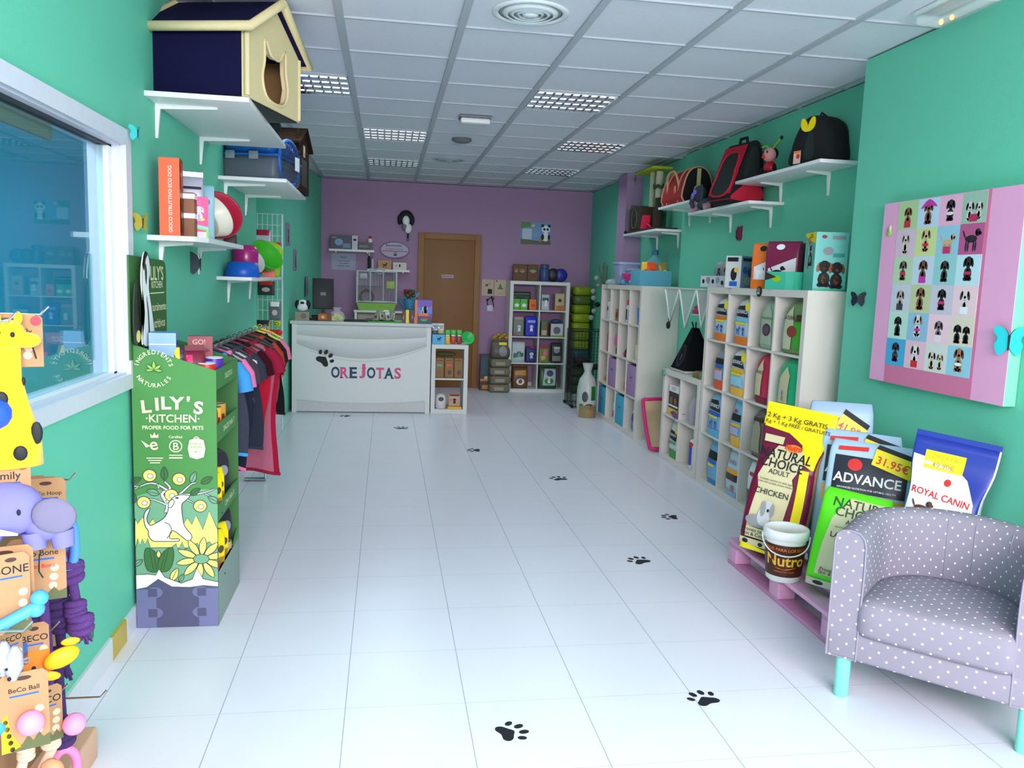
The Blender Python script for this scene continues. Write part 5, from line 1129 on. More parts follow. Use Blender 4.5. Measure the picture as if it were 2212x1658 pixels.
def fish(t):
    OY = M((246, 186, 24), .5)
    mb = MB(); mb.ell((.02, -.02, -.105), .042, .018, .024, OY, 14, Matrix.Rotation(-.35, 4, 'Y')); mb.ell((.075, -.02, -.055), .022, .006, .010, OY, 10); mb.ell((.055, -.02, -.125), .024, .006, .012, OY, 10, Matrix.Rotation(.2, 4, 'Y')); mb.build('fish', t)
    mb = MB(); mb.ell((-.005, -.038, -.098), .005, .003, .006, INK, 8); mb.build('eye', t)
hangcard('slim kraft card with orange print and yellow fish toy', 73, 1345, 2.02, .062, .135, 24, 'BECO', [('r', -.031, .031, -.135, -.07, c(236, 130, 40)), ('r', -.031, -.015, -.10, -.045, c(60, 100, 170)), ('e', -.018, -.09, .008, .008, WHT)], parts=fish)
hangcard('slim kraft card edge-on between the grey mice and the fish card', 22, 1345, 1.92, .055, .15, 60, 'BECO')
for k, (px, py, lab) in enumerate(((3, 1430, 'grey cloth mouse toy at left frame edge'), (27, 1440, 'grey cloth mouse toy beside the slim kraft card'))):
    p = at(px, py, y=1.84); t = T('cloth_mouse', lab, 'pet toy', p, math.radians(12), 'grey cloth mice'); mb = MB(); G_ = M((170, 172, 196), .9)
    mb.tube([(0, 0, -.03), (.002, 0, 0), (.004, 0, .03), (.006, 0, .048)], [.008, .020, .017, .005], G_, 12); mb.build('body', t)
    for q in (-1, 1): mb = MB(); mb.ell((.010*q, -.012, .012), .009, .004, .009, M((196, 190, 206), .9), 10); mb.build('ear', t)
    mb = MB(); mb.ell((-.004, -.016, -.020), .004, .003, .005, INK, 8); mb.ell((-.008, -.019, .004), .003, .003, .003, INK, 8); mb.build('eye', t)
def pinkball(dx):
    def f(t): mb = MB(); mb.ell((dx, -.02, -.115), .028, .026, .028, M((250, 150, 200), .45), 18); mb.build('ball', t)
    return f
hangcard('big kraft ball card with giraffe print and pink ball, front of rack', 50, 1450, 1.86, .095, .185, 24, 'BeCo Ball', giraffe_print(.095, .185)+grass(.095, .185), parts=pinkball(.01))
hangcard('kraft ball card behind with pink ball poking out, lower hook', 100, 1482, 2.08, .07, .15, 40, 'BECO', grass(.07, .15), parts=pinkball(.055))
mb = MB(); mb.ell((0, 0, 0), .02, .02, .02, M((60, 150, 214), .5)); S(mb, 'rubber_ball', 'small turquoise blue ball at the left frame edge beside the pink ball card', 'ball', at(-3, 1568, y=1.85))
PRP = M((92, 56, 124), .95, vary=.45, scale=260, bump=.6, bscale=300)
PRP2 = M((66, 42, 96), .95, vary=.5, scale=260, bump=.6, bscale=300)
def knot(mb, p, r, m):
    p = Vector(p)
    for k in range(3): mb.tube([p+Vector((r*1.0*math.cos(a), r*.8*math.sin(a), (k-1)*r*.62+r*.22*math.sin(a+k*1.3))) for a in [2*PI*i/14 for i in range(14)]], r*.50, m, 8, closed=True)
    mb.ell(p, r*.9, r*.8, r*1.1, m, 10)
def fray(mb, p, r, m, n=26, sd=0, ln=.035):
    rr = random.Random(sd)
    for k in range(n):
        a = rr.uniform(0, 2*PI); q = rr.uniform(.2, 1); e = Vector((math.cos(a)*r*q*1.3, math.sin(a)*r*q, -ln*rr.uniform(.6, 1.1)))
        mb.tube([Vector(p)+Vector((e.x*.4, e.y*.4, 0)), Vector(p)+e], [.0045, .0022], m, 5)
def rope(lab, pts, y, r, m, knots, end=True, sd=1):
    P = [at(a, b, y=y+(0 if len(q) < 3 else q[2])) for q in pts for a, b in [q[:2]]]
    mb = MB(); mb.tube(smooth([tuple(p) for p in P], 4, False), r, m, 9)
    for kx, ky, kr in knots: knot(mb, at(kx, ky, y=y-.004), kr, m)
    if end: fray(mb, P[-1], r*1.6, m, 30, sd)
    return S(mb, 'rope_toy', lab, 'pet toy', group='rope toys on the rack')
rope('purple rope toy with two knots hanging free at the right of the rack', [(152, 1225), (158, 1262), (165, 1300), (172, 1335), (178, 1362)], 2.26, .0125, PRP, [(150, 1232, .026), (163, 1312, .020), (174, 1345, .024)], sd=2)
rope('long speckled purple rope hanging straight behind the fish card', [(92, 1275), (96, 1330), (102, 1400), (104, 1450), (106, 1490)], 2.20, .0135, PRP, [], False)
rope('dark purple rope with stacked knots between the long rope and wall', [(118, 1262), (124, 1320), (134, 1400), (140, 1440)], 2.28, .013, PRP2, [(118, 1285, .026), (125, 1318, .024), (132, 1345, .02)], sd=4)
rope('dark purple rope toy lowest on rack, ending in a frayed knot', [(120, 1400), (124, 1440), (128, 1490), (132, 1545)], 2.24, .014, PRP2, [(128, 1415, .022), (132, 1585, .026)], sd=5)
rope('dark purple rope toy half hidden behind the big kraft giraffe card', [(62, 1300), (66, 1340), (70, 1400)], 2.22, .014, PRP2, [(70, 1318, .026)], False)
CRP = M((226, 200, 178), .9, vary=.15, scale=120, bump=.4)
rope('cream twisted rope toy with loop knot at the foot of rack', [(118, 1600), (112, 1618), (100, 1640), (92, 1656)], 2.14, .0125, CRP, [(110, 1598, .017)], False)
rope('cream twisted rope toy left of the looped cream rope', [(60, 1610), (52, 1636), (44, 1668)], 2.10, .013, CRP, [(56, 1625, .015)], False)
def hoop(lab, px, py, y, rx, rz_, m, rot, r=.0095):
    p = at(px, py, y=y); mb = MB(); mb.tube([(rx*math.cos(a), 0, rz_*math.sin(a)) for a in [2*PI*k/26 for k in range(26)]], r, m, 10, closed=True)
    return S(mb, 'rubber_hoop', lab, 'pet toy', p, math.radians(rot), 'rubber hoops on the rack')
hoop('bright blue rubber hoop hanging nearest the wall on upper hook', 146, 1172, 2.24, .018, .072, M((84, 150, 226), .5), 10, .012)
hoop('deeper blue rubber hoop behind the elephant ear', 118, 1160, 2.24, .028, .050, M((58, 120, 196), .5), 20, .011)
hoop('magenta rubber hoop tucked behind the blue hoops', 118, 1190, 2.28, .032, .075, M((190, 50, 150), .5), 20, .011)
hoop('magenta rubber hoop under the big kraft giraffe card', 62, 1262, 2.10, .032, .032, M((200, 50, 150), .5), 15, .010)
hoop('pink rubber hoop at the very bottom of rack beside cream rope', 140, 1655, 2.22, .03, .05, M((246, 130, 180), .5), 30, .012)
mb = MB(); mb.ell((0, 0, 0), .03, .02, .03, M((214, 150, 110), .7), 14); S(mb, 'wooden_disc', 'tan round toy at bottom of rack among the cream ropes', 'pet toy', at(112, 1662, y=2.08))
mb = MB(); mb.tube([(0, 0, .0), (.004, 0, .06), (.0, 0, .125)], [.010, .006, .002], M((120, 126, 132), .4), 8); S(mb, 'pointed_strip', 'thin grey pointed strip standing up from the blue hoop', 'pet toy', at(131, 1128, y=2.25))

# ------------------------------------------------------------------ goods on and behind the counter
zc = 1.0008
def onz(px, y, z): 
    """point above the pixel column px, on depth y and height z"""
    p = at(px, 690, y=y); return Vector((p.x, y, z))
t = T('monitor', 'black flat monitor seen from behind at left end of counter', 'monitor', (-.70, 9.36, zc), math.radians(8))
mb = MB(); mb.box(-.10, .10, -.06, .06, 0, .012, BLACK, .004); mb.build('stand_base', t)
mb = MB(); mb.box(-.02, .02, -.0, .02, .012, .16, BLACK); mb.build('stand_neck', t)
mb = MB(); mb.box(-.115, .115, -.03, .0, .12, .46, BLACK, .006, Matrix.Rotation(-.12, 4, 'X')); mb.box(-.03, .03, -.0315, -.03, .27, .305, GREY, 0, Matrix.Rotation(-.12, 4, 'X')); mb.build('screen_back', t)
t = T('plush_toy', 'white and black plush penguin-like toy on beige box, left end of counter', 'toy', (-.905, 9.17, zc+.095))
mb = MB(); mb.ell((0, 0, .05), .065, .05, .05, WHT, 16); mb.ell((.0, 0, .09), .05, .04, .04, WHT); mb.build('body', t)
for q in (-1, 1): mb = MB(); mb.ell((.055*q, -.0, .075), .03, .03, .05, INK, 12); mb.build('ear', t)
mb = MB(); mb.ell((.0, -.04, .095), .022, .012, .014, INK, 10); mb.build('eye_patch', t)
carton('counter_box', 'small beige box under the white plush on the counter', (-.905, 9.17, zc), 0, .15, .093, .09, c(150, 142, 124), c(120, 112, 100), None, [('e', .1, .5, .2, .3, c(110, 104, 96))])
mb = MB(); mb.tube([(-.06, 0, .03), (.07, .01, .035), (.10, .0, .07)], .028, BLACK, 10); mb.box(-.09, .10, -.05, .05, 0, .02, BLACK, .005); S(mb, 'telephone', 'black desk telephone between the plush and the monitor', 'telephone', (-.755, 9.22, zc+.0))
carton('snack_box', 'brown snack box with orange patch before the monitor', (-.665, 9.14, zc), math.radians(-5), .14, .085, .08, c(120, 84, 60), None, None, [('r', -.45, .2, .2, .9, c(206, 110, 56)), ('e', -.1, .5, .12, .2, BEIGE)])
t = T('candy_bag', 'clear bag of colourful pet sweets on the counter', 'candy bag', (-.535, 9.14, zc), 0)
rr = random.Random(5)
mb = MB()
for k in range(46): 
    a, q = rr.uniform(0, 6.28), rr.random()**.5
    mb.ell((.07*q*math.cos(a), .045*q*math.sin(a), .014+rr.random()*.075*(1-q*.6)), .016, .014, .012, rr.choice((YELW, AMBER, LIME, WHT, ROSE, YELW)), 8)
mb.build('sweets', t).__setitem__('kind', 'stuff')
mb = MB(); mb.lathe([(.085, 0), (.09, .03), (.075, .09), (.03, .12), (.05, .15)], M((240, 244, 246), .08, alpha=.22, vary=0), n=18, sy=.66); mb.build('film', t)
mb = MB(); mb.ell((0, 0, 0), .05, .03, .05, M((170, 110, 190), .5)); mb.ell((.05, 0, -.02), .045, .03, .035, M((214, 206, 226), .5)); S(mb, 'gift_bow', 'mauve and white gift bow above the bag of sweets', 'bow', (-.57, 9.24, zc+.05))
mb = MB(); mb.box(-.16, .16, -.07, .07, 0, .018, BLACK, .005)
for k in range(10):
    for j in range(3): mb.box(-.15+.03*k, -.127+.03*k, -.055+.04*j, -.022+.04*j, .018, .023, DGREY)
S(mb, 'keyboard', 'black keyboard lying on the counter by the sweets', 'keyboard', (-.30, 9.18, zc))
t = T('treat_tray', 'green tray of silver wrapped treats at the middle of counter', 'tray', (-.02, 9.15, zc))
mb = MB(); mb.box(-.18, .20, -.07, .08, 0, .012, c(60, 170, 60), .004); mb.build('tray', t)
G_TR = 'silver wrapped treats on the tray'
for k in range(9):
    bag('wrapped_treat', 'silver wrapped treat heaped on the green counter tray', (-.11+.022*k, 9.13+.022*(k % 3), zc+.013+.012*(k % 2)), math.radians(-30+20*k % 70), .06, .075+.006*(k % 3), .03, M((176, 170, 160), .25, .5), [('e', 0, .5, .2, .2, (DKBR, c(150, 130, 70), ROSE)[k % 3])], 'pillow', math.radians(-20), G_TR, 'treat')
for x, m, lab in ((.195, c(110, 24, 44), 'maroon slim treat box left of the yellow one on counter'), (.232, YELW, 'slim yellow treat box on counter between maroon boxes'), (.290, c(84, 34, 54), 'dark plum slim treat box beside the orange display boxes')):
    carton('treat_box', lab, (x, 9.14, zc), math.radians(4), .034 if x < .28 else .062, .145 if x > .2 else .13, .05, m, None, None, [('t', 'STICK', 0, .45, .014, WHT, .006, PI/2)], group='slim treat boxes on the counter')
PURB = c(108, 76, 190)
carton('display_box', 'dark blue and orange display box at right end of counter, underneath', (.405, 9.16, zc), 0, .195, .075, .13, c(30, 60, 96), ORG, None, [('r', -.5, -.32, 0, 1, ORG), ('e', .05, .6, .2, .25, c(40, 180, 90)), ('r', -.1, .5, .7, 1, c(150, 30, 60))])
carton('display_box', 'purple display box with cat picture stacked on the blue one', (.41, 9.16, zc+.0765), 0, .19, .185, .13, PURB, ORG, c(90, 60, 160), [('r', -.5, -.36, 0, 1, ORG), ('r', -.36, .5, .2, .55, c(90, 130, 220)), ('dog', .1, .22, .085, INK, WHT, 1), ('dog', -.06, .20, .07, WHT, INK, 1), ('r', -.3, .3, .05, .2, ORG), ('e', .42, .6, .08, .06, c(230, 40, 160))])
# small side shelf beside the counter
zs2 = .7758
carton('blue_box', 'sky blue carton with dog silhouette on the small side shelf', (.585, 9.16, zs2), 0, .14, .108, .12, c(70, 176, 226), None, None, [('dog', .02, .35, .05, INK, INK, 2)])
for k, (x, m, lab) in enumerate(((.545, M((190, 196, 206), .2, .6), 'silver foil packet on the sky blue carton, left'), (.612, M((206, 206, 200), .2, .5), 'silver and gold foil packet on the sky blue carton, right'))):
    bag('foil_packet', lab, (x, 9.15, zs2+.1095), 0, .075, .095, .04, m, [('r', -.5, .5, 0, .35, c(40, 50, 70) if k == 0 else c(206, 170, 60))], 'pillow', math.radians(-12), 'foil packets on the blue carton', 'packet')
for k, (x, m, lab) in enumerate(((.69, AMBER, 'amber filled jar with green lid on side shelf'), (.755, c(196, 60, 50), 'red filled jar with green lid on side shelf'), (.825, c(150, 70, 60), 'brown filled jar with green lid near the green bowl'))):
    t = T('treat_jar', lab, 'jar', (x, 9.18+.01*k, zs2), 0, 'green lidded jars on side shelf')
    mb = MB(); mb.box(-.027, .027, -.027, .027, 0, .085, m, .008); mb.box(-.022, .022, -.022, .022, .085, .105, M((220, 224, 220), .2), .004); mb.build('jar', t)
    mb = MB(); mb.box(-.029, .029, -.029, .029, .105, .158, c(70, 190, 80), .008); mb.build('lid', t)
mb = MB(); mb.lathe([(.03, 0), (.035, .004), (.075, .05), (.07, .05), (.03, .01), (0, .01)], c(40, 190, 90), n=24); S(mb, 'pet_bowl', 'bright green bowl tipped towards the aisle on side shelf', 'bowl', (.905, 9.13, zs2+.062), (math.radians(68), 0, math.radians(12)))
for k, (dx, m, lab) in enumerate(((-.115, c(60, 180, 160), 'kraft treat bag with teal band in side shelf'), (.0, c(230, 90, 90), 'kraft treat bag with coral band in side shelf'), (.112, c(120, 120, 60), 'kraft treat bag with olive band in side shelf'))):
    bag('kraft_bag', lab, KS.cell(0, 1, dx*.95, .09), 0, .098, .225, .06, M((156, 116, 76), .75), [('r', -.3, .3, .58, .68, m), ('e', .05, .28, .22, .12, DKBR if k else c(110, 90, 60)), ('r', -.4, .4, .86, .88, DKBR)], 'block', 0, 'kraft treat bags in side shelf')
mb = MB(); mb.ell((0, 0, 0), .12, .07, .03, M((90, 92, 56), .9), 18); S(mb, 'cushion', 'olive cushion squeezed on top of the kraft bags in side shelf', 'cushion', KS.cell(0, 1, -.04, .16, .262))
mb = MB(); mb.lathe([(.05, 0), (.06, .01), (.062, .10), (.05, .15), (.02, .165), (0, .168)], M((222, 220, 226), .4), n=20); mb.decal(ellipse(0, .11, .03, .025), DKBR, lambda u, v: (u, -.0625, v)); S(mb, 'round_pack', 'round white pack with brown emblem in bottom of side shelf', 'pack', KS.cell(0, 0, -.085, .10))
carton('yellow_box', 'flat yellow box lying at the bottom of side shelf', KS.cell(0, 0, .07, .10), 0, .155, .022, .12, AMBER)
bag('snack_pouch', 'beige pouch with maroon top standing on the flat yellow box', KS.cell(0, 0, .07, .10, .0235), 0, .135, .135, .05, c(196, 160, 136), [('r', -.5, .5, .88, 1, c(140, 30, 44)), ('dog', 0, .25, .06, INK, INK, 0), ('e', -.3, .55, .06, .05, ROSE)], 'block', 0, None, 'pouch')

# ------------------------------------------------------------------ back wall
zsh = 1.846
carton('photo_box', 'dark box with blue picture at left of the upper purple wall shelf', (-.605, 11.14, zsh), 0, .27, .18, .14, c(44, 56, 76), None, None, [('e', -.1, .5, .2, .25, c(120, 150, 190)), ('r', -.45, -.2, .75, .9, GREY), ('r', .1, .45, .1, .4, c(90, 130, 170))])
carton('white_box', 'slim white box between the dark boxes on upper wall shelf', (-.425, 11.14, zsh), 0, .075, .18, .14, c(190, 190, 200), None, None, [('e', 0, .7, .3, .08, INK)])
carton('photo_box', 'low dark box at right of the upper purple wall shelf', (-.29, 11.14, zsh), 0, .19, .10, .14, c(40, 40, 52), None, None, [('r', -.4, .2, .3, .6, GREY)])
mb = MB(); mb.lathe([(.018, 0), (.02, .02), (.012, .035), (0, .038)], ROSE, n=12); mb.lathe([(.03, -.05), (.03, 0), (.02, .0)], WHT, n=12); S(mb, 'stamp', 'tiny white and red bottle cap on the low dark box', 'bottle', (-.225, 11.13, zsh+.15))
def sheet(name, lab, cat, loc, w, h, m, prints=(), rot=0, th=.004):
    mb = MB(); mb.box(-w/2, w/2, -th, 0, 0, h, m); printed(mb, prints, w, h, lambda u, v, e=0: (u, -th-.0004-e, v), 0)
    return S(mb, name, lab, cat, loc, rot)
sheet('paper_notice', 'white paper notice taped to the purple wall under the shelf', 'notice', (-.575, YB, 1.575), .32, .215, M((170, 172, 196), .8), [('t', 'AVISO', 0, .72, .03, INK)]+[('t', s_, 0, .52-.15*k, .021, INK) for k, s_ in enumerate(('Horario de tienda', 'lunes a sabado', 'gracias por su visita'))])
mb = MB(); EM = M((168, 160, 186), .4)
mb.prism(ellipse(0, 0, .20, .115, 36), -.016, 0, M((110, 92, 120), .5)); mb.prism(ellipse(0, 0, .185, .10, 36), -.019, -.016, EM); f = lambda u, v: (u, -.0195, v)
mb.text('Bienvenidos', -.01, .045, .045, INK, f, .008); mb.text('a nuestra tienda', 0, .002, .036, M((150, 50, 120), .5), f, .008); mb.decal(rect(-.17, .17, -.022, -.012), M((150, 50, 120), .5), f); paw(f, mb, INK, .05, 0, .01, -.055)
S(mb, 'oval_sign', 'oval pale welcome sign with paw on purple wall left of door', 'sign', (.10, YB, 1.865))
t = T('dog_ornament', 'black and white hanging puppy ornament on purple wall above oval sign', 'ornament', (.245, YB-.04, 2.18))
mb = MB(); mb.ell((0, 0, .12), .10, .035, .10, INK, 16); mb.ell((0, -.02, .08), .05, .03, .07, WHT); mb.ell((.03, -.01, -.02), .05, .03, .07, WHT); mb.ell((-.02, -.015, -.0), .035, .03, .05, GREY); mb.build('body', t)
for q in (-1, 1): mb = MB(); mb.ell((.085*q, -.0, .09), .03, .025, .07, INK, 10); mb.build('ear', t)
mb = MB(); mb.tube([(.03, 0, -.09), (.03, 0, -.16)], .012, INK, 8); mb.ell((.03, 0, -.17), .02, .018, .022, PUR, 10); mb.build('tassel', t)
zl = 1.601
carton('yellow_carton', 'mustard carton with black dog on the lower purple wall shelf', (-.03, 11.15, zl), 0, .175, .12, .09, c(170, 120, 40), None, None, [('dog', 0, .2, .07, INK, INK, 2)])
carton('white_carton', 'cream carton with maroon lid edge and black mark beside the mustard one', (.17, 11.15, zl), 0, .18, .11, .09, c(196, 190, 180), None, c(110, 40, 60), [('r', -.5, .5, .9, 1, c(110, 40, 60)), ('e', 0, .5, .06, .2, INK), ('e', -.25, .5, .05, .08, ROSE)])
for k, x in enumerate((-.235, -.19)):
    bottle('spray_bottle', ('dark' if k == 0 else 'pale')+' slim bottle at left end of the lower purple wall shelf', (x, 11.14, zl), .018, .22 if k == 0 else .17, INK if k == 0 else M((190, 190, 206), .3), WHT if k == 0 else GREY, group='slim bottles on the lower wall shelf')
mb = MB(); mb.tube([(.06*math.cos(a), 0, .035*math.sin(a)) for a in [2*PI*k/22 for k in range(22)]], .009, M((190, 190, 200), .3), 7, closed=True); mb.tube([(-.14, 0, .02), (-.06, 0, .01)], .016, M((190, 190, 200), .3), 8); S(mb, 'pet_collar', 'pale ring collar hanging off the front of the lower wall shelf', 'collar', (-.09, YB-.188, 1.575))
# hamster cage on its cabinet
t = T('low_cabinet', 'low white cabinet behind the counter under the hamster cage', 'cabinet', (-.07, 10.80, 0))
mb = MB(); mb.box(-.33, .33, -.22, .22, 0, .03, OFFW); mb.box(-.33, -.30, -.22, .22, .03, 1.04, OFFW); mb.box(.30, .33, -.22, .22, .03, 1.04, OFFW); mb.box(-.30, .30, .20, .22, .03, 1.04, OFFW); mb.build('carcass', t)
mb = MB(); mb.box(-.34, .34, -.225, .225, 1.04, 1.066, OFFW, .003); mb.build('cabinet_top', t)
mb = MB(); mb.box(-.30, .30, -.2, .2, .80, .815, OFFW); mb.build('shelf', t)
carton('beige_basket', 'beige woven box inside the low white cabinet', (-.15, 10.72, .8155), 0, .22, .14, .15, c(160, 146, 120), None, None, [('r', -.5, .5, .3, .34, c(110, 100, 80)), ('r', -.5, .5, .6, .64, c(110, 100, 80))])
t = T('hamster_cage', 'white wire hamster cage with lime green base behind the counter', 'pet cage', (-.125, 10.80, 1.067))
mb = MB(); mb.prism([(-.22, 0), (.22, 0), (.255, .095), (-.255, .095)], -.16, .16, c(110, 168, 30), 'xz'); mb.build('cage_base', t)
CW = M((206, 210, 216), .4); mb = MB()
for x in (-.25, .25):
    for y in (-.155, .155): mb.tube([(x, y, .095), (x, y, .50)], .010, CW, 7)
for z in (.11, .50):
    mb.tube([(-.25, -.155, z), (.25, -.155, z), (.25, .155, z), (-.25, .155, z)], .009, CW, 7, closed=True)
for k in range(1, 24): 
    for y in (-.155, .155): mb.tube([(-.25+.5*k/24, y, .11), (-.25+.5*k/24, y, .50)], .0018 if k % 8 else .007, CW, 5)
for k in range(1, 12):
    for x in (-.25, .25): mb.tube([(x, -.155+.31*k/12, .11), (x, -.155+.31*k/12, .50)], .0018, CW, 5)
mb.build('cage_wire', t)
mb = MB(); mb.box(-.24, .05, -.13, .13, .30, .31, M((70, 90, 80), .6)); mb.build('platform', t)
mb = MB(); mb.tube([(.08*math.cos(a)-.13, 0, .17+.08*math.sin(a)) for a in [2*PI*k/20 for k in range(20)]], .016, M((110, 56, 60), .5), 8, closed=True); mb.build('exercise_wheel', t)
mb = MB(); mb.box(.12, .23, -.10, .0, .28, .38, c(150, 190, 40), .01); mb.build('nest_box', t)
mb = MB(); mb.box(-.22, -.12, -.06, .02, .40, .47, M((190, 190, 196), .5), .008); mb.build('feeder', t)
t = T('flower_pot', 'blue watering can shaped pot with red and green flowers by the door', 'flower pot', (.30, 10.78, 1.067))
mb = MB(); mb.lathe([(.055, 0), (.06, .01), (.085, .16), (.08, .16), (.05, .02), (0, .02)], c(60, 130, 170), n=20); mb.build('pot', t)
mb = MB(); mb.tube([(-.06, 0, .04), (-.12, 0, .12), (-.14, 0, .18)], [.018, .014, .02], c(60, 130, 170), 8); mb.build('spout', t)
for k in range(9):
    a = k*.7; mb = MB(); p = Vector((.05*math.cos(a), .04*math.sin(a), .20+.03*(k % 3))); mb.tube([(0, 0, .1), p], .004, c(50, 110, 60), 5); mb.ell(p, .032, .03, .026, c(150, 40, 50) if k % 2 else c(60, 110, 60), 8); mb.build('bloom', t)
mb = MB(); mb.prism([(0, .1), (.12, .2), (.13, .26), (.02, .17)], -.004, .004, c(60, 120, 160), 'xz'); mb.build('leaf', t)
# right of the door
for x, lab, pr in ((1.385, 'cream plate with black pet drawing and dark square next to the door frame', [('dog', -.1, .55, .05, INK, INK, 2), ('r', .0, .38, .12, .42, INK), ('e', .2, .75, .08, .06, GREYM)]), (1.56, 'cream plate with green emblem, second from the door frame', [('p', [(-.15, .5), (.0, .8), (.15, .5)], c(50, 100, 60)), ('r', -.25, .25, .42, .50, c(50, 100, 60)), ('r', -.2, .2, .12, .18, GREYM), ('e', -.32, .92, .05, .05, INK)])):
    sheet('wall_plate', lab, 'sign', (x, YB, 1.29), .165, .225, M((196, 176, 150), .6), pr, 0, .01).__setitem__('group', 'cream plates beside the door')
t = T('wall_switch', 'white wall switch with beads hung over it below the cream plates', 'switch', (1.425, YB, 1.075))
mb = MB(); mb.box(-.042, .042, -.012, 0, 0, .085, M((196, 200, 216), .4), .004); mb.build('plate', t)
mb = MB(); mb.tube(smooth([(-.03, -.015, .08), (-.04, -.015, .14), (.0, -.015, .19), (.03, -.015, .16), (.05, -.015, .06)], 4, False), .006, INK, 6)
for p in ((-.045, .16), (.02, .20), (.045, .18), (.03, .155)): mb.ell((p[0], -.016, p[1]), .013, .008, .013, INK, 8)
mb.build('bead_string', t)
sheet('panda_poster', 'poster with panda in green landscape on purple wall above the cube shelf', 'poster', (2.035, YB, 2.02), .425, .30, M((110, 156, 206), .5),
    [('p', [(-.5, 0), (.5, 0), (.5, .2), (.1, .16), (-.5, .24)], c(84, 92, 50)), ('p', [(-.5, 1), (-.16, 1), (-.2, .8), (-.5, .7)], c(70, 130, 60)), ('r', -.45, -.14, .22, .7, c(186, 200, 222)), ('e', .0, .5, .12, .2, c(120, 160, 200)), ('e', -.1, .85, .05, .07, AMBER),
     ('e', .32, .35, .12, .2, WHT), ('e', .32, .70, .14, .17, WHT), ('e', .21, .86, .05, .07, INK), ('e', .43, .86, .05, .07, INK), ('e', .27, .70, .04, .06, INK), ('e', .38, .70, .04, .06, INK), ('e', .22, .34, .05, .14, INK), ('e', .43, .34, .04, .14, INK), ('e', .14, .2, .05, .09, c(190, 120, 70))])
# goods on and in the back cube shelf
zt = 1.511
for k, (px, lab) in enumerate(((1114, 'brown paper bag at the left end on top of back shelf'), (1127, 'second brown paper bag on top of back shelf, glossy label'), (1150, 'third brown paper bag with teal band on top of back shelf'))):
    p = at(px, 590, y=10.98); bag('kraft_bag', lab, (p.x, 10.98, zt), 0, .085 if k == 0 else .145, .225, .08, M((112, 80, 56), .75), [('e', 0, .6, .25, .1, c(170, 150, 120)), ('r', -.3, .3, .58, .66, c(60, 160, 140) if k == 2 else c(120, 90, 60)), ('e', .05, .3, .2, .1, DKBR)], 'block', 0, 'brown paper bags on top of the back shelf')
bottle('blue_flask', 'slate blue rounded container on top of the back shelf', (2.125, 10.98, zt), .068, .235, M((66, 80, 124), .35), M((66, 80, 124), .35), (), 0, None, .75, 'container')
for px, m, lab in ((1196, M((40, 36, 52), .4), 'black round ball dish standing on top of the back shelf'), (1212, M((38, 44, 150), .35), 'royal blue round dish at the right on top of back shelf')):
    mb = MB(); mb.lathe([(.02, .028), (.06, .025), (.09, .0), (.093, -.018), (.08, -.024), (0, -.026)], m, (0, 0, 0), 26, Matrix.Rotation(math.radians(88), 4, 'X')); p = at(px, 590, y=10.97)
    S(mb, 'round_dish', lab, 'dish', (p.x, 10.97, zt+.094), 0, 'round dishes on top of the back shelf')
def inKB(col, row, dx, lab, w, h, d, base, prints=(), style='block', name='pet_food_bag', dy=None):
    return bag(name, lab, KB.cell(col, row, dx, (d/2+.05) if dy is None else dy), 0, w, h, d, base, prints, style, 0, 'goods in the back cube shelf')
DOGP = lambda a, b: ('dog', .05, .25, .09, a, b, 0)
inKB(0, 3, -.04, 'dark green pack at the back of top left cube, back shelf', .26, .24, .06, c(34, 70, 44), [('r', -.45, .45, .86, .92, c(130, 150, 110)), ('r', -.3, .3, .4, .75, c(20, 40, 30))], dy=.2)
for dx, m, lab in ((-.12, c(90, 180, 60), 'lime treat packet in top left cube of back shelf'), (-.02, c(100, 190, 80), 'second green treat packet in top left cube of back shelf'), (.10, c(226, 120, 50), 'orange treat packet in top left cube of back shelf')):
    inKB(0, 3, dx, lab, .10, .12, .04, m, [('e', 0, .5, .3, .2, WHT if dx < 0 else RED)], 'pillow', 'treat_packet')
inKB(1, 3, -.10, 'white and grey pack with dog in top right cube, back shelf', .11, .215, .06, c(190, 194, 200), [('r', -.5, .5, .6, .8, c(40, 90, 80)), DOGP(WHT, GREYM)])
inKB(1, 3, .10, 'cream pack with brown foot in top right cube, back shelf', .13, .235, .06, c(186, 170, 130), [('r', -.5, .5, 0, .3, c(190, 110, 60)), ('e', 0, .6, .2, .1, DKBR)])
inKB(0, 2, -.085, 'grey green patterned pack in second row, left cube of back shelf', .145, .26, .07, c(120, 132, 124), [('r', -.5, .5, .85, 1, c(190, 150, 150)), ('e', -.3, .1, .12, .1, ROSE), DOGP(WHT, SILV)])
inKB(0, 2, .085, 'vivid blue pack with white dog in second row of back shelf', .15, .275, .07, c(30, 44, 190), [('r', -.3, .4, .68, .8, c(140, 170, 240)), DOGP(WHT, SILV)])
inKB(1, 2, -.10, 'slim green and cream pack in second row right cube, back shelf', .09, .225, .05, c(84, 120, 70), [('r', -.5, .5, .1, .4, c(196, 170, 140)), ('e', 0, .55, .3, .1, c(170, 80, 60))])
carton('feeder_box', 'white boxed bowl with green foot in second row right cube, back shelf', KB.cell(1, 2, .075, .12), 0, .17, .18, .14, c(196, 198, 206), c(150, 60, 80), None, [('e', 0, .5, .3, .28, c(110, 106, 116)), ('r', -.5, .5, 0, .12, c(120, 170, 50))])
mb = MB(); mb.ell((0, 0, .03), .08, .05, .03, c(50, 70, 110), 14); S(mb, 'pet_cushion', 'small navy cushion lying on the boxed bowl in back shelf', 'cushion', KB.cell(1, 2, .075, .12, .182))
inKB(0, 1, -.075, 'white pack with teal wave in third row left cube, back shelf', .175, .28, .08, c(196, 206, 206), [('p', [(-.5, .2), (.5, .3), (.5, .48), (-.5, .44)], c(30, 130, 100)), DOGP(GREYM, INK), ('r', -.5, .5, 0, .14, c(150, 190, 180))])
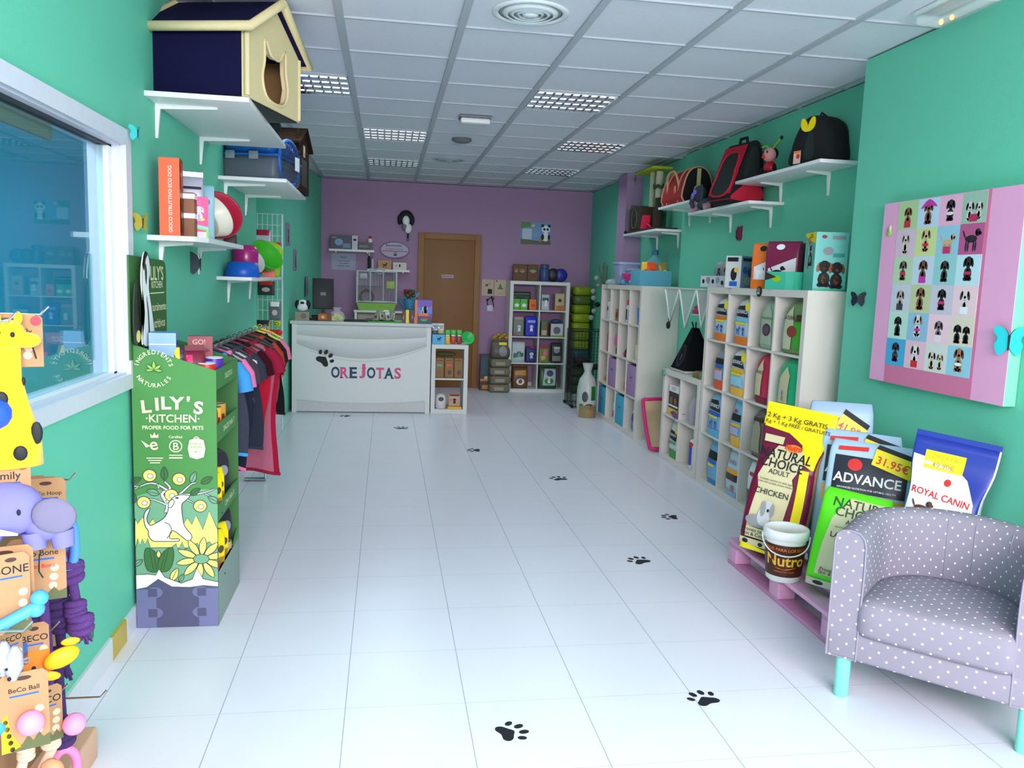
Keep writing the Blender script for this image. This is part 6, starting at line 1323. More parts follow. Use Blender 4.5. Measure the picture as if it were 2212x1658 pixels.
inKB(0, 1, .10, 'dark blue pack with white cat in third row, back shelf', .13, .22, .06, c(30, 40, 110), [('r', -.1, .5, .9, 1, c(200, 30, 60)), DOGP(SILV, WHT)])
inKB(1, 1, -.09, 'olive pink treat pack in third row right cube, back shelf', .135, .22, .06, c(120, 130, 60), [('r', -.5, .5, .9, 1, ROSE), ('e', .1, .6, .2, .2, c(220, 110, 140)), ('e', -.1, .3, .25, .15, c(200, 170, 120))])
inKB(1, 1, .085, 'black and grey pack in third row right cube, back shelf', .14, .28, .07, c(44, 50, 48), [('e', 0, .62, .3, .14, c(150, 150, 150)), ('r', -.3, .3, .7, .8, SILV), ('r', -.4, .4, .1, .35, c(130, 130, 120))])
inKB(0, 0, -.035, 'brown and amber sack in bottom left cube, back shelf', .22, .30, .10, c(110, 72, 42), [('p', [(-.5, .6), (.5, .6), (.5, .85), (-.5, .8)], c(190, 140, 60)), ('e', 0, .3, .25, .15, WHT), ('e', 0, .32, .12, .1, c(120, 90, 70))], 'pillow')
inKB(1, 0, -.02, 'dark green and white sack in bottom right cube, back shelf', .25, .305, .10, c(44, 84, 50), [('p', [(-.3, .15), (.4, .15), (.45, .9), (-.2, .9)], c(180, 196, 196)), ('e', .1, .7, .2, .14, c(70, 60, 110)), ('e', .05, .35, .25, .14, c(70, 130, 60)), DOGP(WHT, GREYM)], 'pillow')
# sacks left of the back shelf
for k in range(4):
    x = 1.535; mb = MB(); mb.box(-.14, .14, -.15, .15, 0, .113, M((122, 116, 96), .7, vary=.1), .035); mb.decal(rect(-.08, .05, .03, .075), c(160, 156, 140), lambda u, v: (u, -.1525, v))
    S(mb, 'litter_sack', ('grey sack at the bottom of the stack beside the back shelf', 'second grey sack from floor in the stack by back shelf', 'third grey sack from the floor in the stack by back shelf', 'topmost lying grey sack in stack by the back shelf')[k], 'sack', (x, 10.92, .114*k), math.radians(4*(k % 2)), 'grey sacks stacked beside the back shelf')
bag('seed_bag', 'clear standing bag of grey pellets with yellow lace on the sack stack', (1.545, 10.92, .46), 0, .27, .24, .16, M((96, 92, 84), .4, vary=.3, scale=60), [('e', .1, .4, .2, .3, c(150, 150, 150)), ('r', -.1, .3, .75, .9, YELW)], 'pillow')
mb = MB()
for k in range(8): mb.ell((-.10+.028*k, .01*(k % 2), .02*(k % 3)), .03, .04, .022, M((196, 150, 40), .6), 8)
S(mb, 'net_bag', 'bunched amber net bag lying on top of the pellet bag', 'bag', (1.55, 10.92, .735))
carton('tall_box', 'tall dark green box with orange foot standing beside the door frame', (1.355, 11.05, .095), 0, .135, .40, .10, c(36, 52, 50), None, None, [('r', -.4, .4, .3, .9, c(30, 74, 84)), ('r', -.5, .5, .08, .16, ORG), ('e', .1, .2, .2, .06, BEIGE)])
carton('small_box', 'small box with orange print under the tall dark green box', (1.36, 11.05, 0), 0, .15, .094, .13, c(60, 48, 40), None, None, [('r', -.3, .4, .2, .8, c(206, 130, 60))])
# lime cushions in a tall stack behind the crate
LIM = [c(128, 146, 10), c(84, 100, 40), c(120, 140, 12), c(140, 156, 10), c(132, 150, 14), c(128, 148, 12), c(140, 158, 16), c(20, 84, 96), c(18, 76, 84), c(70, 92, 30), c(40, 80, 50), c(52, 86, 40)][::-1]
for k, m in enumerate(LIM):
    mb = MB(); mb.box(-.115, .115, -.15, .15, 0, .1215, m, .038)
    n_ = len(LIM)-k
    S(mb, 'folded_cushion', 'cushion number %s from the top in the lime and teal stack beside back shelf' % ('one two three four five six seven eight nine ten eleven twelve'.split()[n_-1]), 'cushion', (2.635, 10.93, .122*k), 0, 'folded cushions stacked beside the back shelf')
t = T('pet_crate', 'black wire pet crate standing behind the white litter bag', 'pet crate', (2.385, 9.72, 0))
mb = MB(); BW = M((24, 30, 32), .4)
for z in (.02, .48, .94): mb.tube([(-.14, -.22, z), (.30, -.22, z), (.30, .22, z), (-.14, .22, z)], .006, BW, 6, closed=True)
for k in range(12):
    for y in (-.22, .22): mb.tube([(-.14+.04*k, y, .02), (-.14+.04*k, y, .94)], .003, BW, 5)
    mb.tube([(-.14, -.22+.04*k, .02), (-.14, -.22+.04*k, .94)], .003, BW, 5)
for k in range(24): mb.tube([(-.14, -.22, .04*k+.02), (.30, -.22, .04*k+.02)], .002, BW, 5); mb.tube([(-.14, -.22, .04*k+.02), (-.14, .22, .04*k+.02)], .002, BW, 5)
mb.build('crate_wire', t)
mb = MB(); mb.box(-.13, .29, -.21, .21, .48, .50, M((20, 24, 28), .6)); mb.build('crate_shelf', t)
for y in (-.20, .20): mb = MB(); mb.tube([(-.14, y-.012, .022), (-.14, y+.012, .022)], .021, BLACK, 12); mb.build('caster', t)
mb = MB(); mb.ell((0, 0, .06), .10, .10, .06, M((40, 20, 26), .8)); S(mb, 'cushion', 'dark plum cushion on the shelf of the wire crate', 'cushion', (2.38, 9.70, .501))
t = T('litter_bag', 'white and green bag of litter with bunched neck on the floor', 'sack', (2.275, 8.93, 0))
mb = MB(); mb.lathe([(.10, 0), (.118, .02), (.130, .15), (.130, .32), (.105, .43), (.055, .49), (.045, .52), (.075, .61)], M((190, 196, 190), .3), n=22, sx=.85)
lf = lambda u, v, e=0: (.85*(.131+e)*math.sin(u/.11), -(.131+e)*math.cos(u/.11), v) if v < .32 else (.85*(.131+e-(v-.32)*.22)*math.sin(u/.11), -(.131+e-(v-.32)*.22)*math.cos(u/.11), v)
for pl, m in ((rect(-.12, .12, .0, .14), c(150, 130, 90)), (ellipse(-.05, .24, .035, .06), c(70, 80, 84)), (rect(.02, .08, .2, .36), c(40, 110, 30)), (ellipse(.0, .13, .05, .035), c(110, 80, 50)), (ellipse(.02, .06, .03, .02), ORG), (ellipse(-.09, .13, .03, .03), c(60, 120, 40))): mb.decal(pl, m, lambda u, v: lf(u, v, .002), .03)
mb.build('bag_body', t)
mb = MB(); mb.tube([(.03*math.cos(a), .034*math.sin(a), .515) for a in [2*PI*k/14 for k in range(14)]], .008, c(60, 130, 50), 6, closed=True); mb.build('neck_tie', t)
t = T('rope_garland', 'hanging garland of white pompoms and driftwood on the mint wall corner', 'ornament', (2.72, 10.25, 0))
mb = MB(); mb.tube([(.04, 0, 1.78), (.02, -.02, 1.2), (.03, 0, .9)], .012, M((120, 110, 100), .9), 6)
for k in range(3): mb.tube([(.05-.03*k, -.10+.10*k, 1.75), (.05, -.10+.08*k, 1.50)], .010, M((110, 120, 104), .8), 6)
mb.build('branches', t)
for k in range(7): mb = MB(); mb.ell((-.05+.045*math.sin(k*1.9), -.02*k % .07, 1.58-.085*k), .036, .036, .034, M((170, 170, 164), .9) if k != 4 else INK, 10); mb.build('pompom', t)
# three narrow pictures on the mint wall behind the counter
for px, z0, h, lab in ((634, 1.80, .23, 'topmost narrow picture of black pet on the mint wall by counter'), (647, 1.54, .235, 'middle narrow lilac picture on the mint wall by counter'), (660, 1.235, .24, 'lowest narrow dark picture on mint wall beside the monitor')):
    y = at(px, 600, x=-.985).y; xx = XL+.002+max(0, (y-9.7)/1.55*.163)+.001
    mb = MB(); mb.box(-.16, .16, -.006, -.001, 0, h, M((150, 130, 160), .6)); f = lambda u, v: (u, -.0066, v); dogfig(mb, f, 0, .03, .15, INK, GREYM); 
    S(mb, 'narrow_picture', lab, 'picture', (xx if y > 9.7 else XL-.02+.017*(y-8.4), y, z0), math.radians(90), 'narrow pictures on the mint wall')

# ------------------------------------------------------------------ goods in and on the far cube shelf on the right
G1 = 'goods in the bin shelf'
def inK1(col, row, dx=0, dy=.10, dz=0): return K1.cell(col, row, dx, dy, dz)
def bin_(col, row, m, lab):
    t = T('storage_bin', lab, 'storage box', K1.cell(col, row, 0, .01), R90, 'fabric storage bins in the cube shelf'); w = K1.cw/2-.006; h = K1.ch-.035
    mb = MB(); mb.box(-w, w, 0, .006, 0, h, m, .002); mb.box(-w, w, .35, .356, 0, h, m); mb.box(-w, -w+.006, .006, .35, 0, h, m); mb.box(w-.006, w, .006, .35, 0, h, m); mb.box(-w+.006, w-.006, .006, .35, 0, .006, m); mb.build('bin_body', t)
    mb = MB(); mb.tube([(-.035, -.002, h*.62), (0, -.008, h*.60), (.035, -.002, h*.62)], .006, M((110, 110, 120), .6), 6); mb.build('pull', t)
MAUV, AQUA = M((172, 132, 176), .8), M((70, 172, 206), .8)
bin_(1, 1, MAUV, 'mauve fabric bin, the farther of the two, in the third row'); bin_(3, 1, MAUV, 'mauve fabric bin in the third row, column nearest the camera')
bin_(0, 0, AQUA, 'blue fabric bin at the far bottom corner of the shelf'); bin_(2, 0, AQUA, 'blue fabric bin in the bottom row, nearer of the two')
for k, dx in enumerate((-.06, .06)): tin('spray_can', ('white tin farther back' if k == 0 else 'white tin nearer')+' in the far top cube of bin shelf', inK1(0, 3, dx+.05, .06), .035, .19, c(216, 214, 210), WHT, [('e', 0, .12, .02, .03, INK)], R90, 'tin', G1)
carton('brown_box', 'small tan box in second cube of top row, bin shelf', inK1(1, 3, .0, .07), R90, .10, .13, .08, c(170, 120, 80), None, None, [('e', 0, .5, .3, .3, DKBR)], group=G1)
bottle('bottle', 'clear bottle with red label beside the tan box in bin shelf', inK1(1, 3, .10, .06), .034, .23, c(190, 70, 60), c(60, 50, 50), (), R90, G1)
for k, dx in enumerate((-.01, .075)): bottle('bottle', ('farther' if k == 0 else 'nearer')+' white bottle with red cap in third cube of top row, bin shelf', inK1(2, 3, dx, .06), .030, .235, c(206, 206, 210), c(236, 60, 50), [('r', -.02, .02, .03, .14, DGREY)], R90, G1, .7)
mb = MB(); mb.lathe([(.035, 0), (.04, .005), (.05, .17), (.045, .17), (.03, .02), (0, .02)], c(24, 104, 200), n=20); S(mb, 'measuring_cup', 'blue plastic cup in the top cube nearest camera, bin shelf', 'cup', inK1(3, 3, .08, .06), 0, G1)
bottle('shampoo_bottle', 'tall magenta bottle in far cube of second row, bin shelf', inK1(0, 2, .04, .07), .042, .30, c(196, 24, 90), c(60, 40, 60), [('r', -.02, .02, .03, .2, c(220, 60, 120))], R90, G1, .5)
mb = MB(); mb.ell((0, 0, .15), .085, .05, .095, c(236, 96, 160), 16); mb.box(-.06, .06, -.02, .02, 0, .06, DGREY); mb.decal(rect(-.02, .0, .08, .2), c(250, 150, 200), lambda u, v: (u, -.0505, v)); S(mb, 'hair_brush', 'round pink brush pack in second cube of second row, bin shelf', 'brush', inK1(1, 2, .02, .07), R90, G1)
mb = MB(); mb.prism(smooth([(-.08, .0), (.08, .0), (.09, .08), (.05, .14), (.0, .09), (-.07, .05)], 3), -.03, .03, INK); mb.ell((-.06, -.032, .03), .025, .01, .02, c(220, 50, 110), 10); mb.ell((.04, -.032, .03), .02, .01, .02, WHT, 10); S(mb, 'pet_shoe', 'small black pet boot with pink patch in third cube of second row', 'pet shoe', inK1(2, 2, .035, .07), R90, G1)
bottle('shampoo_bottle', 'clear bottle of yellow shampoo in second row nearest the camera', inK1(3, 2, .09, .06), .034, .20, c(206, 190, 60), c(220, 220, 216), [('r', -.02, .02, .03, .10, WHT)], R90, G1, .4)
bottle('shampoo_bottle', 'cream bottle beside the yellow shampoo in bin shelf', inK1(3, 2, .0, .07), .036, .21, c(226, 206, 170), c(230, 230, 226), (), R90, G1, .4)
mb = MB(); mb.ell((0, 0, .055), .055, .055, .055, c(240, 90, 40), 16); mb.ell((-.02, -.0, .055), .045, .057, .045, c(60, 170, 80), 14); S(mb, 'toy_ball', 'orange and green toy ball in far cube of third row, bin shelf', 'ball', inK1(0, 1, .06, .07), R90, G1)
mb = MB(); mb.box(-.05, .05, -.03, .03, 0, .10, c(240, 60, 40), .012); mb.ell((.02, -.032, .07), .02, .01, .02, c(250, 110, 90), 10); S(mb, 'toy', 'bright red squeaky toy in third cube of third row, bin shelf', 'toy', inK1(2, 1, .08, .06), R90, G1)
bottle('spray_bottle', 'white spray bottle in second cube of bottom row, bin shelf', inK1(1, 0, .03, .07), .036, .27, c(226, 222, 214), c(230, 230, 226), [('r', -.025, .025, .03, .1, c(220, 60, 60))], R90, G1, .4)
mb = MB(); mb.ell((0, 0, .05), .045, .04, .05, c(236, 90, 50), 14); S(mb, 'toy_ball', 'orange round toy beside the white spray bottle, bottom row', 'ball', inK1(1, 0, .10, .06), R90, G1)
bag('pet_pack', 'purple and blue printed pack in bottom cube nearest the camera', inK1(3, 0, .06, .07), R90, .16, .26, .07, c(120, 130, 190), [('e', 0, .55, .3, .15, c(70, 60, 140)), ('r', -.3, .3, .1, .25, c(60, 120, 180)), ('r', -.2, .2, .75, .85, WHT)], 'pillow', 0, G1, 'pack')
# on top of it
z1 = 1.506
def top1(px, dx=2.56): p = at(px, 600, x=dx); return Vector((dx, p.y, z1))
for px, x, h, w, lab in ((1352, 2.62, .24, .24, 'pale lavender translucent tub at the far end on top of bin shelf'), (1378, 2.66, .17, .20, 'lower bluish translucent tub behind the pink bowl')):
    mb = MB(); mb.box(-w/2, w/2, -w/2, w/2, 0, h, M((160, 170, 206), .25, alpha=.8, vary=0), .03); mb.box(-w/2-.006, w/2+.006, -w/2-.006, w/2+.006, h-.02, h+.008, M((170, 180, 214), .3), .008); S(mb, 'storage_tub', lab, 'tub', top1(px, x), 0, 'translucent tubs on the bin shelf')
mb = MB(); mb.lathe([(.0, .0), (.09, .0), (.085, .035), (.05, .06), (0, .065)], M((150, 170, 170), .3), n=20); S(mb, 'feeding_dish', 'grey domed dish at the far front corner on top of bin shelf', 'dish', top1(1325, 2.50))
t = T('bone_stand_bowl', 'pink dog bowl on a light blue bone shaped stand on top of bin shelf', 'bowl', top1(1364, 2.54))
mb = MB(); mb.lathe([(.04, 0), (.05, .02), (.105, .095), (.10, .10), (.045, .03), (0, .025)], c(226, 40, 130), (0, 0, .02), 24); mb.build('bowl', t)
mb = MB(); mb.box(-.03, .03, -.13, .13, 0, .025, c(90, 180, 226), .008)
for q in (-1, 1):
    for r in (-1, 1): mb.ell((.035*r, .135*q, .03), .035, .035, .03, c(90, 180, 226), 10)
mb.build('stand', t)
mb = MB(); mb.ell((0, 0, .04), .06, .05, .04, c(70, 170, 60), 14); mb.tube([(0, 0, .06), (.02, -.03, .14), (.04, -.05, .22)], .014, c(60, 150, 60), 8); S(mb, 'rubber_toy', 'green rubber toy with upright tail between the pink bowl and teal bin', 'toy', top1(1392, 2.56))
t = T('open_bin', 'teal open fabric bin with snack packets on top of bin shelf', 'storage box', Vector((2.60, 7.86, z1)), 0)
TEB = M((92, 166, 190), .8); mb = MB()
for a in ((-.16, .16, -.16, -.15), (-.16, .16, .15, .16), (-.16, -.15, -.15, .15), (.15, .16, -.15, .15)): mb.box(*a, 0, .15, TEB, .002)
mb.box(-.15, .15, -.15, .15, 0, .01, TEB); mb.build('bin_body', t)
for k, (x, y, m, lab) in enumerate(((2.53, 7.80, AMBER, 'amber snack packet on the left in the teal bin'), (2.585, 7.78, c(240, 90, 40), 'orange snack packet in the middle of the teal bin'), (2.70, 7.78, M((206, 170, 90), .3, .4), 'gold foil packet leaning at the right of the teal bin'))):
    bag('snack_packet', lab, (x, y, z1+.06), math.radians(20*k-15), .10, .15, .05, m, [('e', 0, .5, .25, .15, RED if k < 2 else WHT), ('r', -.4, .4, .2, .35, DKBR)], 'pillow', math.radians(-6), 'snack packets in the teal bin', 'packet')
t = T('water_jug', 'big clear blue water dispenser jug behind the teal bin', 'water jug', Vector((2.735, 8.16, z1)))
WJ = M((120, 190, 214), .1, alpha=.45, vary=0); mb = MB(); mb.lathe([(.11, 0), (.12, .02), (.12, .16), (.11, .22), (.07, .27), (.03, .295), (.03, .32)], WJ, n=28); mb.build('jug', t)
mb = MB(); mb.lathe([(.036, .32), (.036, .36), (.028, .37), (0, .372)], M((40, 100, 140), .4), n=16); mb.build('cap', t)
mb = MB(); mb.lathe([(.10, .004), (.113, .03), (.113, .08), (0, .09)], M((110, 70, 60), .6), n=20); mb.build('kibble', t)

# ------------------------------------------------------------------ between the two tall shelves
t = T('display_bunting', 'white bracket rail with translucent pointed pennants between the tall shelves', 'bunting', (2.47, 6.53, 1.50))
mb = MB(); mb.box(-.004, .03, -.56, .53, -.012, 0, KW, .002); mb.build('rail', t)
PN = M((206, 212, 206), .7, alpha=.5, vary=0); PE = M((236, 238, 234), .6)
for y0, y1, d in ((.52, .16, .30), (.16, -.23, .33), (-.23, -.55, .30)):
    tri = [(y0-.005, -.013), ((y0+y1)/2+.01, -d), (y1+.005, -.013)]
    mb = MB(); mb.prism(tri[::-1], .010, .012, PN, 'yz'); mb.tube([(.006, *tri[0]), (.006, *tri[1]), (.006, *tri[2])], .009, PE, 6); mb.build('pennant', t)
mb = MB(); mb.ell((.0, 0, -.33), .02, .02, .035, BLACK, 10); mb.tube([(0, 0, -.30), (0, .0, -.27)], .004, BLACK, 5); S(mb, 'clip_tag', 'small black clip hanging from tip of the farther pennant', 'clip', (2.462, 6.53+.35, 1.50))
def plush(lab, loc, m, m2, s=1, rot=0):
    t = T('plush_toy', lab, 'toy', loc, rot, 'plush toys between the tall shelves'); mb = MB()
    mb.ell((0, 0, .06*s), .055*s, .05*s, .06*s, m, 14); mb.ell((0, -.01*s, .145*s), .048*s, .045*s, .045*s, m, 14)
    for q in (-1, 1): mb.tube([(q*.04*s, -.01, .09*s), (q*.085*s, -.04*s, .05*s)], [.02*s, .016*s], m, 8); mb.tube([(q*.03*s, -.02*s, .02*s), (q*.05*s, -.08*s, .015*s)], [.024*s, .02*s], m, 8)
    mb.build('body', t)
    for q in (-1, 1): mb = MB(); mb.ell((q*.04*s, 0, .185*s), .02*s, .012*s, .022*s, m2, 10); mb.build('ear', t)
    mb = MB(); mb.ell((0, -.05*s, .135*s), .022*s, .016*s, .018*s, m2, 10); mb.ell((-.016*s, -.05*s, .16*s), .005*s, .004*s, .005*s, INK, 8); mb.ell((.016*s, -.05*s, .16*s), .005*s, .004*s, .005*s, INK, 8); mb.build('face', t)
mb = MB(); mb.box(0, .15, -.42, .40, -.014, 0, KW, .002); mb.build('gap_board', None); bpy.data.objects['gap_board'].location = (2.665, 6.45, 1.28); tag(bpy.data.objects['gap_board'], 'narrow white board behind the pennants holding soft toys', 'shelf'); bpy.data.objects['gap_board'].name = 'wall_shelf'
plush('pink and purple plush toy behind the farther pennant', (2.735, 6.98-.18, 1.281), c(220, 80, 130), c(120, 60, 150), .9, R90)
plush('green plush toy behind the nearer pennant', (2.735, 6.30, 1.281), c(40, 160, 90), c(60, 190, 110), .95, R90)
plush('coral pink small plush below the green one', (2.735, 6.52, 1.281), c(226, 110, 130), c(240, 150, 160), .7, R90)
# teepee on the low cube shelf
t = T('cat_teepee', 'black fabric cat teepee with round opening on the low cube shelf', 'cat bed', (2.60, 6.60, .791), R90)
BF = M((20, 20, 26), .9, spec=.1, vary=.15, scale=80); mb = MB(); a = .165; h = .375
mb.box(-a-.02, a+.02, -.14, .15, 0, .02, M((196, 190, 180), .8), .008); mb.build('base_cushion', t)
mb = MB(); ba = [(-a, -.135, .02), (a, -.135, .02), (a, .15, .02), (-a, .15, .02)]; tp = [(-.025, -.02, h), (.025, -.02, h), (.025, .03, h), (-.025, .03, h)]
mb.add(ba+tp, [(0, 1, 5, 4), (1, 2, 6, 5), (2, 3, 7, 6), (3, 0, 4, 7), (4, 5, 6, 7), (3, 2, 1, 0)], BF); mb.build('tent', t)
def tf(u, v): k = (v-.02)/(h-.02); return (u, -.135+.115*k-.004, v)
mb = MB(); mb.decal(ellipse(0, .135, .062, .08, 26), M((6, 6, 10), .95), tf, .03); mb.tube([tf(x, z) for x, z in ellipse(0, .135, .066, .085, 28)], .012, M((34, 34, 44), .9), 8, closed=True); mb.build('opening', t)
mb = MB(); mb.tube([tf(x, z) for x, z in ((.0, .10), (.004, .15))], .008, M((70, 70, 76), .8), 6); mb.build('toy_string', t)
for q in (-1, 1): mb = MB(); mb.tube([(q*.022, 0, h-.01), (q*.045, -.01, h+.05)], .006, BF, 6); mb.build('pole_tip', t)
bag('mat_pack', 'folded green and red pack at the near end of low cube shelf top', (2.50, 6.14, .7915), R90, .17, .05, .09, c(110, 140, 90), [('e', .1, .5, .2, .4, RED), ('r', -.5, .5, 0, .3, c(50, 120, 60))], 'block')
plush('brown plush bear leaning behind the teepee', (2.70, 6.12, .791), c(150, 110, 80), c(190, 150, 110), 1.4, R90)
mb = MB(); mb.prism([(-.04, 0), (.04, 0), (.06, .10), (.0, .07), (-.05, .11)], -.02, .02, c(230, 40, 100)); S(mb, 'bow_toy', 'hot pink bow shaped toy resting on the narrow white board', 'toy', (2.715, 6.13, 1.281), R90)
mb = MB(); mb.tube([(0, 0, 0), (-.022, 0, 0)], [.030, .026], M((110, 160, 140), .5), 16); S(mb, 'door_stop', 'oval sea green knob on the far front edge of low cube shelf', 'knob', (2.430, 6.80, .755))
# low cube shelf contents
carton('dog_box', 'white, black and yellow stacked carton in upper far cube of low shelf', K2.cell(0, 1, .01, .09), R90, .24, .265, .14, c(50, 42, 40), WHT, WHT, [('r', -.5, .5, .78, 1, WHT), ('t', 'DOG', .0, .84, .04, ROSE), ('r', -.5, .5, 0, .24, AMBER), ('e', -.2, .5, .16, .12, c(140, 90, 60)), ('e', .2, .5, .16, .12, c(140, 90, 60)), ('r', -.5, .5, .30, .36, WHT)])
mb = MB(); mb.lathe([(.05, 0), (.06, .005), (.085, .05), (.08, .05), (.05, .01), (0, .01)], c(100, 70, 120), n=20); S(mb, 'pet_bowl', 'small purple bowl in front of the dog carton in low shelf', 'bowl', K2.cell(0, 1, .118, .045)+Vector((0, 0, .0)), 0)
mb = MB(); mb.lathe([(.10, 0), (.115, .01), (.12, .16), (.09, .22), (.06, .23)], M((206, 200, 216), .15, alpha=.4, vary=0), n=22, sx=.75)
for k in range(5): mb.box(-.05+.02*k, -.035+.02*k, -.07, .05, .01, .14, (c(110, 60, 120), c(190, 170, 190), c(150, 50, 110))[k % 3])
S(mb, 'treat_bag', 'clear bag of purple printed sachets in upper near cube of low shelf', 'bag', K2.cell(1, 1, .03, .12), R90)
bag('pet_food_bag', 'white bag with black badge and green foot in lower far cube of low shelf', K2.cell(0, 0, .04, .07), R90, .23, .30, .09, c(214, 220, 220), [('p', [(-.45, .55), (.3, .5), (.36, .75), (-.4, .78)], INK), ('t', 'ADVANCE', -.05, .62, .03, WHT, .02), ('r', .1, .46, .72, .92, YELW), ('r', -.48, .48, 0, .24, c(50, 150, 60)), ('r', -.45, .3, .40, .48, c(60, 170, 110)), ('e', -.3, .42, .1, .05, RED)])
bottle('spray_bottle', 'white spray bottle with blue and red label in lower near cube of low shelf', K2.cell(1, 0, .05, .07), .048, .32, c(232, 230, 234), c(236, 234, 234), [('r', -.05, .03, .03, .19, c(70, 70, 180)), ('e', .01, .2, .03, .02, RED)], R90, None, .35)
# pink litter tray leaning between the shelves
t = T('litter_tray', 'beige litter tray with hot pink rim tipped up beside the low shelf', 'litter tray', (2.60, 7.235, .0), 0)
LTB, LTP = M((222, 190, 158), .5), c(214, 44, 120)
Xt = Matrix.Rotation(math.radians(56), 4, 'X') @ Matrix.Rotation(0, 4, 'Z')
mb = MB(); prof = [(-.20, -.25), (.20, -.25), (.20, .25), (-.20, .25)]
def tray_ring(s, z): return [Xt @ Vector((x*s, y*s, z)) for x, y in smooth([(-.2, -.2), (-.15, -.25), (.15, -.25), (.2, -.2), (.2, .2), (.15, .25), (-.15, .25), (-.2, .2)], 3)]
rings = [tray_ring(.80, 0), tray_ring(.98, .10), tray_ring(.94, .10), tray_ring(.78, .01)]; zmin = min(v.z for r in rings for v in r)-.012; off = Vector((0, 0, -zmin)); N = len(rings[0])
mb.add([v+off for r in rings for v in r], [(i*N+k, i*N+(k+1) % N, (i+1)*N+(k+1) % N, (i+1)*N+k) for i in range(3) for k in range(N)]+[tuple(range(N))[::-1], tuple(range(3*N, 4*N))], LTB, True); mb.build('tray', t)
mb = MB(); mb.tube([v+off for v in tray_ring(1.0, .10)], .018, LTP, 8, closed=True); mb.build('rim', t)

# ------------------------------------------------------------------ boxes on top of the near cube shelf
z3 = 1.5158
def top3(px, x=2.52): p = at(px, 612, x=x); return Vector((x, p.y, z3))
G3 = 'packages on top of the food bag shelf'
for k, (px, x, m, lab) in enumerate(((1541, 2.50, c(206, 208, 212), 'white carton with black marks at the far end on top of food shelf'), (1562, 2.50, c(196, 198, 204), 'second white carton with grey puppies on top of food shelf'))):
    carton('puppy_box', lab, top3(px, x), R90+math.radians(12), .20, .085, .10, m, None, None, [('e', -.3, .5, .08, .2, INK), ('e', 0, .6, .12, .3, GREYM), ('e', .3, .4, .08, .2, INK)], group=G3)
bag('pet_pack', 'grey and white husky print bag behind the low white cartons', top3(1572, 2.62)+Vector((0, .02, 0)), R90+math.radians(20), .24, .21, .08, c(150, 152, 160), [('dog', -.2, .3, .09, INK, GREYM, 1), ('dog', .15, .3, .10, GREYM, INK, 1), ('e', .1, .8, .08, .06, AMBER)], 'round', 0, G3, 'pack')
carton('spine_box', 'white box with black and amber figure on its narrow spine, on food shelf', top3(1596, 2.505), R90+math.radians(38), .12, .225, .19, c(206, 206, 206), c(120, 140, 180), None, [('r', -.4, .3, .82, .95, INK), ('e', .05, .42, .2, .2, INK), ('e', .2, .55, .14, .07, AMBER), ('r', -.2, .3, .05, .2, BLUE)], [('r', -.4, .4, .84, .94, INK), ('e', -.2, .55, .2, .12, c(60, 80, 150)), ('e', .2, .5, .2, .15, c(40, 60, 120)), ('e', 0, .22, .3, .12, c(170, 160, 140))], group=G3)
bag('pet_pack', 'orange and white bag with small dog, on top of food shelf', top3(1655, 2.50), R90+math.radians(38), .20, .30, .07, c(236, 116, 50), [('p', [(-.5, .2), (-.5, .45), (.45, .7), (.45, .2)], c(226, 226, 228)), ('dog', -.15, .22, .09, WHT, INK, 2), ('e', -.1, .88, .12, .06, INK), ('r', -.5, .5, 0, .12, ORG)], 'block', 0, G3, 'pack')
bag('pet_pack', 'maroon and white bag with black dog, leaning on the orange bag', top3(1690, 2.52), R90+math.radians(38), .22, .305, .08, c(122, 30, 70), [('p', [(-.5, .15), (-.5, .4), (.45, .66), (.45, .15)], c(220, 218, 222)), ('dog', -.1, .2, .10, INK, GREYM, 2), ('e', -.05, .88, .13, .06, WHT)], 'block', 0, G3, 'pack')
bag('pet_pack', 'plum and olive bag with price dots behind the teal cartons', top3(1700, 2.68), R90+math.radians(34), .22, .31, .06, c(104, 40, 70), [('p', [(-.5, .1), (.5, .1), (.5, .6), (-.5, .66)], c(120, 124, 110)), ('e', -.1, .5, .2, .12, DGREY), ('e', .0, .78, .07, .05, c(236, 50, 120)), ('e', .2, .66, .05, .035, c(236, 50, 120)), ('dog', .3, .5, .10, INK, WHT, 1)], 'block', 0, G3, 'pack')
TEALB = c(70, 190, 160)
p = top3(1728, 2.475); carton('dental_box', 'teal flat carton with green leaf lying open in front on food shelf', (2.485, 4.86, z3), R90+math.radians(20), .24, .11, .08, TEALB, None, c(60, 60, 56), [('e', -.1, .6, .16, .2, c(150, 200, 40)), ('r', .2, .5, 0, 1, c(90, 200, 170)), ('p', [(-.5, 1), (-.1, .7), (-.5, .5)], DKBR)], group=G3)
carton('dental_box', 'large teal carton with two black and white dogs and yellow top on food shelf', (2.62, 4.62, z3), math.radians(-12), .19, .345, .20, c(126, 204, 196), c(96, 190, 172), None, [('r', -.5, .5, .0, .04, TEALB), ('dog', -.18, .06, .165, INK, c(150, 90, 60), 1), ('dog', .2, .04, .165, INK, c(150, 90, 60), 1), ('e', -.1, .68, .16, .07, GREYM), ('e', -.25, .92, .08, .03, c(140, 60, 50)), ('r', .0, .4, .88, .94, GREYM), ('r', .05, .4, .58, .64, c(60, 160, 150))],
       None, [('p', [(-.5, 1), (.5, 1), (.5, .80), (-.1, .88), (-.5, .95)], YELW), ('e', -.1, .86, .12, .07, ORG), ('dog', .1, .42, .13, INK, WHT, 1), ('e', -.2, .45, .12, .06, GREYM), ('t', '-20%', .1, .91, .03, INK)], group=G3)
mb = MB(); 
for k in range(6): mb.ell((.01*k % .03, .02*(k % 2), .04+.045*k), .028, .028, .03, M((40, 84, 60), .8), 8)
S(mb, 'green_toy', 'dark green knotted toy squeezed between the teal carton and pier', 'toy', (2.75, 4.50, z3))
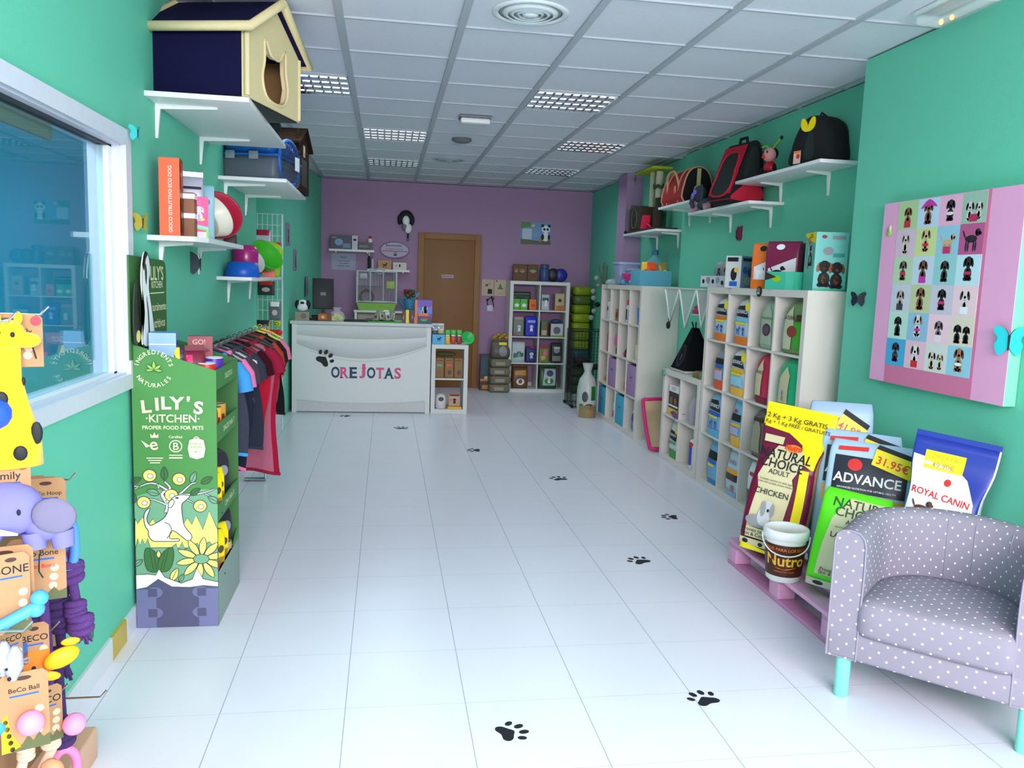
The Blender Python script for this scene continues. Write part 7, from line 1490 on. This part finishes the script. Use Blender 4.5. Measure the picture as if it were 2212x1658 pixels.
t = T('magnet_badge', 'round black badge with pale paw on the shelf top edge', 'badge', (2.428, at(1642, 622, x=2.43).y, 1.497), R90)
mb = MB(); mb.lathe([(.0, 0), (.034, 0), (.034, .006), (0, .008)], INK, (0, 0, 0), 24, Matrix.Rotation(PI/2, 4, 'X')); mb.build('disc', t)
mb = MB(); paw(lambda u, v: (u, -.0085, v), mb, M((170, 190, 180), .5), .042); mb.build('paw', t)

# ------------------------------------------------------------------ things on the shelves of the right wall
t = T('cat_tree', 'cat tree with dark hide box, cream posts and lime platform on far right shelf', 'cat tree', (2.70, 8.22, 2.061), R90)
CTD, POST, LIMP = M((62, 50, 42), .95, vary=.12, scale=80), M((196, 186, 160), .95, bump=.5, scale=150), M((160, 178, 40), .9)
mb = MB(); mb.box(-.45, .42, -.13, .13, 0, .022, CTD, .005); mb.build('base_board', t)
mb = MB(); mb.box(-.42, -.02, -.12, .12, .023, .255, CTD, .01); mb.build('hide_box', t)
mb = MB(); mb.decal(ellipse(-.22, .14, .085, .095, 24), BLACK, lambda u, v: (u, -.1215, v)); mb.tube([(-.22+.09*math.cos(a), -.123, .14+.10*math.sin(a)) for a in [2*PI*k/24 for k in range(24)]], .008, M((96, 88, 78), .95), 6, closed=True); mb.build('hide_opening', t)
mb = MB(); mb.box(-.42, -.40, -.11, .11, .256, .30, M((90, 90, 84), .95), .008); mb.build('step', t)
mb = MB(); mb.tube([(-.05, .0, .256), (-.05, .0, .605)], .028, POST, 14); mb.build('post', t)
mb = MB(); mb.tube([(.17, .0, .023), (.17, .0, .22)], .05, CTD, 14); mb.tube([(.17, 0, .22), (.17, 0, .33)], .032, M((70, 54, 46), .95), 14); mb.build('lower_post', t)
mb = MB(); mb.tube([(.17, 0, .33), (.17, 0, .59)], .036, POST, 14); mb.build('post', t)
mb = MB()
for k in range(8): a = k*.8; mb.ell((.17+.055*math.cos(a), .045*math.sin(a), .43+.012*(k % 3)), .022, .022, .018, M((60, 84, 50), .9), 8)
mb.build('leaf_wrap', t)
mb = MB(); mb.box(-.34, .25, -.11, .11, .606, .634, LIMP, .012); mb.build('top_platform', t)
mb = MB(); mb.tube([(-.33, -.10, .606), (-.335, -.10, .53)], .004, INK, 5); mb.ell((-.335, -.10, .52), .014, .012, .018, GREY, 8); mb.build('hanging_toy', t)
mb = MB(); mb.prism([(-.08, 0), (.03, .0), (.06, .13), (-.03, .13)], -.03, .03, c(224, 24, 70)); mb.tube([(.04, 0, .05), (.16, 0, .012)], .010, c(224, 24, 70), 8); S(mb, 'litter_scoop', 'hot pink litter scoop standing on the cat tree base', 'scoop', (2.60, 8.12, 2.0845), R90)
mb = MB(); mb.ell((0, 0, .018), .018, .018, .018, INK, 10); S(mb, 'small_ball', 'tiny dark ball at the far front corner of cat tree shelf', 'ball', (2.585, 8.77, 2.061))
# red carrier
t = T('pet_carrier', 'red fabric pet carrier with arched black mesh end on right wall shelf', 'pet carrier', (2.675, 7.175, 2.251), R90)
RF = M((158, 30, 32), .85, vary=.08); TRM = M((196, 150, 110), .8)
arch = smooth([(-.155, 0), (.155, 0), (.158, .15), (.10, .265), (0, .30), (-.10, .265), (-.158, .15)], 3)
Xc = Matrix.Rotation(0, 4, 'Z')
mb = MB(); mb.prism([(y*.80, z) for y, z in arch], -.28, .25, RF, 'yz'); mb.build('carrier_body', t)
mb = MB(); mb.prism([(y*.76, z*.96+.006) for y, z in arch], .251, .256, M((14, 12, 14), .9), 'yz'); mb.box(.2565, .259, -.018, .018, .02, .285, M((186, 176, 120), .8)); mb.build('mesh_end', t)
for x in (-.28, .25): mb = MB(); mb.tube([(x, y*.80, z) for y, z in arch], .008, TRM, 6, closed=True); mb.build('piping', t)
for x in (-.17, .12): mb = MB(); mb.tube([(x, y*.812, z*1.01) for y, z in smooth([(-.158, .0), (-.158, .15), (-.10, .265), (0, .30), (.1, .265)], 4, False)], .007, TRM, 6); mb.build('strap', t)
mb = MB(); mb.tube(smooth([(-.17, -.125, .12), (-.12, -.15, .25), (.06, -.15, .27), (.12, -.125, .14)], 4, False), .011, TRM, 8); mb.build('handle', t)
mb = MB(); mb.box(-.25, -.19, -.132, -.127, .06, .16, M((180, 50, 46), .8), .004); mb.build('pocket', t)
mb = MB(); mb.box(.03, .075, -.140, -.137, .06, .15, c(240, 130, 90)); mb.decal(ellipse(.052, .09, .016, .016), RED, lambda u, v: (u, -.1405, v)); mb.build('price_tag', t)
# grey plush lying beside the carrier
t = T('plush_elephant', 'grey plush elephant with lilac bow lying between the red carriers', 'toy', (2.66, 6.58, 2.141), R90)
PGR = M((66, 70, 84), .95, vary=.1); PPK = M((186, 140, 150), .95)
mb = MB(); mb.ell((.02, -.03, .055), .16, .075, .052, PGR, 18); mb.ell((-.10, -.06, .15), .062, .055, .07, PGR, 16); mb.tube([(-.11, -.11, .13), (-.10, -.13, .07), (-.06, -.125, .035)], [.026, .02, .016], PGR, 10); mb.build('body', t)
for x, s in ((-.17, 1), (-.03, .0)): mb = MB(); mb.ell((x, -.075, .14), .042, .014, .085, PPK if s else PGR, 14); mb.build('ear', t)
mb = MB(); 
for x in (-.085, -.045): mb.ell((x, -.125, .135+.02*(x > -.06)), .026, .014, .022, M((126, 116, 206), .6), 10)
mb.tube([(-.07, -.125, .13), (-.11, -.13, .09)], .009, M((126, 116, 206), .6), 6); mb.build('bow', t)
for x in (-.12, .16): mb = MB(); mb.tube([(x, -.06, .035), (x-.03, -.115, .022)], [.03, .026], PPK, 10); mb.build('foot', t)
# backpack carrier
t = T('backpack_carrier', 'tall red and black backpack carrier with mesh panel on right wall shelf', 'pet carrier', (2.655, 6.03, 2.141), math.radians(-80))
RBK, BBK, MSH = M((186, 26, 54), .85, vary=.06), M((20, 20, 24), .85, vary=.1), M((34, 44, 42), .9, vary=.3, scale=300)
prof = [(-.15, .02), (.10, .02), (.115, .10), (.10, .30), (.07, .44), (.02, .47), (-.03, .43), (-.10, .24), (-.16, .10)]
mb = MB(); mb.prism([(y, z) for y, z in smooth(prof, 3)], -.15, .15, BBK, 'yz'); mb.build('pack_body', t)
mb = MB(); mb.prism(smooth([(-.165, .03), (.09, .03), (.10, .12), (.0, .165), (-.10, .11)], 3), .150, .158, RBK, 'yz'); mb.build('side_panel', t)
mb = MB(); mb.prism(smooth([(-.165, .03), (.09, .03), (.10, .12), (.0, .165), (-.10, .11)], 3), -.158, -.150, RBK, 'yz'); mb.build('side_panel', t)
def bfn(u, v, e=.0):
    y = -.155+.06*max(0, (v-.08)/.16) if v < .24 else -.10+.07*(v-.24)/.19
    return (u, y-.012-e, v)
mb = MB(); mb.decal(rect(-.15, .15, .03, .44), RBK, lambda u, v: bfn(u, v, .002), .04); mb.decal(smooth([(-.11, .08), (.11, .08), (.115, .25), (.09, .37), (0, .395), (-.09, .37), (-.115, .25)], 4), MSH, lambda u, v: bfn(u, v, .006), .03)
mb.tube([bfn(u, v, .008) for u, v in smooth([(-.11, .08), (.11, .08), (.115, .25), (.09, .37), (0, .395), (-.09, .37), (-.115, .25)], 4)], .009, RBK, 6, closed=True); mb.build('front_panel', t)
mb = MB(); mb.decal(smooth([(-.06, .17), (.05, .20), (.06, .38), (.0, .42), (-.05, .30)], 3), MSH, lambda u, v: (.1515, u, v)); mb.build('side_window', t)
mb = MB(); mb.tube([(-.05, .02, .465), (-.04, .02, .505), (.04, .02, .505), (.05, .02, .465)], .012, BBK, 8); mb.build('handle', t)
mb = MB(); mb.box(-.13, .13, -.14, .10, 0, .021, BBK, .005); mb.build('base', t)
# ladybird doll
t = T('ladybird_doll', 'ladybird doll with green antennae sitting on the near right shelf', 'toy', (2.70, 5.62, 2.301), math.radians(-75))
mb = MB(); mb.ell((0, 0, .075), .05, .042, .05, c(196, 24, 40), 14); mb.tube([(0, 0, .02), (0, 0, .05)], .035, BBK, 12); mb.build('body', t)
mb = MB(); mb.ell((0, -.01, .165), .052, .045, .052, M((226, 150, 150), .8), 16); mb.build('head', t)
mb = MB(); mb.ell((-.012, -.054, .15), .018, .01, .014, RED, 10); mb.ell((-.02, -.05, .18), .006, .006, .009, INK, 8); mb.ell((.02, -.05, .18), .006, .006, .009, INK, 8); mb.build('face', t)
mb = MB(); mb.ell((0, .012, .175), .05, .042, .045, INK, 14); mb.build('hood', t)
for q in (-1, 1):
    mb = MB(); mb.tube([(q*.02, .0, .21), (q*.05, 0, .235), (q*.095, 0, .25+.02*q)], .008, c(130, 190, 50), 7); mb.ell((q*.10, 0, .252+.02*q), .012, .012, .014, INK, 8); mb.build('antenna', t)
    mb = MB(); mb.tube([(q*.03, -.02, .035), (q*.06, -.07, .022), (q*.08, -.10, .022)], [.018, .016, .02], BBK, 8); mb.build('leg', t)
    mb = MB(); mb.tube([(q*.045, 0, .09), (q*.08, -.02, .05)], .013, BBK, 8); mb.build('arm', t)
# black rucksack with yellow leaves
t = T('rucksack', 'black pet rucksack with yellow leaf emblem beside the pier', 'rucksack', (2.69, 4.93, 2.301), math.radians(-75))
mb = MB(); o = smooth([(-.16, 0), (.16, 0), (.165, .14), (.13, .25), (.04, .30), (-.05, .285), (-.12, .20), (-.16, .10)], 4)
bm = bmesh.new(); rows = []
for y, s in ((-.10, .84), (-.085, .95), (-.03, 1), (.05, 1), (.09, .93)): rows.append([bm.verts.new((x*s, y, .145+(z-.145)*s)) for x, z in o])
for a_, b_ in zip(rows, rows[1:]):
    for k in range(len(o)): bm.faces.new((a_[k], a_[(k+1) % len(o)], b_[(k+1) % len(o)], b_[k]))
bm.faces.new(rows[0][::-1]); bm.faces.new(rows[-1]); zm = min(v.co.z for v in bm.verts)
for v in bm.verts: v.co.z = max(v.co.z, 0)
bmesh.ops.recalc_face_normals(bm, faces=bm.faces[:]); mb.bm(bm, BBK, True); mb.build('pack_body', t)
mb = MB(); mb.decal(smooth([(-.02, .04), (.06, .04), (.05, .17), (.02, .20), (-.01, .15)], 3), MSH, lambda u, v: (u, -.1012, v)); mb.build('mesh_window', t)
for q in (-1, 1):
    mb = MB(); L = smooth([(0, .20), (q*.012, .255), (q*.045, .285), (q*.060, .255), (q*.045, .215)], 3); mb.prism(L, -.108, -.098, YELW); mb.build('leaf_emblem', t)
mb = MB(); mb.box(-.10, -.04, -.112, -.109, .01, .09, c(220, 190, 170)); mb.decal(ellipse(-.06, .055, .016, .016), RED, lambda u, v: (u, -.1125, v)); mb.decal(rect(-.10, -.04, .075, .09), ORG, lambda u, v: (u, -.1125, v)); mb.build('price_tag', t)
mb = MB(); mb.tube([(-.02, 0, .29), (0, 0, .325), (.05, 0, .29)], .007, BBK, 6); mb.build('handle', t)
butterfly('maroon paper butterfly hanging under the backpack carrier shelf', at(1591, 505, x=XK-.03), RW, .13, M((120, 20, 70), .6), .6)
butterfly('black paper butterfly on the right pier left of the pink board', (XR-.035, at(1865, 645, x=XR).y, 1.475), math.radians(-50), .085, M((24, 24, 50), .6), .25)

# ------------------------------------------------------------------ pink board with puppy pictures
by0, by1, bz0, bz1 = 2.94, 3.88, 1.07, 1.965
t = T('picture_board', 'pink canvas board with a grid of puppy pictures on the right pier', 'picture', (XR, (by0+by1)/2, (bz0+bz1)/2), R90)
hw_, hh_ = (by1-by0)/2, (bz1-bz0)/2
PNK, PNKD = M((236, 168, 208), .6, vary=.02), M((214, 120, 158), .6)
mb = MB(); mb.box(-hw_, hw_, -.058, -.002, -hh_, hh_, M((130, 214, 176), .6), .003); mb.box(-hw_+.001, hw_-.001, -.0595, -.055, -hh_+.001, hh_-.001, PNK); mb.build('canvas', t)
gx0_, gx1_, gz1_ = -hw_+.125, hw_-.21, hh_-.005
mb = MB(); mb.box(gx1_, gx1_+.02, -.0600, -.058, -hh_, hh_, PNKD); mb.box(gx0_, gx1_, -.0600, -.058, -hh_, -hh_+.09, PNKD); mb.build('stripe', t)
PAL = [(176, 206, 150), (190, 214, 236), (236, 178, 206), (160, 190, 170), (216, 190, 206), (206, 220, 150), (150, 200, 220), (190, 90, 140), (190, 214, 180), (200, 216, 232), (150, 206, 206), (196, 226, 236), (206, 206, 220), (196, 206, 160), (206, 200, 216), (240, 206, 214), (190, 226, 210), (150, 190, 220), (244, 204, 216), (226, 214, 196), (70, 170, 214), (236, 190, 206), (214, 220, 214), (150, 206, 226)]
COAT = [(130, 80, 50), (140, 84, 54), (40, 36, 44), (210, 200, 200), (220, 200, 190), (214, 180, 140), (206, 170, 130), (36, 34, 42), (120, 100, 90), (110, 70, 50), (60, 50, 50), (40, 36, 40), (180, 170, 150), (140, 84, 60), (34, 32, 38), (220, 214, 214), (40, 40, 44), (224, 214, 206), (120, 110, 120), (30, 30, 36), (60, 50, 66), (226, 222, 222), (220, 196, 170), (170, 120, 80)]
cw_ = (gx1_-gx0_)/4; ch_ = (2*hh_-.095)/6
for r in range(6):
    for q in range(4):
        k = r*4+q; mb = MB(); x0 = gx0_+cw_*q; z0 = gz1_-ch_*(r+1)
        mb.box(x0, x0+cw_, -.0612, -.0590, z0, z0+ch_, M(PAL[k], .6, vary=0)); f = lambda u, v: (u, -.0616, v)
        ct = M(COAT[k], .7, vary=0); pt = M(tuple(max(0, int(v*.6)) for v in COAT[k]) if k % 3 else (90, 60, 50), .7, vary=0)
        if k in (3, 19, 22):
            dogfig(mb, f, x0+cw_*.33, z0+ch_*.08, ch_*.66, ct, INK, 1); dogfig(mb, f, x0+cw_*.70, z0+ch_*.10, ch_*.6, ct if k != 19 else INK, pt, 1)
        else: dogfig(mb, f, x0+cw_*.5, z0+ch_*(.06+.04*(k % 3)), ch_*(.84 if k % 2 else .76), ct, pt, 2 if k in (6, 7) else k % 2)
        ac = M([(200, 40, 60), (206, 50, 160), (240, 220, 230), (190, 40, 90), (60, 60, 70), (210, 40, 40), (196, 50, 110), (236, 240, 244)][k % 8], .6, vary=0)
        f2 = lambda u, v: (u, -.0621, v)
        if k == 1: mb.decal(smooth([(x0+cw_*.12, z0+ch_*.66), (x0+cw_*.5, z0+ch_*.98), (x0+cw_*.9, z0+ch_*.70), (x0+cw_*.5, z0+ch_*.76)], 3), ac, f2)
        elif k % 3 == 0: mb.decal(rect(x0+cw_*.34, x0+cw_*.66, z0+ch_*.06, z0+ch_*.30), ac, f2)
        elif k % 3 == 2: mb.decal(ellipse(x0+cw_*.5, z0+ch_*.40, cw_*.16, ch_*.06, 10), ac, f2)
        mb.build('picture', t)
for pz_, px_, m, s, lab in ((.30, -hw_+.06, M((150, 190, 90), .6), .05, None),):
    mb = MB(); mb.ell((px_, -.062, pz_), .022, .006, .02, m, 10); mb.ell((px_+.012, -.066, pz_+.02), .012, .006, .018, M((190, 200, 150), .6), 8); mb.build('felt_leaf', t)
butterfly('big turquoise butterfly perched on the near edge of pink board', (XR-.070, by0-.006, 1.335), math.radians(-40), .13, M((40, 190, 196), .45), .5)
